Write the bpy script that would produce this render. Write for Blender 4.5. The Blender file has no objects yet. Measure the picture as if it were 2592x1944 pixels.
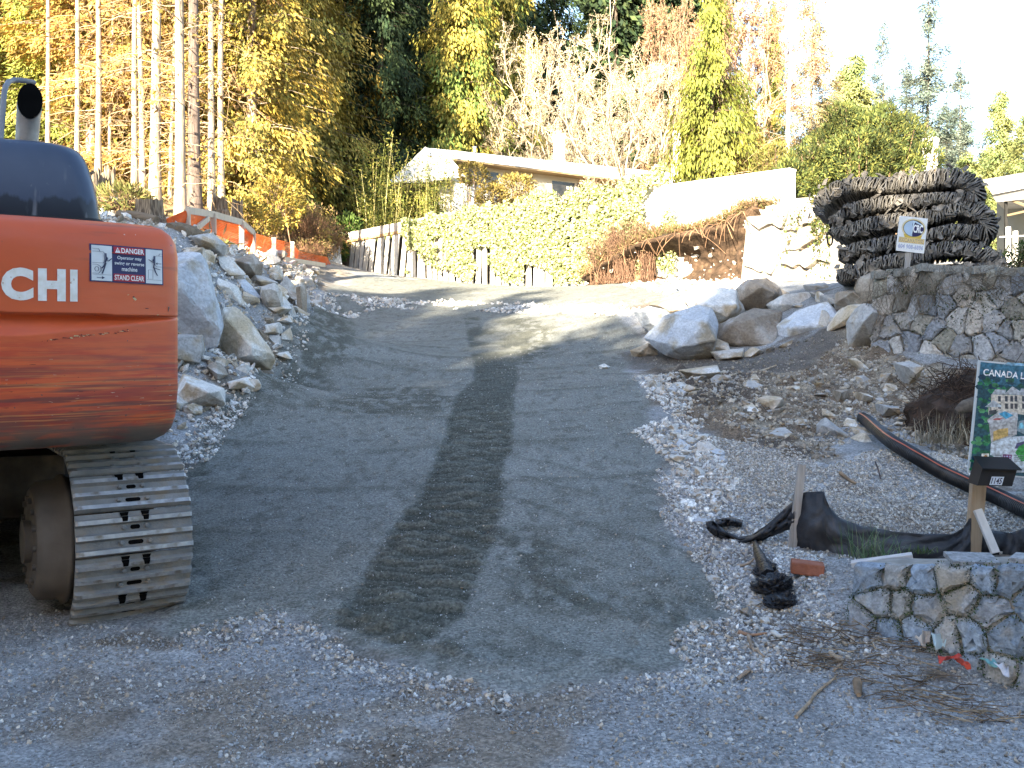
import bpy, bmesh, math, random
import numpy as np
from mathutils import Vector, Matrix, Euler
random.seed(7); RNG = np.random.default_rng(11)
S = bpy.context.scene
COL = S.collection
# ---------------------------------------------------------------- camera
F = 2520.0; CU = 1296.0; HV = 860.0; EYE = 1.6
cam = bpy.data.cameras.new('camera'); camo = bpy.data.objects.new('camera', cam); COL.objects.link(camo)
cam.sensor_width = 36; cam.lens = 36*F/2592; cam.shift_y = (HV-972)/2592
cam.clip_start = .05; cam.clip_end = 2000
camo.location = (0, 0, EYE); camo.rotation_euler = (math.pi/2, 0, 0)
S.camera = camo
# ---------------------------------------------------------------- world, sun, exposure
SUN_EL = math.radians(20); SUN_AZ = math.radians(201)      # sun behind the camera, a little to the left
w = bpy.data.worlds.new('World'); S.world = w; w.use_nodes = True
nt = w.node_tree
sky = nt.nodes.new('ShaderNodeTexSky'); sky.sky_type = 'NISHITA'; sky.sun_disc = False
sky.sun_elevation = SUN_EL; sky.sun_rotation = SUN_AZ; sky.air_density = 1.0; sky.dust_density = 1.0; sky.ozone_density = 1.0
nt.nodes['Background'].inputs[1].default_value = .088
nt.links.new(sky.outputs[0], nt.nodes['Background'].inputs[0])
sl = bpy.data.lights.new('sun', 'SUN'); sl.energy = 5.0; sl.angle = math.radians(.5); sl.color = (1, .87, .66)
so = bpy.data.objects.new('sun', sl); COL.objects.link(so)
sd = Vector((math.sin(SUN_AZ)*math.cos(SUN_EL), math.cos(SUN_AZ)*math.cos(SUN_EL), math.sin(SUN_EL)))
so.rotation_euler = sd.to_track_quat('Z', 'Y').to_euler(); so.location = (-20, -40, 40)
S.view_settings.view_transform = 'Standard'; S.view_settings.look = 'None'
S.view_settings.gamma = 1; S.view_settings.use_curve_mapping = False
S.view_settings.exposure = 2.82
S.cycles.max_bounces = 6; S.cycles.diffuse_bounces = 3; S.cycles.transparent_max_bounces = 8
S.cycles.use_denoising = True
# ---------------------------------------------------------------- helpers
def P(u, v, y):
    """a pixel of the photograph at distance y, as a point in the place"""
    return np.array([(u-CU)/F*y, y, EYE-(v-HV)/F*y])
def tag(o, label=None, cat=None, group=None, kind=None):
    if label: o['label'] = label
    if cat: o['category'] = cat
    if group: o['group'] = group
    if kind: o['kind'] = kind
    return o
def thing(name, label, cat, loc=(0, 0, 0), group=None):
    o = bpy.data.objects.new(name, None); COL.objects.link(o); o.location = tuple(float(c) for c in loc)
    o.empty_display_size = .1
    return tag(o, label, cat, group)
class MB:
    """collects faces and links them as ONE mesh object"""
    def __init__(s): s.V = []; s.F = []; s.C = []; s.M = []; s.n = 0; s.sm = []
    def add(s, V, Fc, col=(1, 1, 1), mi=0, smooth=False):
        V = np.asarray(V, float).reshape(-1, 3)
        if isinstance(Fc, np.ndarray): groups = [Fc]
        else:
            d = {}
            for f in Fc: d.setdefault(len(f), []).append(f)
            groups = [np.array(g) for g in d.values()]
        tot = 0
        for g in groups:
            s.F.append(g+s.n); m = len(g)
            c = np.asarray(col, float)
            if c.ndim == 1: c = np.tile(c[:3], (m, 1))
            else: c = c[tot:tot+m]
            s.C.append(c); s.M.append(np.full(m, mi)); s.sm.append(np.full(m, smooth)); tot += m
        s.V.append(V); s.n += len(V)
        return s
    def box(s, c, size, R=None, col=(1, 1, 1), mi=0):
        h = np.array(size)/2.
        V = np.array([[x, y, z] for x in (-1, 1) for y in (-1, 1) for z in (-1, 1)])*h
        if R is not None: V = V@np.array(R).T
        return s.add(V+np.array(c), BOXF, col, mi)
    def bar(s, a, b, wd, th, up=(0, 0, 1), col=(1, 1, 1), mi=0):
        """a rectangular bar from a to b, wd across, th along 'up'"""
        a = np.array(a, float); b = np.array(b, float); d = b-a; L = np.linalg.norm(d); d /= L
        x = np.cross(d, up); x /= np.linalg.norm(x); z = np.cross(x, d)
        return s.box((a+b)/2, (wd, L, th), np.array([x, d, z]).T, col, mi)
    def tube(s, pts, rad, seg=8, col=(1, 1, 1), mi=0, caps=True):
        pts = np.array(pts, float); n = len(pts); rad = np.broadcast_to(np.array(rad, float), (n,))
        T = np.gradient(pts, axis=0); T /= np.linalg.norm(T, axis=1)[:, None]+1e-12
        up = np.array([0, 0, 1.]) if abs(T[0][2]) < .9 else np.array([1., 0, 0])
        V = []
        for i in range(n):
            x = np.cross(T[i], up); x /= np.linalg.norm(x); z = np.cross(x, T[i]); up = z
            a = np.linspace(0, 2*np.pi, seg, endpoint=False)
            V.append(pts[i]+rad[i]*(np.cos(a)[:, None]*x+np.sin(a)[:, None]*z))
        V = np.concatenate(V); Fc = []
        for i in range(n-1):
            for k in range(seg):
                k2 = (k+1) % seg
                Fc.append((i*seg+k, i*seg+k2, (i+1)*seg+k2, (i+1)*seg+k))
        s.add(V, np.array(Fc), col, mi, True)
        if caps:
            s.add(V[:seg], [tuple(range(seg))], col, mi); s.add(V[-seg:], [tuple(range(seg))[::-1]], col, mi)
        return s
    def build(s, name, mat, parent=None, loc=None, bevel=0, link=True):
        me = bpy.data.meshes.new(name)
        V = np.concatenate(s.V) if s.V else np.zeros((0, 3))
        sizes = np.concatenate([np.full(len(f), f.shape[1]) for f in s.F]); idx = np.concatenate([f.ravel() for f in s.F])
        if loc is not None: V = V-np.array(loc, float)
        me.vertices.add(len(V)); me.vertices.foreach_set('co', V.astype(np.float32).ravel())
        me.loops.add(len(idx)); me.loops.foreach_set('vertex_index', idx.astype(np.int32))
        me.polygons.add(len(sizes)); st = np.concatenate([[0], np.cumsum(sizes)[:-1]])
        me.polygons.foreach_set('loop_start', st.astype(np.int32))
        me.polygons.foreach_set('material_index', np.concatenate(s.M).astype(np.int32))
        me.polygons.foreach_set('use_smooth', np.concatenate(s.sm).astype(bool))
        at = me.attributes.new('Col', 'FLOAT_COLOR', 'FACE')
        C = np.concatenate(s.C); at.data.foreach_set('color', np.c_[C, np.ones(len(C))].astype(np.float32).ravel())
        me.update(calc_edges=True); me.validate()
        for m in (mat if isinstance(mat, (list, tuple)) else [mat]): me.materials.append(m)
        o = bpy.data.objects.new(name, me)
        if link: COL.objects.link(o)
        if loc is not None: o.location = tuple(float(c) for c in loc)
        if parent is not None: o.parent = parent
        if bevel:
            b = o.modifiers.new('bevel', 'BEVEL'); b.width = bevel; b.segments = 2; b.limit_method = 'ANGLE'; b.angle_limit = .6
        return o
BOXF = np.array([(0, 1, 3, 2), (4, 6, 7, 5), (0, 4, 5, 1), (2, 3, 7, 6), (0, 2, 6, 4), (1, 5, 7, 3)])
def fit(o, parent):
    """parent o under an Empty that stands away from the origin, keeping o in place"""
    o.parent = parent; o.matrix_parent_inverse = Matrix.Translation(parent.location).inverted(); return o
# ---- materials
def mk(name, c1, c2=None, scale=5., detail=6, rough=.9, bump=0., bscale=None, attr=False, metal=0., stretch=(1, 1, 1), spec=.3, lo=.35, hi=.65,
       vor=0., vscale=30., rnd=0., c3=None, c3scale=2., c3lo=.55, c3hi=.7, trans=0.):
    m = bpy.data.materials.new(name); m.use_nodes = True; n = m.node_tree; N = n.nodes; L = n.links
    b = N['Principled BSDF']; b.inputs['Roughness'].default_value = rough; b.inputs['Metallic'].default_value = metal
    b.inputs['Specular IOR Level'].default_value = spec
    tc = N.new('ShaderNodeTexCoord'); mp = N.new('ShaderNodeMapping'); mp.inputs['Scale'].default_value = stretch
    L.new(tc.outputs['Object'], mp.inputs['Vector'])
    def noise(sc, dt=detail):
        t = N.new('ShaderNodeTexNoise'); t.inputs['Scale'].default_value = sc; t.inputs['Detail'].default_value = dt
        L.new(mp.outputs[0], t.inputs['Vector']); return t
    def mrange(src, a, bb, c=0., d=1.):
        r = N.new('ShaderNodeMapRange'); r.inputs[1].default_value = a; r.inputs[2].default_value = bb; r.inputs[3].default_value = c; r.inputs[4].default_value = d
        L.new(src, r.inputs[0]); return r.outputs[0]
    def mix(fac, a, bb, mode='MIX'):
        x = N.new('ShaderNodeMix'); x.data_type = 'RGBA'; x.blend_type = mode
        for sock, val in ((x.inputs[0], fac), (x.inputs[6], a), (x.inputs[7], bb)):
            if isinstance(val, (int, float)): sock.default_value = val
            elif isinstance(val, tuple): sock.default_value = (*val, 1)
            else: L.new(val, sock)
        return x.outputs[2]
    nz = noise(scale)
    f = mrange(nz.outputs['Fac'], lo, hi)
    if attr:
        at = N.new('ShaderNodeAttribute'); at.attribute_name = 'Col'
        g = mrange(nz.outputs['Fac'], lo, hi, c1, c2)          # c1, c2 are gains on the face's own colour
        cc = N.new('ShaderNodeCombineColor')
        for i in range(3): L.new(g, cc.inputs[i])
        col = mix(1., at.outputs['Color'], cc.outputs[0], 'MULTIPLY')
    else:
        col = mix(f, c1, c2 if c2 else c1)
    if c3:
        col = mix(mrange(noise(c3scale).outputs['Fac'], c3lo, c3hi), col, c3)
    if rnd:
        oi = N.new('ShaderNodeObjectInfo'); g = mrange(oi.outputs['Random'], 0, 1, 1-rnd, 1+rnd)
        cc = N.new('ShaderNodeCombineColor')
        for i in range(3): L.new(g, cc.inputs[i])
        col = mix(1., col, cc.outputs[0], 'MULTIPLY')
    bsrc = noise(bscale or scale*3, 8).outputs['Fac']
    if vor:
        v = N.new('ShaderNodeTexVoronoi'); v.inputs['Scale'].default_value = vscale; L.new(mp.outputs[0], v.inputs['Vector'])
        sp = N.new('ShaderNodeSeparateColor'); L.new(v.outputs['Color'], sp.inputs[0])
        g = mrange(sp.outputs[0], 0, 1, 1-vor, 1+vor)
        cc = N.new('ShaderNodeCombineColor')
        for i in range(3): L.new(g, cc.inputs[i])
        col = mix(1., col, cc.outputs[0], 'MULTIPLY')
    L.new(col, b.inputs['Base Color'])
    if bump:
        bp = N.new('ShaderNodeBump'); bp.inputs['Strength'].default_value = bump; bp.inputs['Distance'].default_value = .02
        L.new(bsrc, bp.inputs['Height']); L.new(bp.outputs[0], b.inputs['Normal'])
    if trans:
        tr = N.new('ShaderNodeBsdfTranslucent'); L.new(col, tr.inputs[0]); ms = N.new('ShaderNodeMixShader'); ms.inputs[0].default_value = trans
        L.new(b.outputs[0], ms.inputs[1]); L.new(tr.outputs[0], ms.inputs[2]); L.new(ms.outputs[0], N['Material Output'].inputs[0])
    return m
# ---- noise on arrays
def _h(i, j, s):
    n = (i*374761393+j*668265263+s*974634777) & 0xffffffff
    n = ((n ^ (n >> 13))*1274126177) & 0xffffffff
    return ((n ^ (n >> 16)) & 0xffffff)/float(0xffffff)
def vn(x, y, s=0):
    x = np.asarray(x, float); y = np.asarray(y, float)
    i = np.floor(x).astype(np.int64); j = np.floor(y).astype(np.int64); a = x-i; b = y-j
    a = a*a*(3-2*a); b = b*b*(3-2*b)
    return (_h(i, j, s)*(1-a)+_h(i+1, j, s)*a)*(1-b)+(_h(i, j+1, s)*(1-a)+_h(i+1, j+1, s)*a)*b
def fbm(x, y, s=0, o=4):
    r = 0.; a = .5; t = 0.
    for k in range(o):
        r = r+a*vn(x*2**k+17.3*k, y*2**k-9.1*k, s+k); t += a; a *= .5
    return r/t
def inpoly(x, y, poly):
    poly = np.asarray(poly); r = np.zeros(np.shape(x), bool); n = len(poly)
    for i in range(n):
        x0, y0 = poly[i]; x1, y1 = poly[(i+1) % n]
        if y0 == y1: continue
        c = ((y0 > y) != (y1 > y)) & (x < (x1-x0)*(y-y0)/(y1-y0)+x0)
        r ^= c
    return r
def sstep(a, b, x):
    t = np.clip((x-a)/(b-a), 0, 1); return t*t*(3-2*t)
# ---------------------------------------------------------------- the shape of the ground
_zy = np.array([-200, -60, -5, 4, 5.5, 7, 9, 12, 16, 20, 25, 30, 34, 37, 45, 60, 100, 160, 300.])
_zz = np.array([-.3, -.2, 0, 0, .06, .24, .52, .95, 1.47, 1.98, 2.6, 3.2, 3.65, 3.88, 4.2, 5, 12, 24, 40.])
_yf = np.linspace(-200, 300, 5001); _zf = np.interp(_yf, _zy, _zz)
_k = np.hanning(21); _k /= _k.sum(); _zf = np.convolve(np.pad(_zf, 10, 'edge'), _k, 'valid')
def zr(y): return np.interp(y, _yf, _zf)
_pts = [(-3, 5, .0), (-5, 5, .0), (-6, 8, .35), (-8, 12, 1.6), (-12, 14, 3.6), (-15, 5, .5), (-9, 5, .1), (-4.6, 7, .26), (-3.6, 9, .53),
        (-30, 4, .3), (30, 2, 0), (-60, 30, 8), (-30, 30, 7), (-20, 45, 7.5), (-10, 45, 6.6), (-9, 60, 7), (0, 45, 4.6), (0, 60, 5.5), (12, 45, 5), (30, 60, 5.5), (60, 60, 5),
        (0, 36, 3.85), (-4, 36, 3.88), (3.5, 31, 3.3), (0, 30, 3.2), (0, 4, 0), (0, 8, .38), (0, 12, .95), (0, 20, 1.98), (0, 25, 2.6), (-2, 6, .1), (-2.5, 10, .67), (-2, 16, 1.47), (-3, 24, 2.48), (-3, 30, 3.2),
        (0, -5, 0), (20, -10, 0), (-20, -10, 0), (0, -60, -.2), (60, -60, -.2), (-60, -60, -.2), (0, 100, 12), (60, 100, 9), (-60, 100, 14), (0, 160, 24), (100, 160, 18), (-100, 160, 28), (100, 20, 2), (-100, 20, 6)]
_pix = [(440, 640, 13), (450, 585, 15), (560, 616, 18), (640, 650, 20), (760, 695, 25), (830, 714, 29), (250, 552, 18), (250, 575, 15), (100, 575, 14), (330, 552, 20), (470, 575, 18.5), (800, 790, 22), (700, 850, 18.5), (640, 950, 13.5), (560, 880, 12.6), (500, 890, 11), (560, 1000, 10.6),
        (300, 530, 24), (480, 510, 26), (650, 600, 30), (200, 480, 30), (350, 500, 30), (900, 690, 37), (800, 640, 40),
        (1600, 960, 13), (1690, 1200, 8.5), (1760, 1400, 6.5), (1900, 905, 14.5), (2130, 840, 14.2), (1750, 905, 15), (1600, 840, 17.5), (1750, 735, 20), (1900, 722, 20), (2020, 725, 19), (1950, 712, 23), (1650, 705, 28),
        (2200, 715, 15.5), (2450, 692, 15), (2592, 690, 14.5), (2250, 900, 12.9), (2400, 930, 12.3), (2592, 970, 11.6), (1800, 1010, 11), (2000, 1080, 10), (2200, 1040, 10.5), (2350, 1100, 9.8), (2592, 1160, 9.2),
        (2270, 1150, 8.2), (2000, 1180, 8), (1850, 1250, 7.6), (2500, 1260, 7.5), (2300, 1436, 6.2), (2592, 1432, 5.85), (790, 705, 27), (2100, 1420, 5.9), (1980, 1480, 5.75), (1900, 1540, 5.5), (2130, 1580, 5.12), (2350, 1660, 4.72), (2592, 1735, 4.5), (2200, 1445, 5.65), (2350, 1442, 5.5), (2480, 1440, 5.3)]
_terr = [(7.5, 20, 2.75), (9, 26, 3.3), (14, 22, 3), (9, 16, 2.6), (12, 15, 2.6), (8, 9, .9), (9, 12, 1.3), (10, 6, .7), (5, 5.5, .55), (8, 4, .55), (4, 3.3, 0), (8, 2, 0), (16, 3, 0), (3, 3, 0), (1.5, 3.5, 0), (6, 30, 3.5)]
CP = np.array([list(p) for p in _pts+_terr]+[list(P(*p)) for p in _pix])
_h0 = CP[:, 2]-zr(CP[:, 1])
_A = np.sqrt(((CP[:, None, :2]-CP[None, :, :2])**2).sum(-1)+.04)
_W = np.linalg.solve(np.block([[_A, np.ones((len(CP), 1))], [np.ones((1, len(CP))), np.zeros((1, 1))]]), np.r_[_h0, 0])
def tz(x, y):
    x = np.asarray(x, float); y = np.asarray(y, float); r = zr(y)+_W[-1]
    for i in range(len(CP)): r = r+_W[i]*np.sqrt((x-CP[i, 0])**2+(y-CP[i, 1])**2+.04)
    return r
_ys = np.concatenate([np.arange(3, 14, .02), np.arange(14, 90, .08)])
def gp(u, v):
    """where the line of sight through a pixel meets the ground"""
    x = (u-CU)/F*_ys; z = EYE-(v-HV)/F*_ys
    d = z-tz(x, _ys); k = np.argmax(d < 0)
    if d[k] >= 0: k = len(_ys)-1
    return np.array([x[k], _ys[k]])
def gpoly(px): return np.array([gp(*p) for p in px])
# ---------------------------------------------------------------- ground: one sheet to the horizon
def spaced(a, stops):
    out = [a]
    for b, d in stops:
        while out[-1] < b-1e-6: out.append(out[-1]+d)
    return np.array(out)
gx = np.concatenate([-spaced(4.2, [(7, .06), (12, .15), (30, .8), (90, 4), (400, 30)])[::-1], spaced(-4.18, [(4.6, .024), (7, .05), (12, .15), (30, .8), (90, 4), (400, 30)])])
gy = np.concatenate([-spaced(-3.2, [(0, .2), (20, 1), (60, 4), (300, 30)])[::-1], spaced(3.22, [(8, .02), (11, .03), (16, .05), (26, .08), (40, .15), (60, .6), (120, 3), (400, 30)])])
GX, GY = np.meshgrid(gx, gy)
GZ = tz(GX, GY)
near = (GX > -6) & (GX < 8) & (GY > 2.5) & (GY < 40)
wob = lambda x, y, a, s: (x+(fbm(x*1.6, y*1.6, s, 3)-.5)*a+(fbm(x*9, y*9, s+5, 2)-.5)*a*.35, y+(fbm(x*1.6+31, y*1.6, s+9, 3)-.5)*a+(fbm(x*9, y*9+7, s+7, 2)-.5)*a*.35)
def soft(poly, a=.25, s=1, n=4, blur=.06):
    """how far inside a ragged outline each ground point lies, 0 to 1"""
    r = np.zeros(GX.shape); lo = poly.min(0)-a-blur; hi = poly.max(0)+a+blur
    i0, i1 = np.searchsorted(gx, (lo[0], hi[0])); j0, j1 = np.searchsorted(gy, (lo[1], hi[1])); w = np.s_[j0:j1, i0:i1]
    for k in range(n):
        t = k*2*np.pi/n
        x, y = wob(GX[w]+blur*math.cos(t), GY[w]+blur*math.sin(t), a, s)
        r[w] += inpoly(x, y, poly)
    return r/n
ROAD = gpoly([(440, 1605), (560, 1590), (700, 1562), (850, 1610), (1000, 1665), (1120, 1715), (1280, 1765), (1400, 1745), (1560, 1715), (1740, 1690), (1725, 1610), (1870, 1545), (1830, 1480), (1740, 1400), (1700, 1330), (1680, 1200), (1650, 1090), (1640, 1000), (1590, 940), (1640, 880), (1590, 820), (1560, 790),
              (1750, 735), (1700, 712), (1300, 703), (900, 700), (840, 720), (820, 780), (700, 850), (640, 950), (560, 1010), (500, 1120), (470, 1200), (430, 1300)])
m_road = soft(ROAD, .22, 3)
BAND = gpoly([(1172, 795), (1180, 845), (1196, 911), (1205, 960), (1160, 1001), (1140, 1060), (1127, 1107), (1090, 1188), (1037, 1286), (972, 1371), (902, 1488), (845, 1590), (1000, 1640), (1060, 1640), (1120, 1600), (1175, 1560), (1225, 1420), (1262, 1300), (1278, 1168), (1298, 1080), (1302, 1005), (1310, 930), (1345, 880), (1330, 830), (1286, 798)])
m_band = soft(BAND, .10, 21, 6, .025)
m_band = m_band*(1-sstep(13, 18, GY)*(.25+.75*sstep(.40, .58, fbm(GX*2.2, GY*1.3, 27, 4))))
DARK = [gpoly(q) for q in ([(770, 790), (880, 775), (875, 830), (890, 900), (840, 940), (760, 985), (700, 1010), (640, 1060), (560, 1130), (470, 1250), (440, 1210), (520, 1090), (600, 1000), (690, 920), (760, 860)],
        [(760, 1025), (850, 1000), (950, 985), (1060, 985), (1140, 1005), (1150, 1045), (1000, 1045), (880, 1045)], [(1286, 800), (1400, 830), (1380, 900), (1310, 940), (1290, 880)],
        [(430, 1300), (480, 1290), (560, 1420), (520, 1590), (420, 1600)], [(1265, 1230), (1330, 1270), (1300, 1330), (1500, 1530), (1480, 1560), (1300, 1500), (1240, 1450)], [(1560, 1500), (1860, 1540), (1720, 1600), (1640, 1580)], [(845, 1570), (1300, 1700), (1470, 1680), (1240, 1620), (1050, 1600), (960, 1560)])]
m_dark = np.max([soft(q, .5, 40+3*i, 6, .10) for i, q in enumerate(DARK)], axis=0)
SOIL = gpoly([(1700, 890), (1830, 930), (2000, 905), (2120, 830), (2230, 840), (2280, 900), (2592, 960), (2592, 1150), (2420, 1150), (2200, 1040), (2080, 1080), (2060, 1180), (1990, 1150), (1830, 1100), (1740, 1060), (1730, 980), (1640, 945)])
m_soil = soft(SOIL, .5, 60)
PATH = gpoly([(1560, 890), (1700, 895), (1900, 900), (2110, 822), (2150, 850), (1990, 945), (1850, 950), (1720, 930), (1600, 940)])
m_path = soft(PATH, .3, 70)
far_soil = sstep(-4.4, -6.5, GX)*sstep(11, 13, GY)
forest = np.maximum(sstep(-5.5, -8, GX)*sstep(20, 24, GY), sstep(38, 44, GY))
# relief
R = (fbm(GX*.8, GY*.8, 1, 3)-.5)*.08*sstep(2.5, 6, np.abs(GX)+0*GY)
R += (fbm(GX*3, GY*3, 4, 4)-.5)*.03
R += (fbm(GX*14, GY*14, 6, 3)-.5)*.016*(1-m_road*.75)
R += (fbm(GX*30, GY*30, 8, 2)-.5)*.010*np.maximum(1-m_road*.7, m_dark)
R += (fbm(GX*9, GY*16, 15, 3)-.5)*.05*m_dark
R += (fbm(GX*5, GY*5, 12, 5)-.5)*.22*m_soil*(1-m_path*.8)
R += (fbm(GX*2.2, GY*2.2, 14, 5)-.5)*.2*far_soil
R += (fbm(GX*.5, GY*.5, 16, 5)-.5)*.9*forest
# the compacted ruts and the tracked band with the print of each shoe
mid = gpoly([(1000, 1620), (1040, 1520), (1110, 1380), (1160, 1260), (1190, 1160), (1225, 1060), (1240, 960), (1260, 880), (1240, 800)])
sd_ = np.zeros(GX.shape); best = np.full(GX.shape, 1e9); acc = 0.
for a, b in zip(mid[:-1], mid[1:]):
    d = b-a; L = np.linalg.norm(d); d = d/L
    t = np.clip((GX-a[0])*d[0]+(GY-a[1])*d[1], 0, L)
    dd = (GX-a[0]-d[0]*t)**2+(GY-a[1]-d[1]*t)**2
    k = dd < best; best[k] = dd[k]; sd_[k] = (acc+((GX-a[0])*d[0]+(GY-a[1])*d[1]))[k]; acc += L
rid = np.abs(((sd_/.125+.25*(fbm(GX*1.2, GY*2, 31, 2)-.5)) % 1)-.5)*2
R += m_band*(-.02+.055*np.power(np.clip(rid, 0, 1), 1.5)*np.clip(2.2*fbm(GX*6, GY*14, 37, 3)-.35, 0, 1.2)*sstep(30, 8, GY)+(fbm(GX*26, GY*34, 35, 2)-.5)*.012)
arc = np.sqrt((GX+1.0)**2+(GY-26)**2); R += m_road*(1-m_band)*np.maximum(0, np.sin(arc*5+3*fbm(GX*.5, GY*.5, 44, 3)))**8*.014*sstep(4, 9, GY)*sstep(30, 14, GY)
arc2 = (GX*.55+GY*.5); R += m_road*(1-m_band)*np.maximum(0, np.sin(arc2*16+5*fbm(GX*.7, GY*.7, 48, 3)))**6*.010*sstep(11, 8, GY)*sstep(-.5, .3, GX)
edge = soft(ROAD, .22, 3, 8, .3); R += (edge-.5)*.07*(np.abs(edge-.5) < .5)*sstep(9, 5, GY)*sstep(-2.5, -.5, GX)+0
R[~((GY > 2.8))] *= .3
GZ = GZ+R
def gz(x, y):
    """height of the finished ground"""
    i = np.clip(np.searchsorted(gx, x), 1, len(gx)-1); j = np.clip(np.searchsorted(gy, y), 1, len(gy)-1)
    return max(GZ[j, i], GZ[j-1, i-1], GZ[j-1, i], GZ[j, i-1])
# ground colours, with light and shade of the track ribs painted in
def lerp(a, b, t): return a*(1-t[..., None])+np.array(b)*t[..., None]
n1 = fbm(GX*.9, GY*.9, 80, 4); n2 = fbm(GX*4, GY*4, 82, 4); n3 = fbm(GX*22, GY*22, 84, 3)
C = np.tile(np.array([.25, .255, .256]), GX.shape+(1,))
C = lerp(C, (.205, .17, .13), sstep(.5, .62, n1)*.8)
C = lerp(C, (.37, .38, .385), sstep(.52, .68, fbm(GX*2.4, GY*2.4, 86, 3))*.6)
C = lerp(C, (.14, .115, .09), sstep(.60, .68, fbm(GX*1.6, GY*2.6, 88, 4))*.8)
roadc = lerp(np.tile(np.array([.188, .197, .182]), GX.shape+(1,)), (.165, .168, .15), sstep(.45, .7, n2)*.6)
roadc = lerp(roadc, (.225, .232, .216), sstep(.5, .65, n1)*.6)
C = C*(1-m_road[..., None])+roadc*m_road[..., None]
crest = np.clip(np.power(np.clip(rid, 0, 1), 1.7)*np.clip(2.4*fbm(GX*6, GY*14, 37, 3)-.45, 0, 1.25)*sstep(26, 9, GY), 0, 1)  # rib tops painted lighter than troughs, as even skylight hides the relief
streak = np.maximum(0, np.sin(arc*5+3*fbm(GX*.5, GY*.5, 44, 3)))**8*sstep(4, 9, GY)*sstep(30, 14, GY)+np.maximum(0, np.sin(arc2*16+5*fbm(GX*.7, GY*.7, 48, 3)))**6*sstep(11, 8, GY)*sstep(-.5, .3, GX)
C = lerp(C, (.115, .12, .105), m_road*(1-m_band)*np.clip(streak, 0, 1)*.75*sstep(.25, .5, n2)); C = lerp(C, (.10, .10, .085), m_road*(1-m_band)*sstep(.60, .70, fbm(GX*12, GY*7, 46, 3))*.55)
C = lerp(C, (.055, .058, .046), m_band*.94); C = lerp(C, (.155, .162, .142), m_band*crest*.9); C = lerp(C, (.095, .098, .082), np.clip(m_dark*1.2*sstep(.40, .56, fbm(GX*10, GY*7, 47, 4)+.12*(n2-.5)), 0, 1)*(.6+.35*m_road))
C = lerp(C, (.16, .125, .092), m_soil); C = lerp(C, (.30, .26, .20), m_soil*sstep(.48, .6, n2)*.8); C = lerp(C, (.075, .06, .05), m_soil*sstep(.55, .68, n1)*.8)
C = lerp(C, (.125, .112, .098), m_path*.85); 
C = lerp(C, (.24, .205, .165), far_soil); C = lerp(C, (.42, .38, .32), far_soil*sstep(.5, .62, n2)*.8)
C = lerp(C, (.16, .11, .06), forest); C = lerp(C, (.28, .2, .1), forest*sstep(.5, .65, n2))
C = C*((.72+.14*m_road)+(.56-.28*m_road)*n3)[..., None]
me = bpy.data.meshes.new('ground'); ny, nx = GX.shape
me.vertices.add(nx*ny); me.vertices.foreach_set('co', np.stack([GX, GY, GZ], -1).astype(np.float32).ravel())
ii = (np.arange(ny-1)[:, None]*nx+np.arange(nx-1)[None, :]).ravel(); q = np.stack([ii, ii+1, ii+nx+1, ii+nx], -1)
me.loops.add(q.size); me.loops.foreach_set('vertex_index', q.astype(np.int32).ravel()); me.polygons.add(len(q)); me.polygons.foreach_set('loop_start', np.arange(0, q.size, 4, dtype=np.int32))
me.polygons.foreach_set('use_smooth', np.ones(len(q), bool))
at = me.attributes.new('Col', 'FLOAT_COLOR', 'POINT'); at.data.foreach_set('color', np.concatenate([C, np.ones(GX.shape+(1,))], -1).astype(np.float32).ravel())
me.update(calc_edges=True)
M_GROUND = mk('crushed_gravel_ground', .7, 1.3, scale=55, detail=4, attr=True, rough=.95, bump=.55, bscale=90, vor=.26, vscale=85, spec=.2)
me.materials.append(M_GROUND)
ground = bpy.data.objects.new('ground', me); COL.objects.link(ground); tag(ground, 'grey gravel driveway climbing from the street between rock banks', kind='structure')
# ---------------------------------------------------------------- the wood across the street, behind the photographer: it shades the foreground
M_LEAFDARK = mk('dark_needles', .6, 1.2, scale=3, attr=True, rough=.85)
def quads(Pc, A, B):
    """quads round centres Pc with half-axes A and B"""
    n = len(Pc); V = np.stack([Pc-A-B, Pc+A-B, Pc+A+B, Pc-A+B], 1).reshape(-1, 3)
    return V, np.arange(4*n).reshape(n, 4)
def runit(n, rng=RNG):
    d = rng.normal(size=(n, 3)); return d/np.linalg.norm(d, axis=1)[:, None]
def top(x):
    h = 21.5+.7*np.sin(x*.9)+.7*np.sin(x*2.3+1)
    for c, hw, pk in ((-24.1, .8, 28.6), (-20.75, .7, 26.8), (-23.0, .9, 26.2), (-29.3, 1.6, 26.4), (-36, 3, 26.5), (-45, 4, 28), (-55, 5, 28), (-12.2, 1.0, 23.6), (-9, 2, 26), (-3, 2, 26), (4, 3, 27), (14, 4, 28), (24, 4, 27)):
        h = np.maximum(h, pk-np.abs(x-c)/hw*5)
    for c, hw, lo in ((-18.1, 1.2, 18.6), (-26.8, 1.8, 21.2), (-15.2, 1.6, 20.9), (-22.0, .5, 21.4)):
        h = np.minimum(h, lo+np.maximum(0, np.abs(x-c)-hw*.4)*6.5)
    return h
n = 90000
x = RNG.uniform(-75, 45, n); hh = top(x); z = hh*np.sqrt(RNG.uniform(0, 1, n)); y = RNG.uniform(-32.5, -28, n)
hh2 = top(x+RNG.normal(size=n)*.12); keep = z < hh2
c = np.stack([x, y, z], 1)[keep]; szk = np.clip((hh-z)/3, .2, 1)[keep][:, None]; a = runit(len(c))*RNG.uniform(.15, .5, (len(c), 1))*szk; b = np.cross(a, runit(len(c)))
b = b/np.linalg.norm(b, axis=1)[:, None]*RNG.uniform(.15, .45, (len(c), 1))*szk
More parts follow.
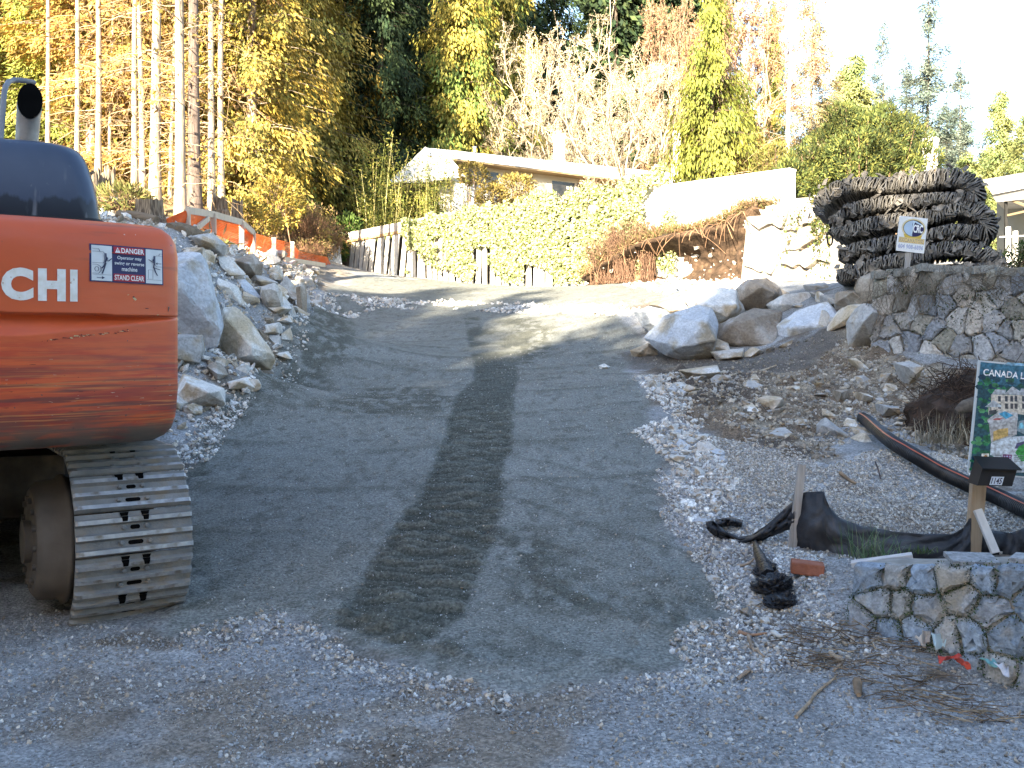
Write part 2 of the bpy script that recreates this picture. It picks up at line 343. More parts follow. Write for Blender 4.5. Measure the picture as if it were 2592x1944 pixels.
mb = MB(); V, Fq = quads(c, a, b); mb.add(V, Fq, np.array([.05, .07, .03])*RNG.uniform(.6, 1.3, (len(c), 1)))
for xt in np.arange(-72, 44, 3.3): mb.tube([(xt, -30, -.3), (xt, -30, top(np.array([xt]))[0]*.75)], [.3, .1], 6, (.12, .08, .05))
o = mb.build('treeline', M_LEAFDARK); tag(o, 'tall dark conifer wood across the street behind the viewpoint', 'trees', kind='stuff')
# ---------------------------------------------------------------- masonry
def clip(poly, a, b):                                   # keep the side of the bisector nearer to a
    m = (a+b)/2; d = b-a; out = []
    for i in range(len(poly)):
        p, q = poly[i], poly[(i+1) % len(poly)]; sp, sq = np.dot(p-m, d), np.dot(q-m, d)
        if sp <= 0: out.append(p)
        if (sp < 0) != (sq < 0) and sp != sq: out.append(p+(q-p)*sp/(sp-sq))
    return out
def cells(wd, ht, sx, sy, rng, relax=1):
    nx_, ny_ = max(1, int(wd/sx)), max(1, int(ht/sy))
    pts = np.array([[(i+.5+(j % 2)*.5+rng.uniform(-.38, .38))*wd/nx_, (j+.5+rng.uniform(-.34, .34))*ht/ny_] for j in range(ny_) for i in range(nx_)])
    for it in range(relax+1):
        out = []
        for i, p in enumerate(pts):
            poly = [np.array(c, float) for c in ((0, 0), (wd, 0), (wd, ht), (0, ht))]
            d = ((pts-p)**2).sum(1)
            for j in np.argsort(d)[1:22]:
                poly = clip(poly, p, pts[j])
                if len(poly) < 3: break
            out.append(np.array(poly) if len(poly) > 2 else None)
        if it < relax: pts = np.array([c.mean(0) if c is not None else p for c, p in zip(out, pts)])
    return [c for c in out if c is not None]
def stone_faces(mb, cs, to3, gap, proud, palette, rng, rough=.012):
    """each cell becomes one dressed stone standing proud of the mortar; to3(s, t, h) puts wall coordinates into the place"""
    for c in cs:
        ctr = c.mean(0); r = []
        for i in range(len(c)):                          # round the corners off, jitter the edges
            p, q, nx2 = c[i-1], c[i], c[(i+1) % len(c)]
            r += [q+(p-q)*.12, q+(p-q)*.03+(nx2-q)*.03, q+(nx2-q)*.12, q+(nx2-q)*.5]
        r = np.array(r); d = r-ctr; L = np.linalg.norm(d, axis=1)[:, None]
        if L.min() < 1e-4: continue
        g = gap*rng.uniform(.6, 1.5)
        base = ctr+d*np.clip((L-g)/L, .25, 1)+rng.normal(size=r.shape)*rough*.5
        inner = ctr+(base-ctr)*np.clip((np.linalg.norm(base-ctr, axis=1)[:, None]-.022)/np.linalg.norm(base-ctr, axis=1)[:, None], .3, 1)
        mid_ = ctr+(base-ctr)*.55
        n = len(r); pr = proud*rng.uniform(.6, 1.4); tilt = rng.normal(size=2)*.07
        h1 = pr*.45+0*L[:, 0]; h2 = pr+((inner-ctr)*tilt).sum(1)+rng.normal(size=n)*rough*.35; h3 = pr+rough*.15+((mid_-ctr)*tilt).sum(1)+rng.normal(size=n)*rough*.12
        V = np.concatenate([to3(base[:, 0], base[:, 1], 0*h1-.02), to3(base[:, 0], base[:, 1], h1), to3(inner[:, 0], inner[:, 1], h2), to3(mid_[:, 0], mid_[:, 1], h3), to3(np.array([ctr[0]]), np.array([ctr[1]]), np.array([pr+rough*.2]))])
        Fc = []
        for k in range(3):
            for i in range(n): Fc.append((k*n+i, k*n+(i+1) % n, (k+1)*n+(i+1) % n, (k+1)*n+i))
        col = np.array(palette[rng.integers(len(palette))])*rng.uniform(.75, 1.25)
        mb.add(V, np.array(Fc), col, 0, False); mb.add(V, np.array([(3*n+i, 3*n+(i+1) % n, 4*n) for i in range(n)]), col, 0, True)
def leafset(mb, pos, nrm, size, cols, rng, hang=0., aspect=.6):
    """a small pointed leaf at every position"""
    n = len(pos); d = runit(n, rng)+np.asarray(nrm)*.8+np.array([0, 0, -hang]); d /= np.linalg.norm(d, axis=1)[:, None]
    s = np.cross(d, runit(n, rng)); s /= np.linalg.norm(s, axis=1)[:, None]
    L = size*rng.uniform(.6, 1.3, (n, 1)); 
    V = np.stack([pos, pos+d*L*.5+s*L*aspect*.5, pos+d*L, pos+d*L*.5-s*L*aspect*.5], 1).reshape(-1, 3)
    c = np.array(cols)[rng.integers(len(cols), size=n)]*rng.uniform(.6, 1.4, (n, 1))
    mb.add(V, np.arange(4*n).reshape(n, 4), c)
M_STONE = mk('granite', .7, 1.22, scale=30, detail=10, attr=True, rough=.88, bump=.22, bscale=110, spec=.2, vor=.16, vscale=120, c3=(.30, .27, .22), c3scale=5, c3lo=.56, c3hi=.72)
M_MORTAR = mk('mortar', (.20, .19, .17), (.30, .285, .26), scale=12, bump=.4)
M_MOSS = mk('moss', .6, 1.3, scale=8, attr=True, rough=.95)
GREYS = [(.30, .31, .32), (.36, .36, .36), (.25, .27, .30), (.38, .35, .31), (.42, .41, .39)]
# --- the low wall by the street
rng = np.random.default_rng(3)
corner = gp(2140, 1585); w1 = np.array([corner, gp(2360, 1672)+np.array([0, .02]), gp(2592, 1745), gp(2592, 1745)+np.array([.9, -.45]), gp(2592, 1745)+np.array([2.6, -.8])])
seg = np.linalg.norm(np.diff(w1, axis=0), axis=1); cum = np.r_[0, np.cumsum(seg)]
LW = cum[-1]; ztop = lambda s: np.interp(s, [0, .45, 1.0, 1.6, 9], [.45, .52, .59, .65, .71])
def low_to3(s, t, h):
    s = np.asarray(s, float); x = np.interp(s, cum, w1[:, 0]); y = np.interp(s, cum, w1[:, 1])
    x2 = np.interp(s+.25, cum, w1[:, 0]); y2 = np.interp(s+.25, cum, w1[:, 1]); x1 = np.interp(s-.25, cum, w1[:, 0]); y1 = np.interp(s-.25, cum, w1[:, 1])
    dx, dy = x2-x1, y2-y1; L = np.sqrt(dx*dx+dy*dy); nx, ny = dy/L, -dx/L          # towards the street
    nx, ny = -np.abs(nx)*np.sign(1), -np.abs(ny)
    zb = -.12; t = np.asarray(t, float); z = zb+t*(ztop(s)-zb)/.72
    lean = -.12*t
    return np.stack([x+nx*(h+lean), y+ny*(h+lean), z], 1)
wall = thing('stone_wall', 'low granite wall with green moss in wide joints beside the street', 'stone wall', (*corner, .05))
mb = MB(); S_ = np.linspace(0, LW, 60); prof = []
for s in S_:
    a = low_to3([s], [0], [0.])[0]; b = low_to3([s], [.70], [0.])[0]; n_ = low_to3([s], [0], [1.])[0]-a; n_ /= np.linalg.norm(n_)
    prof += [a, b, b-n_*.3, a-n_*.3]
Fc = [(i*4+k, (i+1)*4+k, (i+1)*4+(k+1) % 4, i*4+(k+1) % 4) for i in range(59) for k in range(4)]
mb.add(prof, np.array(Fc), (.2, .19, .17), 0, False); mb.add(prof[:4], [(3, 2, 1, 0)])
fit(mb.build('mortar_core', M_MORTAR), wall)
mb = MB(); cs = cells(LW, .72, .15, .135, rng, 0)
stone_faces(mb, cs, low_to3, .005, .03, [(.28, .33, .39), (.34, .37, .41), (.22, .27, .33), (.31, .31, .30), (.37, .40, .43)], rng, .012)
for s in np.arange(.62, LW, .27):                     # flat coping stones
    a = low_to3([s], [.72], [.02])[0]; mb.box(a+np.array([.06, .10, .005]), (.17+rng.uniform(-.05, .07), .16, .022), np.array(Euler((rng.uniform(-.1, .1), rng.uniform(-.08, .08), rng.uniform(-.9, .1))).to_matrix()), np.array([.27, .28, .29])*rng.uniform(.8, 1.2))
fit(mb.build('stones', M_STONE, bevel=.006), wall)
mb = MB(); mp = []
for c in cs:
    for i in range(len(c)):
        a, b = c[i], c[(i+1) % len(c)]
        if fbm(np.array([a[0]*2.5]), np.array([a[1]*4]), 5, 2)[0] > .42 and a[1] > .02:
            k = int(np.linalg.norm(b-a)*330)
            mp.append(a+(b-a)*rng.uniform(0, 1, (k, 1))+rng.normal(size=(k, 2))*.011)
mp = np.concatenate(mp); pos = low_to3(mp[:, 0], mp[:, 1], rng.uniform(.0, .05, len(mp)))
leafset(mb, pos, (-.5, -.8, .3), .011, [(.045, .08, .028), (.065, .10, .035), (.035, .055, .025)], rng)
fit(mb.build('moss', M_MOSS), wall)
# --- the old wall on the right, below the terrace
A0 = np.array(P(2205, 700, 13.3)); A1 = np.array(P(2592, 705, 12.2)); dA = (A1-A0)[:2]; dA /= np.linalg.norm(dA); nA = np.array([dA[1], -dA[0]])
LA = 7.5
def mossy_to3(s, t, h):
    s = np.asarray(s, float); t = np.asarray(t, float); bow = .05*np.sin(s*1.1); h = h+bow-.10*(t-.6)
    return np.stack([A0[0]+dA[0]*s+nA[0]*h, A0[1]+dA[1]*s+nA[1]*h, A0[2]-1.35+t*1.0+.03*np.sin(s*2.1)*t], 1)
wall = thing('stone_wall', 'tall dry grey stone retaining wall hung with roots and moss below the rubber mats', 'stone wall', mossy_to3([0], [0], [0])[0])
mb = MB()
a = mossy_to3([0, LA, LA, 0], [-.5, -.5, 1.33, 1.33], np.zeros(4)); b = mossy_to3([0, LA, LA, 0], [-.5, -.5, 1.33, 1.33], np.full(4, -.5))
mb.add(np.concatenate([a, b]), [(0, 1, 2, 3), (4, 7, 6, 5), (0, 4, 5, 1), (3, 2, 6, 7), (0, 3, 7, 4), (1, 5, 6, 2)])
fit(mb.build('mortar_core', M_MORTAR), wall)
mb = MB(); cs = cells(LA, 1.38, .19, .23, np.random.default_rng(17), 0)
stone_faces(mb, cs, mossy_to3, .005, .032, GREYS+[(.27, .26, .23), (.33, .32, .27)], rng, .022)
for s in np.arange(.1, LA, .3):
    a = mossy_to3([s], [1.37], [-.1])[0]; mb.box(a, (.3+rng.uniform(-.06, .08), .36, .10), np.array(Euler((rng.uniform(-.12, .12), rng.uniform(-.1, .1), rng.uniform(-.3, .3))).to_matrix()), np.array([.27, .27, .25])*rng.uniform(.8, 1.2))
fit(mb.build('stones', M_STONE, bevel=.01), wall)
mb = MB(); n = 9000; s = rng.uniform(0, LA, n); t = 1.42-np.abs(rng.normal(size=n))*.42; k = fbm(s*1.6, t*2.2, 9, 3) > .46; s, t = s[k], t[k]
pos = mossy_to3(s, t, rng.uniform(.02, .10, len(s))); leafset(mb, pos, (-.3, -.8, 0), .04, [(.06, .08, .03), (.09, .09, .05), (.05, .06, .03)], rng, .5, .4)
fit(mb.build('moss', M_MOSS), wall)
mb = MB()
for i in range(900):
    s0 = rng.uniform(0, LA); t0 = rng.uniform(1.15, 1.46); L = rng.uniform(.1, .55)*(1 if fbm(np.array([s0]), np.array([0.]), 3, 2)[0] > .45 else .4); k = np.linspace(0, 1, 5)
    mb.tube(mossy_to3(s0+.05*np.sin(k*5+i)+rng.normal()*.1*k, t0-L*k, .11+.02*np.sin(k*7+i)), .003, 3, np.array([.2, .17, .13])*rng.uniform(.6, 1.3), caps=False)
fit(mb.build('hanging_roots', mk('root', .7, 1.2, attr=True)), wall)
# --- the pale wall in the sun
B0 = np.array(P(1878, 560, 24.6)); B1 = np.array(P(2100, 560, 22.2)); dB = (B1-B0)[:2]; LB = np.linalg.norm(dB); dB /= LB; nB = np.array([dB[1], -dB[0]])
HB = 2.3; zB = float(P(1900, 735, 24.0)[2])
def pale_to3(s, t, h):
    s = np.asarray(s, float); t = np.asarray(t, float); step = .15*np.sin(t*2.)+.08*np.sin(s*3)
    return np.stack([B0[0]+dB[0]*s+nB[0]*(h-.12*t)+dB[0]*step*(1-s/LB), B0[1]+dB[1]*s+nB[1]*(h-.12*t), zB+t*(.92+.08*s/LB)], 1)
wall = thing('stone_wall', 'high pale wall of big cut blocks catching the sun beside the earth bank', 'stone wall', (*B0[:2], zB))
mb = MB(); a = pale_to3([0, LB, LB, 0], [-.4, -.4, HB-.42, HB-.42], np.zeros(4)); b = pale_to3([0, LB, LB, 0], [-.4, -.4, HB-.42, HB-.42], np.full(4, -1.))
mb.add(np.concatenate([a, b]), [(0, 1, 2, 3), (4, 7, 6, 5), (0, 4, 5, 1), (3, 2, 6, 7), (0, 3, 7, 4), (1, 5, 6, 2)])
fit(mb.build('mortar_core', M_MORTAR), wall)
mb = MB(); cs = cells(LB, HB-.3, .55, .42, np.random.default_rng(23), 0)
stone_faces(mb, cs, pale_to3, .028, .16, [(.30, .27, .23), (.34, .31, .27), (.27, .23, .19), (.24, .22, .20)], rng, .02)
for s in np.arange(.25, LB-.4, .5):
    a = pale_to3([s], [HB-.22], [-.28])[0]; mb.box(a, (.5, .5, .2), np.array(Euler((rng.uniform(-.1, .1), rng.uniform(-.08, .08), rng.uniform(-.9, -.5))).to_matrix()), np.array([.33, .30, .27])*rng.uniform(.85, 1.15))
fit(mb.build('stones', M_STONE, bevel=.03), wall)
mb = MB(); n = 2600; s = LB*(1-np.abs(rng.normal(size=n))*.22); t = HB-.15-np.abs(rng.normal(size=n))*1.0; k = (fbm(s*2, t*1.5, 19, 3) > .47) & (s > 0); s, t = s[k], t[k]
leafset(mb, pale_to3(s, t, rng.uniform(.05, .2, len(s))), (-.3, -.8, 0), .07, [(.07, .09, .02), (.10, .08, .02), (.05, .07, .02)], rng, .5, .6)
fit(mb.build('ivy', M_MOSS), wall)
# --- white rendered garden wall and the old plank fence, one line at 45 degrees
M_RENDER = mk('white_render', (.75, .73, .70), (.82, .80, .77), scale=3, bump=.15, bscale=40, rough=.8, c3=(.55, .5, .42), c3lo=.62, c3hi=.8)
F0 = np.array([-6.05, 37.2]); F1 = np.array([3.45, 27.6]); F2 = np.array([6.95, 24.6]); dF = (F1-F0)/np.linalg.norm(F1-F0); nF = np.array([dF[1], -dF[0]])*1.0
if nF[1] > 0: nF = -nF
wall = thing('garden_wall', 'smooth white rendered garden wall running from the ivy to the pale stones', 'wall', (*F1, 3.4))
mb = MB(); a = F1; 
def slab(mb, p, q, z0a, z0b, z1a, z1b, th, col=(1, 1, 1)):
    d = (q-p)/np.linalg.norm(q-p); n = np.array([d[1], -d[0]])*th/2
    V = [(*(p+n), z0a), (*(q+n), z0b), (*(q-n), z0b), (*(p-n), z0a), (*(p+n), z1a), (*(q+n), z1b), (*(q-n), z1b), (*(p-n), z1a)]
    mb.add(V, [(0, 1, 2, 3), (4, 7, 6, 5), (0, 4, 5, 1), (1, 5, 6, 2), (2, 6, 7, 3), (3, 7, 4, 0)], col)
zw = lambda u, v, y: float(P(u, v, y)[2])
slab(mb, F1-dF*1.9, F2, 3.2, 3.2, zw(1600, 486, 27.6), zw(1985, 432, 24.6), .25); fit(mb.build('wall', M_RENDER), wall)
mb = MB(); slab(mb, F1-dF*1.9-nF*0, F2, zw(1600, 486, 27.6)+.002, zw(1985, 432, 24.6)+.002, zw(1600, 481, 27.6), zw(1985, 427, 24.6), .34); fit(mb.build('coping', M_RENDER), wall)
M_PLANK = mk('grey_weathered_plank', .65, 1.25, scale=4, attr=True, stretch=(8, 8, .6), bump=.35, bscale=9, rough=.85)
fence = thing('plank_fence', 'old wooden fence of leaning pale planks with dark gaps, ivy on its right half', 'fence', (*F0, 4.0))
LF = np.linalg.norm(F1-F0)
mb = MB(); s = .12
zb_ = lambda s: float(tz(*(F0+dF*s))); zt_ = lambda s: float(np.interp(s/LF, [0, .15, 1], [zw(905, 612, 37.2), zw(1000, 588, 35.8), zw(1590, 492, 27.7)]))
while s < LF-1.2:
    wd = rng.uniform(.17, .24); lean = rng.uniform(.18, .40) if s < 3.8 else rng.uniform(-.1, .12); p = F0+dF*s+nF*(.08+rng.uniform(-.02, .03))
    q = p+dF*lean; mb.bar((*p, zb_(s)-.3), (*q, zt_(s)-.04+rng.uniform(-.06, .02)), wd, .035, (*nF, 0), np.array([.72, .68, .62])*rng.uniform(.8, 1.15)); s += wd+rng.uniform(.07, .16)
fit(mb.build('planks', M_PLANK), fence)
mb = MB()
for off, wd in ((0, .3), (-.12, .1)):
    a = F0+dF*.1+nF*.0; b = F0+dF*6.2
    mb.bar((*(a-dF*(.3 if off else 0)+nF*(.13+.03*(off < 0))), zt_(0)+.18+off*1.6), (*(b+nF*(.13+.03*(off < 0))), zt_(6.2)+.15+off*1.6), wd if not off else .09, .045, (*nF, 0), (.62, .56, .5) if not off else (.5, .3, .15))
fit(mb.build('top_rail', M_PLANK), fence)
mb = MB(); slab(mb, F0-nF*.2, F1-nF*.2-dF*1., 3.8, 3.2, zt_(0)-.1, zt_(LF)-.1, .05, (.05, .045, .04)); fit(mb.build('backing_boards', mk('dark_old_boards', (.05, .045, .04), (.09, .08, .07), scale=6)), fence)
ivy = MB(); n = 42000; s = rng.uniform(3.5, LF+1.5, n); zbv = np.interp(s, np.linspace(0, LF+2, 24), [zb_(q_)+.05 for q_ in np.linspace(0, LF+2, 24)]); ztv = np.interp(s/LF, [0, .15, 1.1], [zt_(0), zt_(LF*.15), zt_(LF)+.2]); f = rng.uniform(0, 1.0, n)**.8*(.93+.22*fbm(s*2.2, s*0, 57, 3)+.05*rng.random(n))
k = fbm(s*.9, f*2.5, 50, 4) > np.interp(s, [3.6, 5.2, 6.5, 7.2, 8, 11, 14.5, 15.5], [.58, .47, .45, .60, .47, .36, .42, .62])+np.where(s < 6.5, .26, .10)*(.5-f)
s, f, zbv, ztv = s[k], f[k], zbv[k], ztv[k]; out = .12+.40*fbm(s*1.1, f*2.2, 52, 4)*rng.uniform(.3, 1, len(s))
pos = np.stack([F0[0]+dF[0]*s+nF[0]*out, F0[1]+dF[1]*s+nF[1]*out, zbv+(ztv-zbv+.1)*f], 1)
leafset(ivy, pos, (*nF*.8, .2), .10, [(.34, .38, .17), (.44, .45, .24), (.22, .28, .10), (.50, .46, .28)], rng, .4, .75)
fit(ivy.build('ivy', M_MOSS), fence)
# --- the cut earth bank with an overhang of roots, below the white wall
M_EARTH = mk('raw_earth', (.034, .022, .014), (.075, .047, .03), scale=5, detail=12, bump=1., bscale=14, rough=1, c3=(.12, .08, .05), c3scale=3.5, c3lo=.55, c3hi=.7, vor=.3, vscale=22)
E = np.array([[2.0, 28.1], [3.2, 26.9], [4.3, 25.7], [5.3, 24.9], [6.05, 24.35]]); nE = 90; sE = np.linspace(0, 1, nE); ex = np.interp(sE*4, range(5), E[:, 0]); ey = np.interp(sE*4, range(5), E[:, 1])
topz = np.interp(sE, [0, .12, .3, .45, .7, 1], [3.4, 3.75, 4.2, 4.35, 4.5, 4.95]); bot = tz(ex, ey)-.25
rows = []; nv = 26
for j in range(nv):
    t = j/(nv-1); cave = np.interp(t, [0, .15, .4, .65, .82, .92, 1], [.05, -.3, -.8, -.75, -.1, .3, .0])*np.interp(sE, [0, .2, .4, .55, .8, 1], [.3, .8, 1.3, .9, .45, .3])
    bmp = (fbm(sE*16, np.full(nE, t*6), 70, 5)-.5)*.55+(fbm(sE*70, np.full(nE, t*22), 71, 3)-.5)*.10
    rows.append(np.stack([ex+nF[0]*(cave+bmp), ey+nF[1]*(cave+bmp), bot+(topz-bot)*t+(bmp*.3 if j == nv-1 else 0)], 1))
rows.append(rows[-1]+np.array([-nF[0]*.9, -nF[1]*.9, .12])); rows.append(rows[-1]+np.array([-nF[0]*1.0, -nF[1]*1.0, .05]))
V = np.concatenate(rows); nr = len(rows); q = np.array([(j*nE+i, j*nE+i+1, (j+1)*nE+i+1, (j+1)*nE+i) for j in range(nr-1) for i in range(nE-1)])
mb = MB().add(V, q, (1, 1, 1), 0, True); o = mb.build('earth_bank', M_EARTH); tag(o, 'cut bank of raw brown earth hollowed out below the white wall', kind='structure')
mb = MB()
for i in range(55):
    k = rng.integers(3, nE-3); t = np.linspace(0, 1, 6); p = V[(nv-2)*nE+k]; L = rng.uniform(.1, .9)*rng.uniform(.4, 1)
    side = rng.normal()*.35; mb.tube(np.stack([p[0]+nF[0]*(.05+.15*np.sin(t*2))+dF[0]*side*t, p[1]+nF[1]*(.05+.15*np.sin(t*2))+dF[1]*side*t, p[2]+.12*rng.uniform(0, 1)*np.sin(t*3)-L*t**1.4], 1), rng.uniform(.004, .012), 4, np.array([.24, .14, .08])*rng.uniform(.5, 1.4), caps=False)
o = mb.build('hanging_roots', mk('brown_root', .7, 1.2, attr=True)); tag(o, 'torn brown roots hanging over the hollow in the earth bank', 'roots', kind='stuff')
mb = MB(); n = 9000; k = rng.integers(0, nE-1, n); base = V[(nv-1)*nE+k]+np.stack([-nF[0]*rng.uniform(-.25, 1, n), -nF[1]*rng.uniform(-.25, 1, n), rng.uniform(0, .1, n)], 1)+rng.normal(size=(n, 3))*.06
dr = np.stack([rng.normal(size=n)*.5, rng.normal(size=n)*.5-.3, rng.uniform(.1, 1, n)], 1); L = rng.uniform(.1, .38, (n, 1)); sd2 = np.cross(dr, runit(n)); sd2 /= np.linalg.norm(sd2, axis=1)[:, None]
Vg = np.stack([base-sd2*.008, base+sd2*.008, base+dr*L], 1).reshape(-1, 3); mb.add(Vg, np.arange(3*n).reshape(n, 3), np.array([(.3, .2, .1), (.2, .11, .06), (.12, .13, .04)])[rng.integers(3, size=n)]*rng.uniform(.6, 1.3, (n, 1)))
o = mb.build('dry_grass', M_MOSS); tag(o, 'dry tangled grass along the lip of the earth bank', 'grass', kind='stuff')
# ---------------------------------------------------------------- boulders and rocks
def rockmat(name, c1, c2, c3, sc=3, **k): return mk(name, c1, c2, scale=sc, detail=12, rough=.9, bump=.9, bscale=9, c3=c3, c3scale=sc*.8, c3lo=.5, c3hi=.62, rnd=.16, spec=.2, vor=.16, vscale=45, **k)
M_ROCK = {'blue': rockmat('blue_granite', (.40, .43, .47), (.54, .57, .60), (.36, .33, .27)), 'white': rockmat('pale_granite', (.50, .49, .46), (.70, .68, .64), (.42, .34, .24)),
          'tan': rockmat('tan_stained_rock', (.42, .34, .23), (.58, .51, .42), (.66, .64, .60)), 'brown': rockmat('brown_earthy_rock', (.24, .20, .155), (.37, .33, .28), (.46, .44, .41)),
          'grey': rockmat('grey_granite', (.34, .335, .325), (.50, .49, .47), (.36, .29, .2))}
def hull(pts):
    bm = bmesh.new()
    for p in pts: bm.verts.new(p)
    r = bmesh.ops.convex_hull(bm, input=bm.verts); bmesh.ops.delete(bm, geom=[g for g in r['geom_interior'] if isinstance(g, bmesh.types.BMVert)], context='VERTS')
    bmesh.ops.dissolve_limit(bm, angle_limit=.2, verts=bm.verts, edges=bm.edges)
    return bm
def rough_up(bm, size, seed, cuts=2, amp=.019):
    from mathutils import noise as mn
    bmesh.ops.bevel(bm, geom=bm.edges[:], offset=size*.014, segments=1, affect='EDGES', clamp_overlap=True)
    bmesh.ops.triangulate(bm, faces=bm.faces)
    for c in range(cuts):
        lim = size*(.22 if c == 0 else .11)
        es = [e for e in bm.edges if e.calc_length() > lim]
        if es: bmesh.ops.subdivide_edges(bm, edges=es, cuts=1); bmesh.ops.triangulate(bm, faces=bm.faces)
    bm.normal_update()
    for v in bm.verts:
        p = v.co/size*2.6+Vector((seed*3.1, seed*1.7, seed*.3)); v.co += v.normal*size*amp*(.8*mn.noise(p)+1.1*(.35-abs(mn.noise(p*2.1)))+.7*mn.noise(p*5.5))
def boulder(outline, y, thick, kind, label, seed, cat='boulder', group=None, name='boulder', flat=.62):
    o3 = np.array([P(u, v, y) for u, v in outline]); c = o3.mean(0)
    if o3[:, 2].min() > gz(c[0], c[1])+.08:              # would hover: set it back or forward to where its foot meets the ground
        k = int(np.argmax([p[1] for p in outline])); yg = gp(*outline[k])[1]
        if abs(yg-y) < 3.5: y = yg+thick*.25
        o3 = np.array([P(u, v, y) for u, v in outline]); c = o3.mean(0)
    size = np.ptp(o3[:, [0, 2]], axis=0).max(); rg = np.random.default_rng(seed); pts = []
    for ip, p in enumerate(o3):
        pts.append(p+np.array([0, rg.uniform(-.12, .2)*thick, 0]))
        if rg.random() < .55 or ip == 0:
            f = flat*rg.uniform(.6, 1.2); q = c+(p-c)*f; pts.append(q+np.array([0, -thick*.55*rg.uniform(.45, 1.15), size*.03*rg.normal()]))
        q = c+(p-c)*.75; pts.append(q+np.array([0, thick*.55, 0]))
    zg = gz(c[0], c[1]); low = o3[:, 2].min()
    if low > zg-.05:                                    # let it rest on the ground
        for p in o3:
            if p[2] < c[2]: pts.append(np.array([c[0]+(p[0]-c[0])*.8, y+thick*.3, zg-.08]))
    base = np.array([c[0], c[1], min(low, zg)])
    bm = hull([Vector(p-base) for p in pts]); rough_up(bm, size, seed, 3 if size > .5 else 2)
    me = bpy.data.meshes.new(name); bm.to_mesh(me); bm.free(); me.materials.append(M_ROCK[kind]); o = bpy.data.objects.new(name, me); COL.objects.link(o); o.location = base
    return tag(o, label, cat, group)
LB_ = [  # left bank: outline, distance, thickness, colour, label
 ([(452, 634), (506, 637), (524, 692), (539, 746), (562, 843), (546, 880), (506, 892), (420, 890), (400, 700), (425, 640)], 11.2, .7, 'blue', 'tallest blue-grey slab boulder right behind the orange excavator'),
 ([(440, 845), (506, 848), (510, 890), (506, 918), (440, 925), (420, 880)], 10.3, .5, 'grey', 'squat grey block at the foot of the tall blue slab'),
 ([(567, 778), (592, 775), (622, 802), (687, 894), (692, 912), (676, 922), (560, 920), (560, 860)], 11.8, .55, 'tan', 'big wedge boulder with pale streaked top and ochre face on the left bank'),
 ([(543, 699), (596, 721), (628, 781), (634, 806), (581, 768), (537, 718)], 12.8, .5, 'white', 'long pale slab leaning just above the ochre wedge boulder'),
 ([(596, 706), (618, 706), (659, 753), (653, 768), (612, 737)], 13.7, .4, 'blue', 'narrow blue-grey rock slanting above the pale leaning slab'),
 ([(615, 737), (653, 753), (656, 765), (624, 773), (605, 760)], 13.3, .4, 'tan', 'small tan rock wedged under the narrow slanting blue rock'),
 ([(656, 724), (697, 716), (711, 737), (712, 765), (681, 777), (659, 755)], 15.1, .5, 'white', 'bright white angular rock at the middle of the left rock bank'),
 ([(700, 718), (725, 697), (747, 724), (747, 758), (715, 758)], 16.6, .5, 'grey', 'pointed grey rock to the right of the bright white bank rock'),
 ([(660, 687), (709, 672), (718, 700), (703, 708), (660, 700)], 18.2, .5, 'white', 'flat pale rock near the top of the left rock bank'),
 ([(706, 797), (740, 769), (756, 818), (731, 828), (704, 815)], 15.6, .4, 'grey', 'triangular grey rock low on the left bank beside the driveway'),
 ([(675, 775), (725, 770), (740, 781), (706, 795), (680, 788)], 15.2, .4, 'white', 'thin flat white rock above the triangular grey one'),
 ([(671, 822), (709, 816), (712, 845), (676, 849)], 14.2, .4, 'white', 'blocky white rock resting on the two stacked grey ones'),
 ([(681, 847), (709, 850), (713, 884), (672, 874)], 13.4, .4, 'grey', 'grey block under the blocky white rock at the bank foot'),
 ([(712, 845), (731, 829), (741, 861), (714, 864)], 14.1, .35, 'tan', 'small tan pyramid rock at the edge of the driveway'),
 ([(750, 724), (769, 719), (775, 748), (752, 748)], 18.2, .4, 'brown', 'upright brown rock where the bank meets the upper driveway'),
 ([(744, 762), (781, 744), (785, 767), (748, 783)], 17.2, .4, 'blue', 'bluish rock beside the pale gravel line at the bank foot'),
 ([(700, 894), (728, 889), (741, 909), (716, 913)], 12.7, .3, 'white', 'flat white stone just right of the ochre wedge boulder'),
 ([(525, 919), (549, 916), (576, 950), (554, 966), (530, 945)], 10.4, .35, 'brown', 'brown tilted rock below the ochre wedge boulder'),
 ([(544, 900), (574, 911), (577, 933), (548, 922)], 10.7, .3, 'tan', 'round tan rock in the dark gap left of the ochre wedge'),
 ([(597, 928), (624, 922), (630, 952), (604, 949)], 10.8, .3, 'white', 'small white block in front of the ochre wedge boulder'),
 ([(569, 966), (631, 954), (648, 981), (609, 992), (580, 984)], 10.1, .35, 'white', 'broad flat white stone lowest beside the driveway edge'),
 ([(497, 630), (530, 632), (540, 649), (512, 660)], 13.6, .4, 'tan', 'small tan rock on top of the tall blue slab'),
 ([(543, 637), (581, 654), (620, 696), (601, 714), (556, 670)], 14.1, .5, 'white', 'long pale rock with a sunlit top high on the left bank'),
 ([(640, 693), (662, 697), (705, 715), (672, 720), (628, 706)], 16.1, .4, 'grey', 'flat grey rock high on the bank left of the flat pale one'),
 ([(425, 985), (470, 1021), (462, 1037), (425, 1040)], 8.8, .3, 'white', 'white chunk of rock beside the lower corner of the excavator'),
 ([(590, 655), (640, 640), (662, 668), (628, 690), (596, 680)], 16.0, .5, 'brown', 'brown earthy rock below the orange netting'),
 ([(484, 600), (540, 590), (570, 620), (500, 628)], 14.6, .5, 'grey', 'grey rock at the crest of the bank above the tall slab')]
for i, (ol, y, t, k, lab) in enumerate(LB_): boulder(ol, y, t, k, lab, 100+i, group='rocks of the left bank')
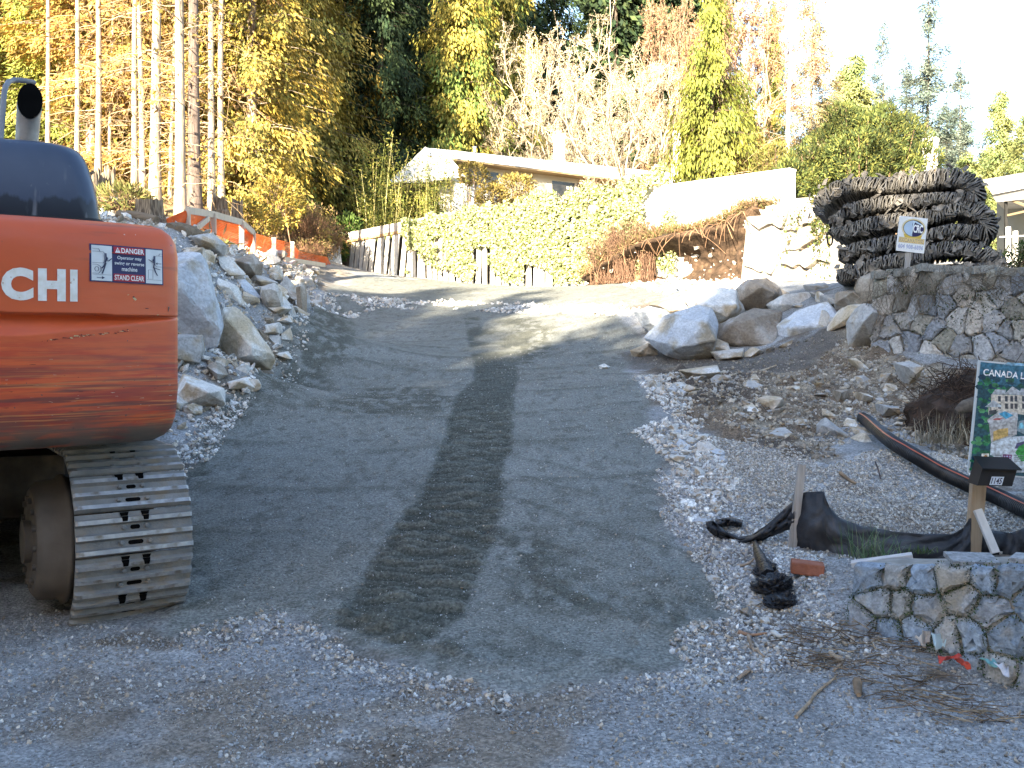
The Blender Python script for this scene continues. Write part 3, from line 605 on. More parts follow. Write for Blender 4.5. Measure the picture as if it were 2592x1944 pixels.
RB_ = [
 ([(1690, 805), (1763, 782), (1796, 786), (1808, 822), (1804, 860), (1795, 908), (1740, 908), (1690, 892), (1645, 855)], 15.0, .9, 'blue', 'blue-white boulder with a sharp vertical edge nearest the driveway'),
 ([(1611, 790), (1645, 778), (1683, 788), (1701, 803), (1655, 842), (1630, 824)], 15.8, .7, 'blue', 'leftmost low blue-grey boulder half sunk in the driveway edge'),
 ([(1650, 771), (1712, 749), (1737, 752), (1758, 782), (1725, 795), (1680, 793)], 16.7, .8, 'brown', 'flat earth covered boulder behind the sharp blue-white one'),
 ([(1737, 749), (1813, 734), (1857, 737), (1882, 784), (1857, 795), (1829, 827), (1797, 811), (1790, 787), (1750, 777)], 16.2, .9, 'white', 'big pale boulder pointing down between blue-white and brown ones'),
 ([(1870, 733), (1895, 714), (1940, 709), (1968, 731), (1977, 752), (1946, 779), (1930, 795), (1918, 782), (1870, 768)], 16.6, .8, 'brown', 'dark brown rounded boulder on top of the right heap'),
 ([(1832, 822), (1876, 799), (1914, 787), (1971, 794), (1970, 828), (1954, 884), (1908, 878), (1845, 880), (1814, 865)], 15.3, .9, 'brown', 'large brown-grey block at the centre of the boulder heap'),
 ([(1952, 771), (1984, 750), (2044, 744), (2087, 774), (2028, 786), (1987, 805), (1963, 789)], 16.1, .8, 'white', 'pale flat topped boulder right of the dark brown top one'),
 ([(1971, 825), (2032, 787), (2085, 772), (2119, 788), (2106, 830), (2054, 865), (1994, 886), (1976, 880)], 15.1, .9, 'blue', 'large blue-grey boulder at the right end of the heap'),
 ([(1792, 880), (1813, 857), (1844, 869), (1844, 888)], 14.9, .4, 'tan', 'small tan rock in the gap left of the centre block'),
 ([(1802, 891), (1880, 883), (1880, 909), (1817, 910)], 14.7, .5, 'white', 'low white rock under the centre block'),
 ([(1874, 904), (1908, 880), (1948, 894), (1935, 910)], 14.7, .5, 'tan', 'low tan rock under the right side of the centre block'),
 ([(2185, 705), (2235, 685), (2273, 703), (2281, 736), (2273, 772), (2185, 770), (2177, 740)], 13.6, .8, 'brown', 'brown boulder at the wall end below the rubber mats'),
 ([(2128, 739), (2186, 737), (2185, 773), (2121, 766)], 14.6, .6, 'brown', 'flat stone left of the brown wall end boulder'),
 ([(2083, 749), (2123, 744), (2132, 773), (2090, 773)], 15.3, .5, 'grey', 'grey rock below the left end of the rubber mats'),
 ([(2143, 777), (2183, 772), (2176, 804), (2100, 838), (2128, 804)], 14.3, .6, 'tan', 'slanting tan rock right of the large blue-grey boulder'),
 ([(2159, 815), (2183, 775), (2209, 775), (2236, 824), (2193, 851), (2159, 857)], 13.4, .6, 'grey', 'lumpy grey rock at the left end of the mossy wall'),
 ([(2040, 722), (2090, 716), (2120, 738), (2060, 746)], 17.0, .5, 'grey', 'grey rock lying below the hanging tyre mat corner')]
def grow(ol, f): a = np.array(ol, float); c = a.mean(0); return [tuple(c+(p-c)*f) for p in a]
for i, (ol, y, t, k, lab) in enumerate(RB_): boulder(grow(ol, 1.15), y, t, k, lab, 200+i, group='boulders of the right heap')
RU_ = [
 ([(1921, 1008), (1945, 1001), (1972, 1003), (1985, 1025), (1977, 1047), (1945, 1052), (1920, 1025)], 10.8, .4, 'tan', 'chunky tan rock largest in the middle of the rubble slope'),
 ([(1862, 1037), (1905, 1019), (1923, 1043), (1868, 1046)], 10.7, .35, 'tan', 'low tan rock left of the chunky tan one'),
 ([(1748, 1008), (1804, 1006), (1818, 1029), (1762, 1037)], 11.0, .4, 'tan', 'tan slab next to the white driveway edge stones'),
 ([(1716, 937), (1813, 925), (1828, 948), (1756, 954)], 12.6, .5, 'tan', 'long low tan slab along the dark track'),
 ([(1868, 1103), (1937, 1088), (1935, 1121), (1874, 1125)], 9.6, .4, 'brown', 'brown block at the lower edge of the rubble'),
 ([(1941, 1094), (1990, 1082), (2012, 1100), (1990, 1125), (1943, 1123)], 9.5, .4, 'grey', 'grey rock beside the brown block low on the rubble'),
 ([(2077, 1075), (2095, 1057), (2155, 1108), (2152, 1128), (2103, 1129), (2072, 1100)], 9.6, .45, 'grey', 'broad grey rock left of the black pipe end'),
 ([(2158, 1111), (2189, 1095), (2209, 1118), (2209, 1138), (2164, 1128)], 9.3, .3, 'tan', 'tan rock under the start of the black pipe'),
 ([(2115, 988), (2146, 986), (2152, 1010), (2122, 1013)], 10.9, .3, 'brown', 'brown rock above the black pipe end on the left'),
 ([(2173, 992), (2200, 997), (2206, 1015), (2175, 1016)], 10.9, .3, 'tan', 'small tan rock just above the black pipe end'),
 ([(2224, 1022), (2273, 1029), (2275, 1052), (2231, 1055)], 10.4, .35, 'grey', 'grey rock on the right above the black pipe'),
 ([(2238, 854), (2278, 874), (2247, 876)], 12.6, .3, 'tan', 'pointed tan rock against the foot of the mossy wall'),
 ([(2150, 908), (2165, 906), (2202, 937), (2175, 939)], 11.8, .3, 'tan', 'thin tilted rock on the slope below the mossy wall'),
 ([(2271, 919), (2305, 914), (2329, 930), (2298, 955)], 11.6, .4, 'grey', 'grey stone beside the dark root mound')]
for i, (ol, y, t, k, lab) in enumerate(RU_): boulder(ol, y, t, k, lab, 300+i, 'rock', 'rocks on the rubble slope', 'rock')
# small rocks, each an object of its own
PROTO = []
for i in range(12):
    rg = np.random.default_rng(500+i); p = rg.normal(size=(11, 3)); p /= np.abs(p).max(axis=1)[:, None]*.45+np.linalg.norm(p, axis=1)[:, None]*.55; p *= np.array([1, .75+.2*rg.random(), .5+.25*rg.random()])*.5
    bm = hull([Vector(q) for q in p]); rough_up(bm, 1., i, 1, .02); me = bpy.data.meshes.new('rock'); bm.to_mesh(me); bm.free(); PROTO.append(me)
KM = {}
def protomesh(i, k):
    if (i, k) not in KM: m = PROTO[i].copy(); m.materials.clear(); m.materials.append(M_ROCK[k]); KM[i, k] = m
    return KM[i, k]
def scatter(poly, n, s0, s1, kinds, label, group, seed, sep=.8, bury=.22):
    rg = np.random.default_rng(seed); poly = gpoly(poly); lo, hi = poly.min(0), poly.max(0); put = []; tries = 0
    while len(put) < n and tries < n*60:
        tries += 1; q = lo+(hi-lo)*rg.random(2)
        if not inpoly(q[:1], q[1:], poly)[0]: continue
        s = s0*(s1/s0)**(rg.random()**1.6)
        if any((q[0]-a)**2+(q[1]-b)**2 < (sep*(s+c)*.5)**2 for a, b, c in put): continue
        put.append((*q, s)); k = kinds[rg.integers(len(kinds))]
        o = bpy.data.objects.new('rock', protomesh(int(rg.integers(12)), k)); COL.objects.link(o)
        o.scale = (s*rg.uniform(.8, 1.25), s*rg.uniform(.8, 1.2), s*rg.uniform(.7, 1.2)); o.rotation_euler = (rg.uniform(-.5, .5), rg.uniform(-.5, .5), rg.uniform(0, 6.28))
        o.location = (q[0], q[1], gz(q[0], q[1])+s*(.28-bury)); tag(o, label, 'rock', group)
EDGE = [(1610, 960), (1720, 950), (1745, 1020), (1790, 1120), (1850, 1180), (1860, 1270), (1790, 1330), (1700, 1300), (1700, 1180), (1650, 1100), (1720, 1060), (1660, 1010)]
scatter(EDGE, 68, .07, .22, ['white', 'white', 'white', 'blue'], 'pale broken stone in the strip along the right driveway edge', 'stones of the right driveway edge', 1, .72)
scatter([(1740, 950), (2080, 960), (2250, 900), (2380, 960), (2300, 1060), (2150, 1120), (2060, 1170), (1850, 1090), (1750, 1040)], 44, .10, .27, ['tan', 'brown', 'tan', 'grey'], 'earth stained rock lying loose in the rubble slope on the right', 'loose rocks of the rubble slope', 2, .8)
scatter([(430, 700), (640, 630), (800, 700), (800, 780), (720, 850), (690, 940), (640, 1000), (560, 1010), (440, 1100), (430, 950)], 84, .22, .62, ['white', 'grey', 'tan', 'white', 'brown'], 'loose broken rock between the boulders of the left bank', 'loose rocks of the left bank', 3, .48)
scatter([(1740, 1400), (1800, 1380), (2000, 1560), (1980, 1640), (1860, 1560), (1800, 1480)], 10, .05, .12, ['white', 'grey'], 'small pale stone in the gravel beside the black plastic bag', 'stones by the black plastic bag', 4, 1.)
scatter([(430, 560), (620, 600), (800, 690), (640, 650), (500, 620)], 24, .16, .42, ['white', 'tan', 'grey'], 'rock on the crest of the left bank under the orange netting', 'rocks under the orange netting', 5, .6)
scatter([(1300, 690), (1870, 690), (1960, 705), (1900, 722), (1560, 712)], 12, .12, .3, ['white', 'white', 'tan'], 'sunlit white rock lying along the foot of the earth bank', 'rocks at the foot of the earth bank', 6, .7)
scatter([(1640, 800), (1760, 760), (1900, 730), (2100, 735), (2180, 770), (2120, 850), (1960, 900), (1800, 905), (1680, 890)], 26, .2, .5, ['grey', 'brown', 'tan', 'white'], 'rock packed into the gaps of the right boulder heap', 'rocks in the gaps of the right heap', 9, .75)
o = boulder([(1515, 925), (1530, 920), (1545, 928), (1540, 940), (1520, 940)], 14.6, .14, 'white', 'lone pale round stone on the driveway right of the tracks', 401, 'rock', name='rock')
o = boulder([(1595, 887), (1640, 868), (1662, 880), (1668, 900), (1610, 898)], 14.9, .25, 'tan', 'tan rock at the tip of the sharp blue-white boulder', 402, 'rock', name='rock')
o = boulder([(1265, 690), (1275, 683), (1318, 683), (1326, 705), (1270, 705)], 33, .5, 'white', 'white square block at the end of the plank fence', 403, 'block', name='stone_block')
# ---- gravel: far too many to count
GICO = None
def gravel(name, poly, n, s0, s1, cols, label, seed, mask=None, conv=True, dz=0.):
    bm = bmesh.new(); bmesh.ops.create_icosphere(bm, subdivisions=1, radius=1.); V0 = np.array([v.co[:] for v in bm.verts]); F0_ = np.array([[v.index for v in f.verts] for f in bm.faces]); bm.free()
    bm = bmesh.new(); bmesh.ops.create_cube(bm, size=1.5); bmesh.ops.bevel(bm, geom=bm.edges[:], offset=.3, segments=1, affect='EDGES'); bmesh.ops.triangulate(bm, faces=bm.faces); V1 = np.array([v.co[:] for v in bm.verts]); F1_ = np.array([[v.index for v in f.verts] for f in bm.faces]); bm.free()
    rg = np.random.default_rng(seed); poly = gpoly(poly) if conv else np.array(poly); lo, hi = poly.min(0), poly.max(0)
    q = lo+(hi-lo)*rg.random((n*4, 2)); x, y = wob(q[:, 0], q[:, 1], .3, seed+60); q = q[inpoly(x, y, poly)]
    if mask is not None: q = q[mask(q[:, 0], q[:, 1], rg)]
    q = q[:n]; n = len(q); i = np.clip(np.searchsorted(gx, q[:, 0]), 1, len(gx)-1); j = np.clip(np.searchsorted(gy, q[:, 1]), 1, len(gy)-1); z = (GZ[j, i]+GZ[j-1, i-1])/2
    s = s0*(s1/s0)**(rg.random(n)**2.2); A = rg.uniform(0, 6.28, n); ca, sa = np.cos(A), np.sin(A)
    c = np.array(cols)[rg.integers(len(cols), size=n)]*rg.uniform(.65, 1.35, (n, 1)); mb = MB()
    V0 = V1[:24] if len(V1) >= 24 else V0; F0_ = F1_
    nv_ = len(V0); D = V0[None]*rg.uniform(.5, 1.15, (n, 1, 3))*np.array([1, .8, .6])+rg.normal(size=(n, nv_, 3))*.10
    D = D*(s[:, None, None]*.5)
    T = rg.normal(size=(n, 2))*.4; D[:, :, 2] += D[:, :, 0]*T[:, :1]+D[:, :, 1]*T[:, 1:]
    X = D[:, :, 0]*ca[:, None]-D[:, :, 1]*sa[:, None]; Y = D[:, :, 0]*sa[:, None]+D[:, :, 1]*ca[:, None]
    V = np.stack([X+q[:, :1], Y+q[:, 1:], D[:, :, 2]+z[:, None]+s[:, None]*.12+dz], -1).reshape(-1, 3)
    Fq = (F0_[None]+(np.arange(n)*nv_)[:, None, None]).reshape(-1, 3); mb.add(V, Fq, np.repeat(c, len(F0_), 0))
    return tag(mb.build(name, M_GRAVEL), label, 'gravel', kind='stuff')
M_GRAVEL = mk('gravel_stones', .7, 1.25, scale=60, attr=True, rough=.9, spec=.25)
PALE = [(.44, .45, .45), (.5, .49, .46), (.36, .37, .38), (.42, .36, .29), (.30, .31, .33)]
WHITE = [(.6, .6, .58), (.66, .64, .6), (.5, .5, .49), (.55, .48, .4)]
def patchy(a, s): return lambda x, y, rg: (fbm(x*1.3, y*1.3, s, 4)+.25*(fbm(x*6, y*6, s+3, 2)-.5)) > a
notroad = lambda x, y: ~inpoly(*wob(x, y, .22, 3), ROAD)
gravel('gravel', [(-2.9, 2.9), (5.5, 2.9), (5.0, 5.6), (1.3, 6.6), (1.0, 5.2), (0, 4.6), (-1.5, 5.2), (-2.6, 5.6), (-4.4, 5.5)], 60000, .005, .030, [tuple(np.array(q_)*.86) for q_ in PALE], 'loose crushed grey stone over the street edge', 1, lambda x, y, rg: patchy(.40, 61)(x, y, rg) & notroad(x, y), False)
gravel('gravel', [(420, 1600), (560, 1575), (700, 1548), (860, 1600), (1000, 1655), (1120, 1705), (1280, 1755), (1300, 1810), (1080, 1760), (860, 1680), (700, 1620), (480, 1650)], 2000, .010, .045, PALE, 'rim of pale stones where the driveway meets the street', 2)
gravel('gravel', [(1690, 1190), (1850, 1260), (1990, 1330), (2010, 1390), (2120, 1430), (2140, 1580), (2330, 1670), (1960, 1700), (1500, 1760), (1740, 1680), (1725, 1600), (1870, 1550), (1760, 1400), (1700, 1320)], 15000, .010, .042, PALE+WHITE[:1], 'loose pale gravel between the driveway and the low wall', 3)
gravel('gravel', [(1740, 1090), (1850, 1110), (2060, 1180), (2140, 1160), (2270, 1140), (2420, 1160), (2592, 1260), (2592, 1395), (2450, 1395), (2180, 1400), (2080, 1340), (2000, 1330), (1830, 1270)], 22000, .012, .036, [(.46, .45, .42), (.52, .5, .46), (.38, .38, .37), (.44, .39, .32)], 'heap of fine pale drain gravel behind the black silt fabric', 4)
gravel('gravel', [(1690, 940), (2000, 950), (2130, 860), (2260, 900), (2592, 970), (2592, 1150), (2420, 1160), (2200, 1060), (2070, 1180), (1850, 1100), (1740, 1040)], 9000, .018, .09, [(.36, .31, .24), (.42, .38, .32), (.28, .24, .19), (.33, .32, .30)], 'stony rubble in the dug soil below the stone wall', 5)
gravel('gravel', [(1600, 955), (1720, 950), (1745, 1020), (1790, 1120), (1850, 1190), (1860, 1270), (1790, 1340), (1700, 1300), (1690, 1180), (1620, 1100), (1690, 1060), (1640, 1000)], 2600, .02, .09, WHITE, 'small white chips in the strip along the right driveway edge', 6)
gravel('gravel', [(800, 742), (900, 748), (1100, 762), (1300, 768), (1600, 775), (1700, 790), (1600, 802), (1400, 795), (1180, 785), (960, 778), (800, 790)], 2600, .05, .17, WHITE+PALE[:2], 'line of pale stones across the top of the driveway', 7, patchy(.42, 77))
gravel('gravel', [(430, 720), (640, 640), (800, 700), (800, 790), (700, 870), (700, 940), (620, 1010), (500, 1080), (430, 1120), (300, 1000)], 6500, .03, .16, WHITE+[(.4, .34, .26), (.3, .26, .2)], 'broken stone filling the left bank between the boulders', 8)
gravel('gravel', [(430, 1120), (600, 1010), (650, 1010), (540, 1130), (470, 1200), (400, 1260)], 700, .02, .08, WHITE, 'pale chips between the excavator and the driveway', 9)
gravel('gravel', [(1340, 690), (1900, 694), (1960, 706), (1900, 735), (1700, 745), (1560, 716)], 1500, .06, .25, WHITE, 'sunlit pale rubble at the foot of the earth bank', 10)
gravel('gravel', [(500, 1560), (700, 900), (1600, 830), (1700, 1300), (1850, 1540), (1280, 1750), (850, 1600)], 14000, .005, .020, PALE, 'scattered chips on the compacted driveway', 12)
gravel('gravel', [(700, 860), (800, 790), (760, 900), (640, 1000), (620, 990)], 500, .03, .1, WHITE, 'pale chips along the left driveway edge', 13)
gravel('gravel', [(150, 480), (420, 560), (520, 600), (640, 640), (560, 650), (430, 640), (250, 590), (60, 560)], 2500, .04, .2, WHITE+[(.4, .34, .26), (.3, .26, .2)], 'broken pale stone over the ground at the edge of the wood', 14)
mbp = MB()
Vb = np.concatenate(rows)
for i_ in range(70):
    k = rng.integers(3, nE-3)+nE*rng.integers(2, 22); p_ = Vb[k]+np.array([nF[0], nF[1], 0])*.02; r_ = .03*(1+3*rng.random()**5); d_ = runit(8, rng)*r_
    mbp.add(p_+d_, [(0, 1, 2), (2, 3, 4), (4, 5, 6), (0, 2, 4), (1, 3, 5), (6, 7, 0), (1, 4, 7), (2, 5, 7)], (.6, .56, .5))
o = mbp.build('pebbles', M_GRAVEL); tag(o, 'white pebbles stuck in the raw earth bank', 'pebbles', kind='stuff')
gravel('gravel', [(-3.0, 2.9), (5.5, 2.9), (5.0, 5.0), (1.4, 6.2), (1.0, 5.0), (0, 4.6), (-1.5, 5.2), (-2.6, 5.6), (-4.4, 5.5)], 70000, .004, .011, [tuple(np.array(q_)*.85) for q_ in PALE]+[(.16, .15, .14), (.2, .17, .14), (.25, .25, .26)], 'fine grit over the street edge', 21, lambda x, y, rg: notroad(x, y), False)
gravel('gravel', [(470, 1500), (620, 1050), (800, 900), (1560, 900), (1660, 1200), (1850, 1540), (1280, 1750), (850, 1600)], 60000, .004, .010, [(.13, .135, .125), (.3, .31, .29), (.2, .21, .19), (.38, .38, .36)], 'fine grit in the compacted driveway', 22)
gravel('gravel', [(1580, 900), (1900, 900), (2110, 830), (2150, 850), (1990, 945), (1720, 935)], 900, .012, .06, [(.3, .26, .2), (.2, .18, .15), (.36, .33, .29)], 'sparse stones on the dark dug track', 23)
# ---------------------------------------------------------------- lettering
def text2d(body, bold=0., spacing=1.):
    c = bpy.data.curves.new('t', 'FONT'); c.body = body; c.size = 1; c.offset = bold; c.space_character = spacing; c.resolution_u = 4; c.align_x = 'CENTER'; c.space_line = .95
    o = bpy.data.objects.new('t', c); COL.objects.link(o); dg = bpy.context.evaluated_depsgraph_get(); m = o.evaluated_get(dg).to_mesh()
    V = np.array([v.co[:2] for v in m.vertices]); Fc = [tuple(p.vertices) for p in m.polygons]; bpy.data.objects.remove(o); bpy.data.curves.remove(c)
    return (V-V.min(0))/np.ptp(V, axis=0), Fc            # fills the unit square
def put_text(mb, body, x0, y0, x1, y1, to3, h, col, bold=0., spacing=1., mi=0):
    V, Fc = text2d(body, bold, spacing); mb.add(to3(x0+V[:, 0]*(x1-x0), y0+V[:, 1]*(y1-y0), h), Fc, col, mi)
def poly2d(mb, pts, to3, h, col):
    p = np.array(pts, float); mb.add(to3(p[:, 0], p[:, 1], h), [tuple(range(len(p)))], col)
def rect2d(mb, x0, y0, x1, y1, to3, h, col, n=1):
    for i in range(n):
        a, b = x0+(x1-x0)*i/n, x0+(x1-x0)*(i+1)/n; poly2d(mb, [(a, y0), (b, y0), (b, y1), (a, y1)], to3, h, col)
def line2d(mb, pts, wd, to3, h, col):
    p = np.array(pts, float)
    for a, b in zip(p[:-1], p[1:]):
        d = b-a; L = np.linalg.norm(d)
        if L < 1e-9: continue
        n = np.array([-d[1], d[0]])/L*wd/2; e = d/L*wd*.3; poly2d(mb, [a-n-e, b-n+e, b+n+e, a+n-e], to3, h, col)
# ---------------------------------------------------------------- excavator
EB = math.radians(24); EC = np.array([-4.03, 7.26, .015])
ex_ = thing('excavator', 'worn orange tracked excavator parked at the left edge, seen from its rear corner', 'excavator', EC); ex_.rotation_euler = (0, 0, EB)
ER = np.array([[math.cos(EB), -math.sin(EB), 0], [math.sin(EB), math.cos(EB), 0], [0, 0, 1]])
def loc(p): return (np.asarray(p)-EC)@ER
def wld(p): return np.asarray(p)@ER.T+EC
def pix(p): p = wld(p); return np.stack([CU+F*p[..., 0]/p[..., 1], HV-F*(p[..., 2]-EYE)/p[..., 1]], -1)
# paint: orange fading to scraped red and grime towards the bottom edge
def paint(name):
    m = bpy.data.materials.new(name); m.use_nodes = True; n = m.node_tree; N = n.nodes; L = n.links; b = N['Principled BSDF']
    tc = N.new('ShaderNodeTexCoord'); sp = N.new('ShaderNodeSeparateXYZ'); L.new(tc.outputs['Object'], sp.inputs[0])
    def mp(st): x = N.new('ShaderNodeMapping'); x.inputs['Scale'].default_value = st; L.new(tc.outputs['Object'], x.inputs[0]); return x.outputs[0]
    def nz(st, sc, dt=6):
        t = N.new('ShaderNodeTexNoise'); t.inputs['Scale'].default_value = sc; t.inputs['Detail'].default_value = dt; L.new(mp(st), t.inputs['Vector']); return t.outputs['Fac']
    def mr(src, a, bb, c=0., d=1.):
        r = N.new('ShaderNodeMapRange'); r.inputs[1].default_value = a; r.inputs[2].default_value = bb; r.inputs[3].default_value = c; r.inputs[4].default_value = d; L.new(src, r.inputs[0]); return r.outputs[0]
    def mul(a, c):
        r = N.new('ShaderNodeMath'); r.operation = 'MULTIPLY'; L.new(a, r.inputs[0])
        if isinstance(c, float): r.inputs[1].default_value = c
        else: L.new(c, r.inputs[1])
        return r.outputs[0]
    def mix(f, a, bb):
        x = N.new('ShaderNodeMix'); x.data_type = 'RGBA'
        for s, v in ((x.inputs[0], f), (x.inputs[6], a), (x.inputs[7], bb)):
            if isinstance(v, tuple): s.default_value = (*v, 1)
            else: L.new(v, s)
        return x.outputs[2]
    z = sp.outputs[2]
    c = mix(mr(nz((1, 1, 1), 1.5), .35, .65), (.60, .105, .028), (.52, .085, .024))
    c = mix(mul(mr(z, 1.68, 1.45), mr(nz((1.2, 1.2, 9), 3, 8), .45, .6)), c, (.42, .045, .022))
    c = mix(mul(mr(z, 1.62, 1.30, 0, .8), mr(nz((.6, .6, 14), 4, 9), .47, .60)), c, (.10, .05, .04))
    c = mix(mul(mr(z, 1.50, 1.2, 0, .85), mr(nz((.5, .5, 5), 2.4, 8), .42, .62)), c, (.22, .032, .022))
    c = mix(mul(mr(z, 1.60, 1.15, 0, .9), mr(nz((.4, .4, 20), 5, 9), .56, .63)), c, (.55, .20, .06))
    c = mix(mul(mr(z, 1.26, 1.05), mr(nz((1, 1, 4), 6, 8), .40, .56)), c, (.10, .075, .055))
    c = mix(mul(mr(z, 1.16, 1.06, 0, .9), mr(nz((1, 1, 1), 4, 8), .3, .5)), c, (.13, .105, .08))
    c = mix(mul(mr(z, 2.3, 1.9, .9, .3), mr(nz((.5, .5, 8), 3, 9), .60, .72)), c, (.22, .07, .04))
    c = mix(mr(nz((1, 1, 1), 34, 3), .735, .75), c, (.12, .06, .05))
    L.new(c, b.inputs['Base Color']); L.new(mr(nz((1, 1, 4), 6), .3, .7, .34, .55), b.inputs['Roughness'])
    bp = N.new('ShaderNodeBump'); bp.inputs['Strength'].default_value = .12; bp.inputs['Distance'].default_value = .01; L.new(nz((1, 1, 3), 9), bp.inputs['Height']); L.new(bp.outputs[0], b.inputs['Normal'])
    return m
M_ORANGE = paint('scraped_orange_paint')
M_DECAL = mk('decal_print', .93, 1.03, scale=20, attr=True, rough=.45)
M_WORNWHITE = mk('worn_white_lettering', (.80, .80, .78), (.70, .68, .62), scale=30, rough=.5, c3=(.5, .35, .25), c3scale=45, c3lo=.66, c3hi=.72)
M_HOOD = mk('blue_grey_hood_paint', (.034, .050, .088), (.046, .063, .105), scale=4, rough=.32, bump=.04, c3=(.13, .14, .15), c3scale=18, c3lo=.68, c3hi=.8, spec=.5)
def hood_grime(m):
    n = m.node_tree; N = n.nodes; L = n.links; b = N['Principled BSDF']; src = b.inputs['Base Color'].links[0].from_socket
    tc = N.new('ShaderNodeTexCoord'); sp = N.new('ShaderNodeSeparateXYZ'); L.new(tc.outputs['Object'], sp.inputs[0]); mp = N.new('ShaderNodeMapping'); mp.inputs['Scale'].default_value = (16, 16, .9); L.new(tc.outputs['Object'], mp.inputs[0])
    t = N.new('ShaderNodeTexNoise'); t.inputs['Scale'].default_value = 1.; t.inputs['Detail'].default_value = 4; L.new(mp.outputs[0], t.inputs[0])
    a = N.new('ShaderNodeMath'); a.operation = 'MULTIPLY_ADD'; L.new(t.outputs[0], a.inputs[0]); a.inputs[1].default_value = .16; L.new(sp.outputs[2], a.inputs[2])
    def ramp(s_, x0, x1): r = N.new('ShaderNodeMapRange'); r.inputs[1].default_value = x0; r.inputs[2].default_value = x1; L.new(s_, r.inputs[0]); return r.outputs[0]
    x = N.new('ShaderNodeMix'); x.data_type = 'RGBA'; L.new(ramp(a.outputs[0], 2.475, 2.455), x.inputs[0]); L.new(src, x.inputs[6]); x.inputs[7].default_value = (.014, .019, .030, 1)
    k = N.new('ShaderNodeMath'); k.operation = 'MULTIPLY'; L.new(ramp(t.outputs[0], .60, .70), k.inputs[0]); L.new(ramp(sp.outputs[2], 2.62, 2.48), k.inputs[1])
    y = N.new('ShaderNodeMix'); y.data_type = 'RGBA'; L.new(k.outputs[0], y.inputs[0]); L.new(x.outputs[2], y.inputs[6]); y.inputs[7].default_value = (.12, .135, .16, 1); L.new(y.outputs[2], b.inputs['Base Color'])
hood_grime(M_HOOD)
M_BLACK = mk('black_rubber', (.012, .012, .012), (.02, .02, .02), rough=.6)
M_HOLEBLACK = mk('hole_black', (.004, .004, .004), (.006, .006, .006), rough=1, spec=0)  # flat black painting in the dark inside the exhaust mouth and shoe holes
M_TUBE = mk('grey_rail_paint', (.16, .17, .19), (.22, .22, .23), scale=10, rough=.4)
M_PIPE = mk('worn_steel_pipe', (.22, .2, .18), (.34, .32, .3), scale=9, rough=.5, metal=.3, c3=(.2, .12, .07))
M_SHOE = mk('muddy_track_steel', (.165, .17, .17), (.235, .235, .23), scale=7, rough=.7, bump=.35, bscale=50, metal=.2, c3=(.23, .20, .165), c3scale=9, c3lo=.54, c3hi=.7, rnd=.10)
M_WORN = mk('polished_grouser_steel', (.29, .30, .31), (.42, .42, .42), scale=20, rough=.45, metal=.5, bump=.2, c3=(.19, .17, .14), c3scale=14)
M_DARKSTEEL = mk('dirty_dark_steel', (.035, .03, .026), (.07, .06, .05), scale=6, rough=.9, bump=.4, c3=(.11, .09, .07), c3scale=3)
R0 = 2.75; aC = math.asin(1.22/R0)
pl = [(1.33, -.6), (1.345, -1.6), (1.35, -2.18)]; nr_ = [(1, 0), (1, 0), (1, 0)]
ce = np.array([R0*math.sin(aC), -R0*math.cos(aC)])        # where the arc ends
cc_ = np.array([ce[0]-.13*math.sin(aC), ce[1]+.13*math.cos(aC)])
arcp = []
for a in np.linspace(math.pi/2-aC, -0., 9)[::-1]: pass
outer = []; onrm = []
for p, q in zip(pl, nr_): outer.append(p); onrm.append(q)
for a in np.linspace(0, math.pi/2-aC, 9): outer.append((cc_[0]+.13*math.cos(a), cc_[1]-.13*math.sin(a))); onrm.append((math.cos(a), -math.sin(a)))
outer[0] = (cc_[0]+.13-.01, -.6); outer[1] = (cc_[0]+.13, -1.4); outer[2] = (cc_[0]+.13, cc_[1]+.02)
for a in np.linspace(aC, 0, 40)[1:]: outer.append((R0*math.sin(a), -R0*math.cos(a))); onrm.append((math.sin(a), -math.cos(a)))
outer = np.array(outer); onrm = np.array(onrm, float)
outer = np.concatenate([outer, outer[-2::-1]*[-1, 1]])[::-1]; onrm = np.concatenate([onrm, onrm[-2::-1]*[-1, 1]])[::-1]   # left to right
sl_ = np.r_[0, np.cumsum(np.linalg.norm(np.diff(outer, axis=0), axis=1))]; sl_ -= sl_[-1]/2
def groove(s, z):
    zc = 1.715-.012*(s-1); bh = .115*np.clip((1.42-s)/.9, 0, 1)*np.clip((s+1.42)/.9, 0, 1)**.5+.0001
    t = (zc-z)/bh
    return np.where((t > 0) & (t < 1), .07*(1-t)*np.clip(bh/.05, 0, 1), 0)
def cw(s, z, h=0.):
    s = np.asarray(s, float); z = np.asarray(z, float)
    ins = np.interp(z, [1.02, 1.05, 1.09, 1.15, 1.25, 2.05, 2.12, 2.17, 2.205, 2.225], [.14, .075, .035, .015, 0, 0, .012, .04, .085, .15])+groove(s, z)
    x = np.interp(s, sl_, outer[:, 0]); y = np.interp(s, sl_, outer[:, 1]); nx = np.interp(s, sl_, onrm[:, 0]); ny = np.interp(s, sl_, onrm[:, 1]); L = np.hypot(nx, ny)
    return np.stack([x+nx/L*(h-ins), y+ny/L*(h-ins), z+0*x], -1)
zs = np.array([1.02, 1.035, 1.05, 1.07, 1.09, 1.12, 1.15, 1.2, 1.3, 1.4, 1.5]+list(np.arange(1.56, 1.74, .006))+[1.76, 1.85, 1.95, 2.05, 2.09, 2.12, 2.15, 2.17, 2.19, 2.205, 2.218, 2.225])
ss = np.unique(np.r_[sl_, np.linspace(sl_[0], sl_[-1], 60)]); SG, ZG = np.meshgrid(ss, zs); Vc = cw(SG, ZG).reshape(-1, 3); ncol = len(ss)
q = np.array([(j*ncol+i, j*ncol+i+1, (j+1)*ncol+i+1, (j+1)*ncol+i) for j in range(len(zs)-1) for i in range(ncol-1)])
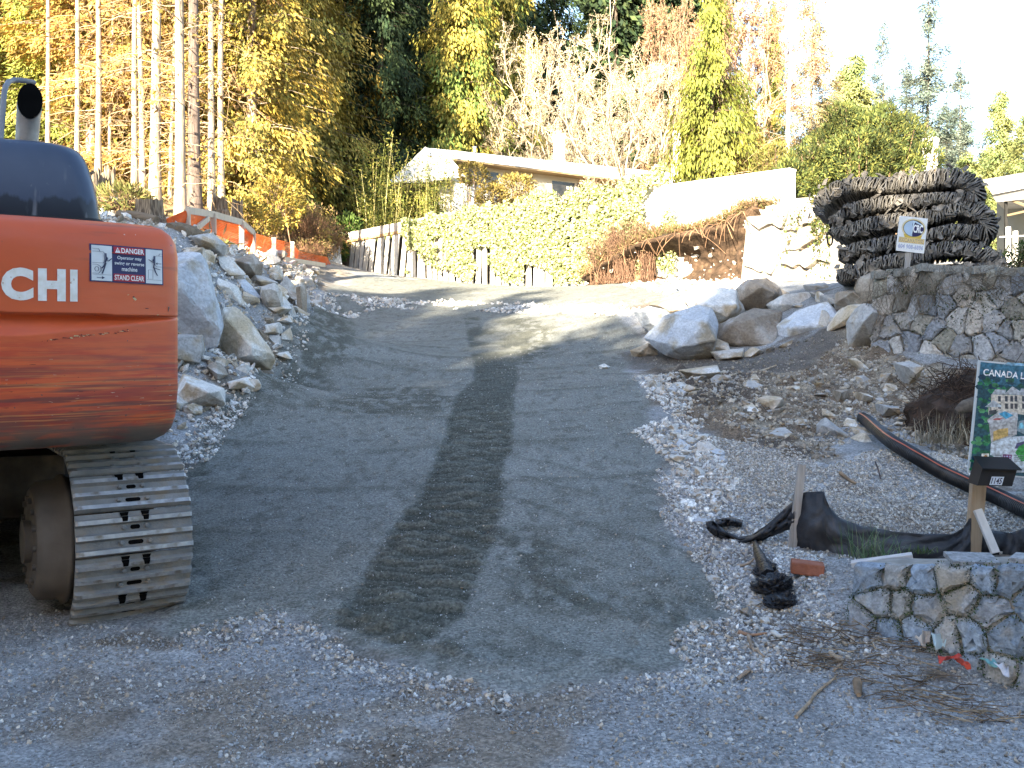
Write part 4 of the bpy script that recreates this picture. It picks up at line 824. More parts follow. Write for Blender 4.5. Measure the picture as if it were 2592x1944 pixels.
mb = MB().add(Vc, q, (1, 1, 1), 0, True); mb.add(Vc[-ncol:], [tuple(range(ncol))]); mb.add(Vc[:ncol], [tuple(range(ncol))[::-1]])
cwo = mb.build('counterweight', M_ORANGE, ex_)
_sg, _zg = np.meshgrid(np.linspace(.2, 1.6, 281), np.linspace(1.05, 2.2, 231)); _pp = pix(cw(_sg, _zg))
def cwpix(u, v):
    k = np.argmin((_pp[..., 0]-u)**2+(_pp[..., 1]-v)**2); return _sg.flat[k], _zg.flat[k]
mb = MB(); sI, zI = cwpix(197, 724); hL = .165; wL = {'H': .132, 'I': .037, 'T': .125, 'A': .152, 'C': .146}; gap_ = .021; s1 = sI
for ch in 'IHCATIH':
    V, Fc = text2d(ch, .06); s0 = s1-wL[ch]; mb.add(cw(s0+V[:, 0]*wL[ch], zI-hL/2+V[:, 1]*hL, .004), Fc, (.8, .8, .78)); s1 = s0-(.004 if s1 < sI-.25 and ch == 'C' else gap_)
mb.build('maker_lettering', M_WORNWHITE, cwo)
# warning plate
(sA, zA), (sB, zB_) = cwpix(226, 706), cwpix(412, 640); zA = cwpix(226, 664)[1]; hP = .198; wP = sB-sA; z0P = zA-hP/2
def plate(x, y, h=0.): return cw(sA+np.asarray(x)*wP, z0P+np.asarray(y)*hP-.006*np.asarray(x), .005+h*2.5)
navy = (.03, .035, .12); wht = (.66, .70, .73); red = (.42, .03, .05); ink = (.04, .045, .10)
mb = MB(); rect2d(mb, 0, 0, 1, 1, plate, 0, navy, 40); rect2d(mb, .022, .03, .285, .965, plate, .001, wht, 10); rect2d(mb, .745, .03, .98, .965, plate, .001, wht, 10)
rect2d(mb, .305, .775, .725, .965, plate, .001, red, 14); rect2d(mb, .305, .035, .725, .24, plate, .001, red, 14)
o = mb.build('warning_plate', M_DECAL, cwo)
mb = MB(); put_text(mb, 'DANGER', .405, .80, .715, .94, plate, .002, (.85, .85, .85), .02); put_text(mb, 'STAND CLEAR', .315, .07, .715, .21, plate, .002, (.85, .85, .85), .02)
for tx, a, b, y0 in (('Operator may', .35, .68, .605), ('swing or reverse', .315, .715, .455), ('machine', .41, .62, .32)): put_text(mb, tx, a, y0, b, y0+.115, plate, .002, (.75, .77, .78), .015)
poly2d(mb, [(.32, .80), (.395, .80), (.357, .945)], plate, .002, (.85, .85, .85)); poly2d(mb, [(.353, .84), (.361, .84), (.363, .90), (.351, .90)], plate, .003, red)
L2 = lambda pts, wd=.012: line2d(mb, pts, wd, plate, .002, ink)
L2([(.03, .875), (.11, .875), (.125, .80)], .008); L2([(.03, .80), (.165, .80), (.185, .76), (.185, .53), (.165, .50), (.03, .50)], .008); L2([(.03, .455), (.09, .455), (.135, .40), (.14, .30), (.11, .22), (.03, .22)], .008)
t = np.linspace(0, 2*np.pi, 15); L2(list(zip(.085+.025*np.cos(t), .335+.06*np.sin(t))), .008); L2([(.03, .19), (.27, .19)], .006); L2([(.09, .11), (.155, .11)], .014); poly2d(mb, [(.15, .07), (.19, .11), (.15, .15)], plate, .002, ink)
L2([(.20, .76), (.205, .60), (.185, .45), (.15, .36)], .018); L2([(.205, .58), (.235, .56), (.275, .63)], .016); L2([(.20, .5), (.18, .36), (.155, .22)], .018); poly2d(mb, list(zip(.213+.014*np.cos(t[:-1]), .625+.04*np.sin(t[:-1]))), plate, .0025, ink)
L2([(.975, .86), (.935, .86), (.925, .80)], .007); L2([(.97, .80), (.885, .80), (.872, .76), (.872, .55), (.89, .50), (.97, .50)], .007); L2([(.96, .585), (.90, .585)], .014); poly2d(mb, [(.905, .545), (.882, .585), (.905, .625)], plate, .002, ink)
L2([(.858, .79), (.858, .55), (.852, .46)], .018); L2([(.852, .6), (.825, .63), (.78, .68)], .015); L2([(.855, .47), (.90, .44), (.945, .42)], .016); L2([(.855, .47), (.875, .36), (.905, .26)], .016); poly2d(mb, list(zip(.845+.013*np.cos(t[:-1]), .665+.038*np.sin(t[:-1]))), plate, .0025, ink)
L2([(.775, .40), (.84, .40), (.84, .15), (.775, .15), (.775, .40)], .005); L2([(.76, .13), (.965, .13)], .006)
mb.build('print', M_DECAL, o)
# paint chips and the scrape along the lower step
mb = MB(); rg = np.random.default_rng(8)
def chip(u, v, du, dv, col, k=7):
    s, z = cwpix(u, v); a = np.sort(rg.uniform(0, 6.28, k)); r = rg.uniform(.55, 1.1, k); p = cw(s+np.cos(a)*r*du/520, z+np.sin(a)*r*dv/500, .003); mb.add(p, [tuple(range(k))], col)
for u, v, a, b, c in ((340, 756, 9, 7, (.55, .47, .25)), (338, 752, 5, 4, (.10, .04, .03)), (325, 747, 4, 1.5, (.55, .47, .25)), (372, 781, 7, 1.5, (.08, .03, .03)), (400, 797, 6, 2.5, (.4, .3, .15)), (426, 785, 5, 9, (.09, .06, .05)), (427, 778, 3, 3, (.3, .28, .25)), (315, 594, 3, 2, (.6, .5, .4)), (343, 593, 3, 1.5, (.7, .65, .6))): chip(u, v, a, b, c)
for i in range(46):
    f = rg.uniform(0, 1); u = 105+f*245; chip(u, 862-f*27+rg.normal()*1.5, rg.uniform(2, 9), rg.uniform(1, 2.6), (.10, .025, .02) if rg.random() < .7 else (.55, .42, .22), 6)
for i in range(60): chip(rg.uniform(0, 445), 900+170*rg.random()**.8, rg.uniform(2, 12), rg.uniform(.4, 1.2), [(.45, .25, .16), (.08, .03, .025), (.5, .4, .3)][rg.integers(3)], 5)
mb.build('paint_chips', M_DECAL, cwo)
# hood with its brim, exhaust, hand rail
def rring(z, x0, x1, y0, y1, r, k=5):
    out = []
    for cx, cy, a0 in ((x1-r, y0+r, -90), (x1-r, y1-r, 0), (x0+r, y1-r, 90), (x0+r, y0+r, 180)):
        for a in np.linspace(a0, a0+90, k): out.append((cx+r*math.cos(math.radians(a)), cy+r*math.sin(math.radians(a)), z))
    return out
def loft(mb, rings, col=(1, 1, 1), mi=0):
    n = len(rings[0]); V = np.concatenate([np.array(r) for r in rings])
    mb.add(V, np.array([(j*n+i, j*n+(i+1) % n, (j+1)*n+(i+1) % n, (j+1)*n+i) for j in range(len(rings)-1) for i in range(n)]), col, mi, True)
    mb.add(rings[-1], [tuple(range(n))], col, mi); mb.add(rings[0], [tuple(range(n))[::-1]], col, mi)
mb = MB(); prof = [(2.285, .0, .10), (2.30, .0, .10), (2.40, .015, .11), (2.50, .035, .12), (2.60, .062, .14), (2.66, .085, .15), (2.705, .115, .16), (2.73, .155, .17), (2.742, .21, .17), (2.746, .30, .17)]
loft(mb, [rring(z, -1.05+i, .90-i, -2.02+i*.8, -.7-i, r) for z, i, r in prof]); hood = mb.build('engine_hood', M_HOOD, ex_)
mb = MB(); loft(mb, [rring(2.20, -1.08, .93, -2.06, -.68, .1), rring(2.235, -1.10, .955, -2.08, -.66, .1), rring(2.25, -1.10, .955, -2.08, -.66, .1), rring(2.288, -1.06, .91, -2.03, -.69, .1)]); mb.build('rubber_brim', M_BLACK, hood)
mb = MB(); cx, cy = .50, -1.62; n = 28; a = np.linspace(0, 2*np.pi, n, endpoint=False); rings = []
for z, r, tx, k in ((2.6, .064, 0, 0), (2.8, .064, 0, 0), (2.92, .067, .008, .25), (3.00, .070, .016, 1.0)):
    rr = np.stack([cx+tx+r*np.cos(a), cy-tx*.5+r*np.sin(a), z+k*(np.sin(a)*1.75*.07+.02)], 1); rings.append(rr)
V = np.concatenate(rings); mb.add(V, np.array([(j*n+i, j*n+(i+1) % n, (j+1)*n+(i+1) % n, (j+1)*n+i) for j in range(3) for i in range(n)]), (1, 1, 1), 0, True)
ct = rings[-1].mean(0); inn = ct+(rings[-1]-ct)*.90+np.array([0, 0, .0]); deep = ct+(inn-ct)*.9+np.array([-.012, -.012, -.13])
mb.add(ct+(rings[-1]-ct)*.97+np.array([0, -.004, .002]), [tuple(range(n))], (1, 1, 1), 1)  # black disc across the mouth paints in the shade inside the pipe
mb.build('exhaust_pipe', [M_PIPE, M_HOLEBLACK], ex_)
yr = 5.75; mb = MB(); pts = [(-1, 380), (2, 350), (6, 300), (10, 240), (14, 220), (22, 207), (36, 202), (60, 204), (88, 210)]
pw = [loc(P(u, v, yr+.5*i/8)) for i, (u, v) in enumerate(pts)]; mb.tube(pw, .0165, 10); mb.tube([pw[0], pw[0]+np.array([0, 0, -.25])], .0165, 10); mb.build('hand_rail', M_TUBE, ex_)
# the rest of the upper works, mostly outside the picture
mb = MB(); mb.box((0, -.75, 1.62), (2.5, 2.6, 1.12)); mb.build('engine_housing', mk('orange_paint', (.55, .10, .03), (.5, .085, .026), rough=.4), ex_, bevel=.05)
mb = MB(); mb.box((0, 0, 1.06), (2.4, 3.1, .10)); mb.tube([(0, 0, .80), (0, 0, 1.04)], .62, 28); mb.build('turntable', M_DARKSTEEL, ex_)
mb = MB(); loft(mb, [rring(1.12, -1.3, -.32, .0, 1.65, .12), rring(2.2, -1.3, -.32, -.0, 1.72, .12), rring(2.85, -1.26, -.36, .05, 1.5, .14), rring(2.93, -1.18, -.44, .15, 1.4, .14)]); cab = mb.build('cab', M_ORANGE, ex_)
mb = MB(); mb.box((-1.305, .8, 2.2), (.02, 1.2, .95)); mb.box((-.81, .0, 2.35), (.7, .03, .7)); mb.box((-.81, 1.66, 2.2), (.7, .14, 1.)); mb.build('window', mk('dark_glass', (.02, .025, .03), rough=.08, spec=.6), cab)
mb = MB(); bo = np.array([(.5, 1.3), (1.4, 2.7), (2.3, 3.75), (2.6, 3.8), (3.1, 3.2), (2.9, 3.05), (2.5, 3.4), (1.7, 2.4), (.8, 1.2)]); n = len(bo)
mb.add([(-.45, y, z) for y, z in bo]+[(-.12, y, z) for y, z in bo], [tuple(range(n)), tuple(range(2*n-1, n-1, -1))]+[(i, i+n, (i+1) % n+n, (i+1) % n) for i in range(n)]); mb.build('boom', M_ORANGE, ex_)
mb = MB(); mb.bar((-.285, 2.95, 3.3), (-.285, 2.75, 1.0), .26, .34, (0, 1, 0)); mb.build('dipper_arm', M_ORANGE, ex_)
mb = MB(); bk = np.array([(2.6, 1.05), (3.0, 1.0), (3.1, .6), (2.8, .3), (2.3, .35), (2.25, .5), (2.7, .55)]); n = len(bk); mb.add([(-.8, y, z) for y, z in bk]+[(.2, y, z) for y, z in bk], [tuple(range(n)), tuple(range(2*n-1, n-1, -1))]+[(i, i+n, (i+1) % n+n, (i+1) % n) for i in range(n)]); mb.build('bucket', M_DARKSTEEL, ex_)
mb = MB(); mb.box((0, -.2, .62), (1.4, 1.6, .4)); mb.box((0, -.2, .6), (2.0, .5, .34)); mb.build('undercarriage_frame', M_DARKSTEEL, ex_)
# tracks
Y0, Y1, RT = -1.98, 1.35, .425; ZC = .485; SLn = Y1-Y0; LOOP = 2*SLn+2*math.pi*RT; NS = 46; PITCH = LOOP/NS
def along(d):
    d %= LOOP
    if d < SLn: return (Y0+d, ZC+RT, 0.)                       # top run, forwards
    d -= SLn
    if d < math.pi*RT: a = d/RT; return (Y1+RT*math.sin(a), ZC+RT*math.cos(a), -a)
    d -= math.pi*RT
    if d < SLn: return (Y1-d, ZC-RT, -math.pi)
    d -= SLn; a = d/RT; return (Y0-RT*math.sin(a), ZC-RT*math.cos(a), -math.pi-a)
def shoe():  # slots and notches are black faces that paint in their dark hollows
    m = MB(); hw = .305; p = PITCH*1.13
    prof = [(-p*.5, 0), (-p*.5, .014), (-p*.47, .036), (-p*.37, .036), (-p*.33, .012), (-p*.17, .012), (-p*.12, .034), (-p*.02, .034), (p*.02, .012), (p*.19, .012), (p*.235, .034), (p*.335, .034), (p*.37, .012), (p*.475, .008), (p*.475, -.004), (p*.3, -.006)]
    n = len(prof); V = [(x, y, z) for x in (-hw, -hw+.012, hw-.012, hw) for y, z in [(yy, zz if abs(x) < hw else zz*.75) for yy, zz in prof]]
    for k in range(3):
        for i in range(n):
            top_ = prof[i][1] > .03 and prof[(i+1) % n][1] > .03
            m.add([V[k*n+i], V[k*n+(i+1) % n], V[(k+1)*n+(i+1) % n], V[(k+1)*n+i]], [(0, 1, 2, 3)], (1, 1, 1), 1 if top_ else 0)
    m.add(V[:n], [tuple(range(n))[::-1]]); m.add(V[-n:], [tuple(range(n))])
    for yb, xb in ((-p*.25, .074), (p*.105, .060)):
        for sx in (-1, 1):
            a = np.linspace(0, 2*np.pi, 7)[:-1]; b0 = np.stack([sx*xb+.014*np.cos(a), yb+.014*np.sin(a), np.full(6, .012)], 1); b1 = b0+np.array([0, 0, .014]); b2 = np.stack([sx*xb+.008*np.cos(a), yb+.008*np.sin(a), np.full(6, .030)], 1)
            m.add(np.concatenate([b0, b1, b2]), [(j*6+i, j*6+(i+1) % 6, (j+1)*6+(i+1) % 6, (j+1)*6+i) for j in range(2) for i in range(6)]+[tuple(range(12, 18))], (1, 1, 1), 0)
        hwid = .040 if yb < 0 else .026; a = np.linspace(0, 2*np.pi, 21)[:-1]
        sl2 = np.stack([np.clip(np.cos(a)*2, -1, 1)*0+np.where(np.cos(a) > 0, hwid-.012, -hwid+.012)+.012*np.cos(a), yb+.012*np.sin(a), np.full(20, .0135)], 1); m.add(sl2, [tuple(range(20))], (1, 1, 1), 2)
    for sx in (-1, 1):
        c = [(sx*.055-.024, p*.375, .0135), (sx*.055+.024, p*.375, .0135), (sx*.055+.018, p*.235, .0355), (sx*.055-.018, p*.235, .0355)]
        m.add([(c[0][0], p*.47, .0138), (c[1][0], p*.47, .0138), (c[2][0], p*.38, .0138), (c[3][0], p*.38, .0138)], [(0, 1, 2, 3)], (1, 1, 1), 2)
        m.add([(sx*.055-.021, p*.372, .013), (sx*.055+.021, p*.372, .013), (sx*.055+.016, p*.333, .0362), (sx*.055-.016, p*.333, .0362), (sx*.055+.013, p*.25, .0362), (sx*.055-.013, p*.25, .0362)], [(0, 1, 2, 3), (3, 2, 4, 5)], (1, 1, 1), 2)
    return m
PIV = Vector((1.08, -2.2, 0)); SW = math.radians(9); MSW = Matrix.Translation(PIV) @ Matrix.Rotation(SW, 4, 'Z') @ Matrix.Translation(-PIV)   # the upper works are swung a little on the tracks
def under(o): o.location = MSW.to_translation()-Vector((0, 0, .035)); o.rotation_euler = (0, 0, SW); return o
M_MOTOR = mk('muddy_brown_steel', (.085, .075, .066), (.125, .11, .095), scale=5, rough=.85, bump=.3)
proto = None
for tr in range(2):
    xo = 1.02 if tr == 0 else -1.14
    mb = MB()
    for dx in (-.09, .09):
        for i in range(NS): 
            d = i*PITCH; y, z, a = along(d); mb.box((xo+dx, y-.045*math.sin(a)*0, z), (.035, PITCH*.95, .085), np.array(Euler((a, 0, 0)).to_matrix()))
    tro = under(mb.build('track', M_DARKSTEEL, ex_))
    for i in range(NS):
        if proto is None: proto = shoe().build('track_shoe', [M_SHOE, M_WORN, M_HOLEBLACK], tro); s_ = proto
        else: s_ = proto.copy(); COL.objects.link(s_); s_.parent = tro
        y, z, a = along(i*PITCH+.02); n_ = np.array([0, -math.sin(a), math.cos(a)]); s_.location = (xo, y+n_[1]*.05, z+n_[2]*.05); s_.rotation_euler = (a, 0, 0)
    sg = -1 if tr == 0 else 1
    mb = MB(); mb.tube([(xo-.13, Y0+.02, ZC), (xo+.13, Y0+.02, ZC)], .36, 30); under(mb.build('sprocket', M_DARKSTEEL, ex_))
    mb = MB(); mb.tube([(xo+sg*.10, Y0+.02, ZC), (xo+sg*.16, Y0+.02, ZC), (xo+sg*.165, Y0+.02, ZC), (xo+sg*.28, Y0+.02, ZC), (xo+sg*.285, Y0+.02, ZC), (xo+sg*.31, Y0+.02, ZC), (xo+sg*.315, Y0+.02, ZC), (xo+sg*.43, Y0+.02, ZC), (xo+sg*.46, Y0+.02, ZC)], [.385, .385, .35, .345, .365, .365, .34, .33, .29], 40); [mb.tube([(xo+sg*.45, Y0+.02+.24*math.cos(q_), ZC+.24*math.sin(q_)), (xo+sg*.478, Y0+.02+.24*math.cos(q_), ZC+.24*math.sin(q_))], .018, 6) for q_ in np.arange(0, 6.2, .45)]; mb.tube([(xo+sg*.45, Y0+.02, ZC), (xo+sg*.50, Y0+.02, ZC)], .12, 20); under(mb.build('travel_motor', M_MOTOR, ex_))
    mb = MB(); mb.box((xo, -.2, .48), (.36, 2.6, .36)); under(mb.build('track_frame', M_DARKSTEEL, ex_))
    mb = MB(); mb.tube([(xo-.12, Y1, ZC), (xo+.12, Y1, ZC)], .36, 30); under(mb.build('idler_wheel', M_DARKSTEEL, ex_))
    for yy in (-1.2, -.7, -.2, .3, .8): mb = MB(); mb.tube([(xo-.12, yy, .2), (xo+.12, yy, .2)], .1, 14); under(mb.build('roller', M_DARKSTEEL, ex_))
# ---------------------------------------------------------------- rubber blasting mats, folded on the terrace
M_MAT = mk('cut_tyre_rubber', .6, 1.35, scale=9, detail=8, attr=True, rough=.75, bump=.5, bscale=25)
def catmull(p, n):
    p = np.array(p, float); q = np.concatenate([[2*p[0]-p[1]], p, [2*p[-1]-p[-2]]]); out = []
    for i in range(1, len(q)-2):
        for t in np.linspace(0, 1, n, endpoint=False):
            out.append(.5*((2*q[i])+(-q[i-1]+q[i+1])*t+(2*q[i-1]-5*q[i]+4*q[i+1]-q[i+2])*t*t+(-q[i-1]+3*q[i]-3*q[i+1]+q[i+2])*t**3))
    return np.array(out+[p[-1]])
DV = np.array([.40, .92, 0])
def mat_roll(path, y, depth, label, seed):
    rg = np.random.default_rng(seed); pp = np.array([(2020+a/3.867, 400+b/3.867, r/3.867) for a, b, r in path]); c = catmull(pp, 24)
    W3 = np.array([P(u, v, y) for u, v, r in c]); rad = c[:, 2]/F*y
    s = np.r_[0, np.cumsum(np.linalg.norm(np.diff(W3, axis=0), axis=1))]; st = np.arange(.02, s[-1], .030); mb = MB(); n = 26
    for k, d in enumerate(st):
        p = np.array([np.interp(d, s, W3[:, i]) for i in range(3)]); q2 = np.array([np.interp(d+.03, s, W3[:, i]) for i in range(3)]); q1 = np.array([np.interp(d-.03, s, W3[:, i]) for i in range(3)])
        T = q2-q1; T /= np.linalg.norm(T); N = np.array([-T[2], 0, T[0]]); r = np.interp(d, s, rad)*.87*rg.uniform(.965, 1.035)
        a = np.linspace(0, 2*np.pi, n, endpoint=False); jag = 1+rg.normal(size=n)*.020; jag[rg.integers(n, size=2)] *= rg.uniform(1.0, 1.10, 2)
        hd = depth/2; Yc = np.sin(a); nn = np.cos(a)*r*jag; yy = np.sign(Yc)*np.abs(Yc)**.8*(hd+ (jag-1)*r); nn = np.sign(nn)*np.abs(np.cos(a))**.55*r*jag
        yy = np.where(Yc < 0, -(hd-r)-np.abs(Yc)**1.0*r*jag, (hd-r)+np.abs(Yc)*r)*np.minimum(1, np.abs(Yc)*6)
        lean = rg.normal()*.10+.35; tw = rg.normal()*.08; th = .010
        off = T*(lean*nn)[:, None]+T*(tw*(yy+hd))[:, None]*.3+T*(rg.normal(size=n)*.010)[:, None]
        base = p+N*nn[:, None]+DV*(yy+hd)[:, None]+off
        A = base-T*th; B = base+T*th; ins = p+N*(nn*.4)[:, None]+DV*((yy)*.85+hd)[:, None]
        V = np.concatenate([ins-T*th, A, B, ins+T*th]); Fc = [(j*n+i, j*n+(i+1) % n, (j+1)*n+(i+1) % n, (j+1)*n+i) for j in range(3) for i in range(n)]
        Fc += []
        mb.add(ins-T*th, [tuple(range(n))], (.06, .055, .05)); mb.add(ins+T*th, [tuple(range(n))[::-1]], (.06, .055, .05))
        mb.add(V, np.array(Fc), np.array([(.175, .16, .137), (.20, .185, .16), (.15, .14, .128), (.125, .122, .122)][rg.integers(4)])*rg.uniform(.7, 1.3))
    # loose flaps of tread sticking out of the front edge
    m_ = len(W3); k = rg.integers(2, m_-2, 70); a = rg.uniform(-2.6, .5, 70)
    for i, ang in zip(k, a):
        T = W3[i+1]-W3[i-1]; T /= np.linalg.norm(T); N = np.array([-T[2], 0, T[0]]); r = rad[i]; o_ = np.cos(ang)*N+np.sin(ang)*np.array([0, 1, 0])
        p = W3[i]+np.array([0, r, 0])+o_*r*.95; d1 = T*rg.uniform(.4, 1)*rg.choice([1, 1, -1])+o_*rg.uniform(.1, .7); d1 /= np.linalg.norm(d1); d2 = np.cross(o_, T)+rg.normal(size=3)*.3; d2 /= np.linalg.norm(d2); L, w_ = rg.uniform(.06, .13), rg.uniform(.03, .06)
        n3 = np.cross(d1, d2)*.008; V = [p-d2*w_-n3, p+d2*w_-n3, p+d2*w_*.8+d1*L*.6+o_*.02, p+d1*L+o_*.01, p-d2*w_*.8+d1*L*.6+o_*.02]; V = V+[v+2*n3 for v in V]
        mb.add(V, [(0, 1, 2, 3, 4), (9, 8, 7, 6, 5)]+[(j, j+5, (j+1) % 5+5, (j+1) % 5) for j in range(5)], np.array([.21, .19, .165])*rg.uniform(.6, 1.3))
    b = W3.mean(0)-np.array([0, 0, np.ptp(W3[:, 2])/2]); o = mb.build('blasting_mat', M_MAT, loc=b); return tag(o, label, 'rubber mat', 'folded blasting mats')
mat_roll([(205, 560, 45), (190, 470, 70), (255, 370, 85), (420, 280, 92), (660, 250, 90), (900, 255, 92), (1150, 225, 100), (1380, 185, 112), (1590, 190, 115), (1720, 270, 118), (1740, 370, 112), (1600, 400, 95), (1380, 385, 70), (1130, 415, 82), (880, 430, 84), (640, 470, 82), (470, 520, 68), (360, 590, 40), (300, 655, 22)], 14.9, 1.5, 'topmost folded rubber blasting mat with a round fold at its right end', 1)
mat_roll([(300, 700, 40), (440, 720, 78), (640, 660, 84), (880, 610, 84), (1120, 590, 82), (1360, 555, 82), (1560, 490, 80), (1740, 500, 105), (1850, 590, 120), (1850, 700, 115), (1720, 720, 95), (1500, 700, 70), (1300, 745, 72), (1020, 800, 80), (760, 850, 84), (520, 900, 80), (390, 950, 50)], 14.85, 1.5, 'middle folded rubber mat behind the small white contractor sign', 2)
mat_roll([(370, 1150, 70), (520, 1125, 90), (720, 1060, 88), (920, 1005, 84), (1160, 960, 84), (1380, 890, 84), (1600, 880, 92), (1800, 930, 105), (1940, 1000, 96), (1960, 1050, 60), (1800, 1060, 45), (1560, 1070, 45), (1300, 1080, 40)], 14.75, 1.5, 'lowest folded rubber mat resting on the mossy stone wall', 3)
mb = MB(); mb.tube(catmull([P(2093, 590, 14.8), P(2094, 608, 14.8), P(2097, 618, 14.8), P(2103, 620, 14.8), P(2107, 612, 14.8), P(2107, 596, 14.9)], 5), .014, 6); o = mb.build('wire_loop', M_BLACK); tag(o, 'black wire loop hanging from the left end of the rubber mats', 'wire')
# ---------------------------------------------------------------- contractor sign on a stake
M_WOOD = mk('sawn_timber', (.36, .26, .17), (.46, .35, .24), scale=3, stretch=(12, 12, 1), rough=.8, bump=.2, bscale=10)
M_GREYWOOD = mk('weathered_stake', (.30, .28, .26), (.42, .40, .38), scale=4, stretch=(12, 12, 1), rough=.85, bump=.3)
M_BOARD = mk('printed_board', .95, 1.04, scale=15, attr=True, rough=.4, spec=.4)
def tilted(u, v, y, wd, ht, roll, yaw=0.):
    o = P(u, v, y); r = math.radians(roll); q = math.radians(yaw); X = np.array([math.cos(r)*math.cos(q), math.sin(q), -math.sin(r)]); Z = np.array([math.sin(r), 0, math.cos(r)]); Nn = np.cross(X, Z); Nn /= np.linalg.norm(Nn)
    return o, lambda x, y_, h=0.: o+np.asarray(x)[..., None]*wd*X+np.asarray(y_)[..., None]*ht*Z+h*Nn*1., X, Z, Nn
ys_ = 13.15
o0, T3, X, Z, Nn = tilted(2268, 634, ys_, 71.5/F*ys_, 89/F*ys_, 6.3)
sg = thing('contractor_sign', 'small white and yellow contractor sign on a stake in front of the mats', 'sign', P(2298, 690, ys_))
W2, H2 = 71.5/F*ys_, 89/F*ys_
mb = MB(); V = T3(np.array([0, 1, 1, 0]), np.array([0, 0, 1, 1]), 0.); mb.add(np.concatenate([V, V-Nn*.012]), [(0, 1, 2, 3), (7, 6, 5, 4), (0, 4, 5, 1), (1, 5, 6, 2), (2, 6, 7, 3), (3, 7, 4, 0)], (.78, .8, .8)); pn = fit(mb.build('panel', M_BOARD), sg)
def ell(cx, cy, rx, ry, n=36, a0=0, a1=2*np.pi): t = np.linspace(a0, a1, n); return np.stack([cx+rx*np.cos(t), cy+ry*np.sin(t)], 1)
gold = (.62, .45, .08); mb = MB(); pd = lambda pts, h, c: poly2d(mb, pts, T3, h, c)
pd(ell(.535, .68, .425, .275)[:-1], .001, (.45, .42, .35)); pd(ell(.535, .68, .415, .268)[:-1], .0015, (.75, .68, .45)); pd([(.2, .5), (.86, .5), (.82, .40), (.25, .40)], .0018, gold); pd(ell(.535, .68, .385, .248)[:-1], .002, (.5, .4, .12))
pd(ell(.535, .675, .365, .236)[:-1], .0025, (.02, .02, .09)); pd(np.concatenate([ell(.535, .675, .35, .225, 20, np.pi*.52, np.pi*1.48), [(.5, .5)], [(.47, .8)]]), .003, (.42, .55, .70))
pd([(.50, .90), (.62, .88), (.70, .85), (.84, .80), (.88, .72), (.85, .76), (.72, .80), (.62, .83), (.56, .86), (.54, .8), (.52, .7), (.5, .52), (.46, .52)], .0035, (.55, .68, .78))
rect2d(mb, .05, .25, .965, .405, T3, .001, (.40, .38, .33)); rect2d(mb, .065, .258, .95, .397, T3, .0015, (.72, .55, .25))
put_text(mb, 'CRC', .52, .56, .86, .79, T3, .004, (.85, .87, .88), .03, .9); put_text(mb, 'EXCAVATOR', .09, .275, .925, .375, T3, .002, (.10, .07, .05), .03, 1.15); put_text(mb, 'EXCAVATOR', .10, .285, .915, .365, T3, .003, (.8, .66, .45), -.012, 1.15)
put_text(mb, '604 908-6896', .06, .085, .94, .21, T3, .002, (.16, .2, .42), .035, 1.1); put_text(mb, '604 908-6896', .07, .095, .93, .20, T3, .003, (.6, .66, .78), -.01, 1.1)
fit(mb.build('print', M_BOARD), sg); bpy.data.objects[mb and 'print'].parent
mb = MB(); mb.bar(P(2294, 700, ys_+.03), P(2306, 560, ys_+.03), .07, .022, (0, 1, 0)); fit(mb.build('stake', M_GREYWOOD), sg)
# ---------------------------------------------------------------- development billboard
yb = 6.25; o0, T4, X4, Z4, N4 = tilted(2450, 1195, yb, .95, 285/F*yb, 5.6, -2)
bb = thing('property_billboard', 'large glossy sign picturing a villa with pool, tilted on timber posts at the right edge', 'billboard', P(2462, 1392, yb+.05))
mb = MB(); V = T4(np.array([0, 1, 1, 0]), np.array([0, 0, 1, 1])); mb.add(np.concatenate([V, V-N4*.016]), [(0, 1, 2, 3), (7, 6, 5, 4), (0, 4, 5, 1), (1, 5, 6, 2), (2, 6, 7, 3), (3, 7, 4, 0)], (.55, .6, .62)); fit(mb.build('panel', M_BOARD), bb)
mb = MB(); rgb = np.random.default_rng(4); pd = lambda pts, h, c: poly2d(mb, pts, T4, h, c)
px0, py0 = 2450., 1195.
def bp_(pts): # picture marks given in sign pixels measured on the board
    r = math.radians(5.6); out = []
    for u, v in pts: du, dv = u-px0, py0-v; out.append(((du*math.cos(r)-dv*math.sin(r))/F*yb/.95, (du*math.sin(r)+dv*math.cos(r))/285))
    return out
Z5 = lambda pts: bp_([(2380+a/3.769, 880+b/3.77) for a, b in pts])     # marks read from the enlarged view
rect2d(mb, .012, .012, .99, .985, T4, .001, (.03, .09, .12)); rect2d(mb, .012, .80, .99, .985, T4, .0012, (.05, .16, .24)); pd(Z5([(640, 140), (800, 150), (800, 175), (600, 165)]), .0013, (.25, .45, .6))
for i in range(240):
    a, b = rgb.uniform(.015, .24), rgb.uniform(.02, .88); r = rgb.uniform(.008, .03); pd(ell(a, b, r, r*.9, 7)[:-1], .0014+i*4e-6, [(.02, .12, .06), (.03, .2, .09), (.02, .07, .10), (.08, .28, .12), (.015, .05, .09)][rgb.integers(5)])
for i in range(90):
    a, b = rgb.uniform(.2, .98), rgb.uniform(.72, .86); r = rgb.uniform(.01, .03); pd(ell(a, b, r, r*.7, 7)[:-1], .0024+i*4e-6, [(.03, .10, .07), (.03, .07, .10), (.02, .12, .09)][rgb.integers(3)])
put_text(mb, 'CANADA LUXURY EU', .035, .868, .56, .928, T4, .0035, (.8, .82, .84), .02)
A_ = lambda pts, h, c: pd(Z5(pts), h, c)
A_([(480, 905), (470, 1020), (800, 1190), (980, 1190), (980, 830), (640, 850)], .003, (.55, .62, .68)); A_([(270, 1185), (390, 1100), (900, 1180), (880, 1190)], .003, (.5, .56, .62))
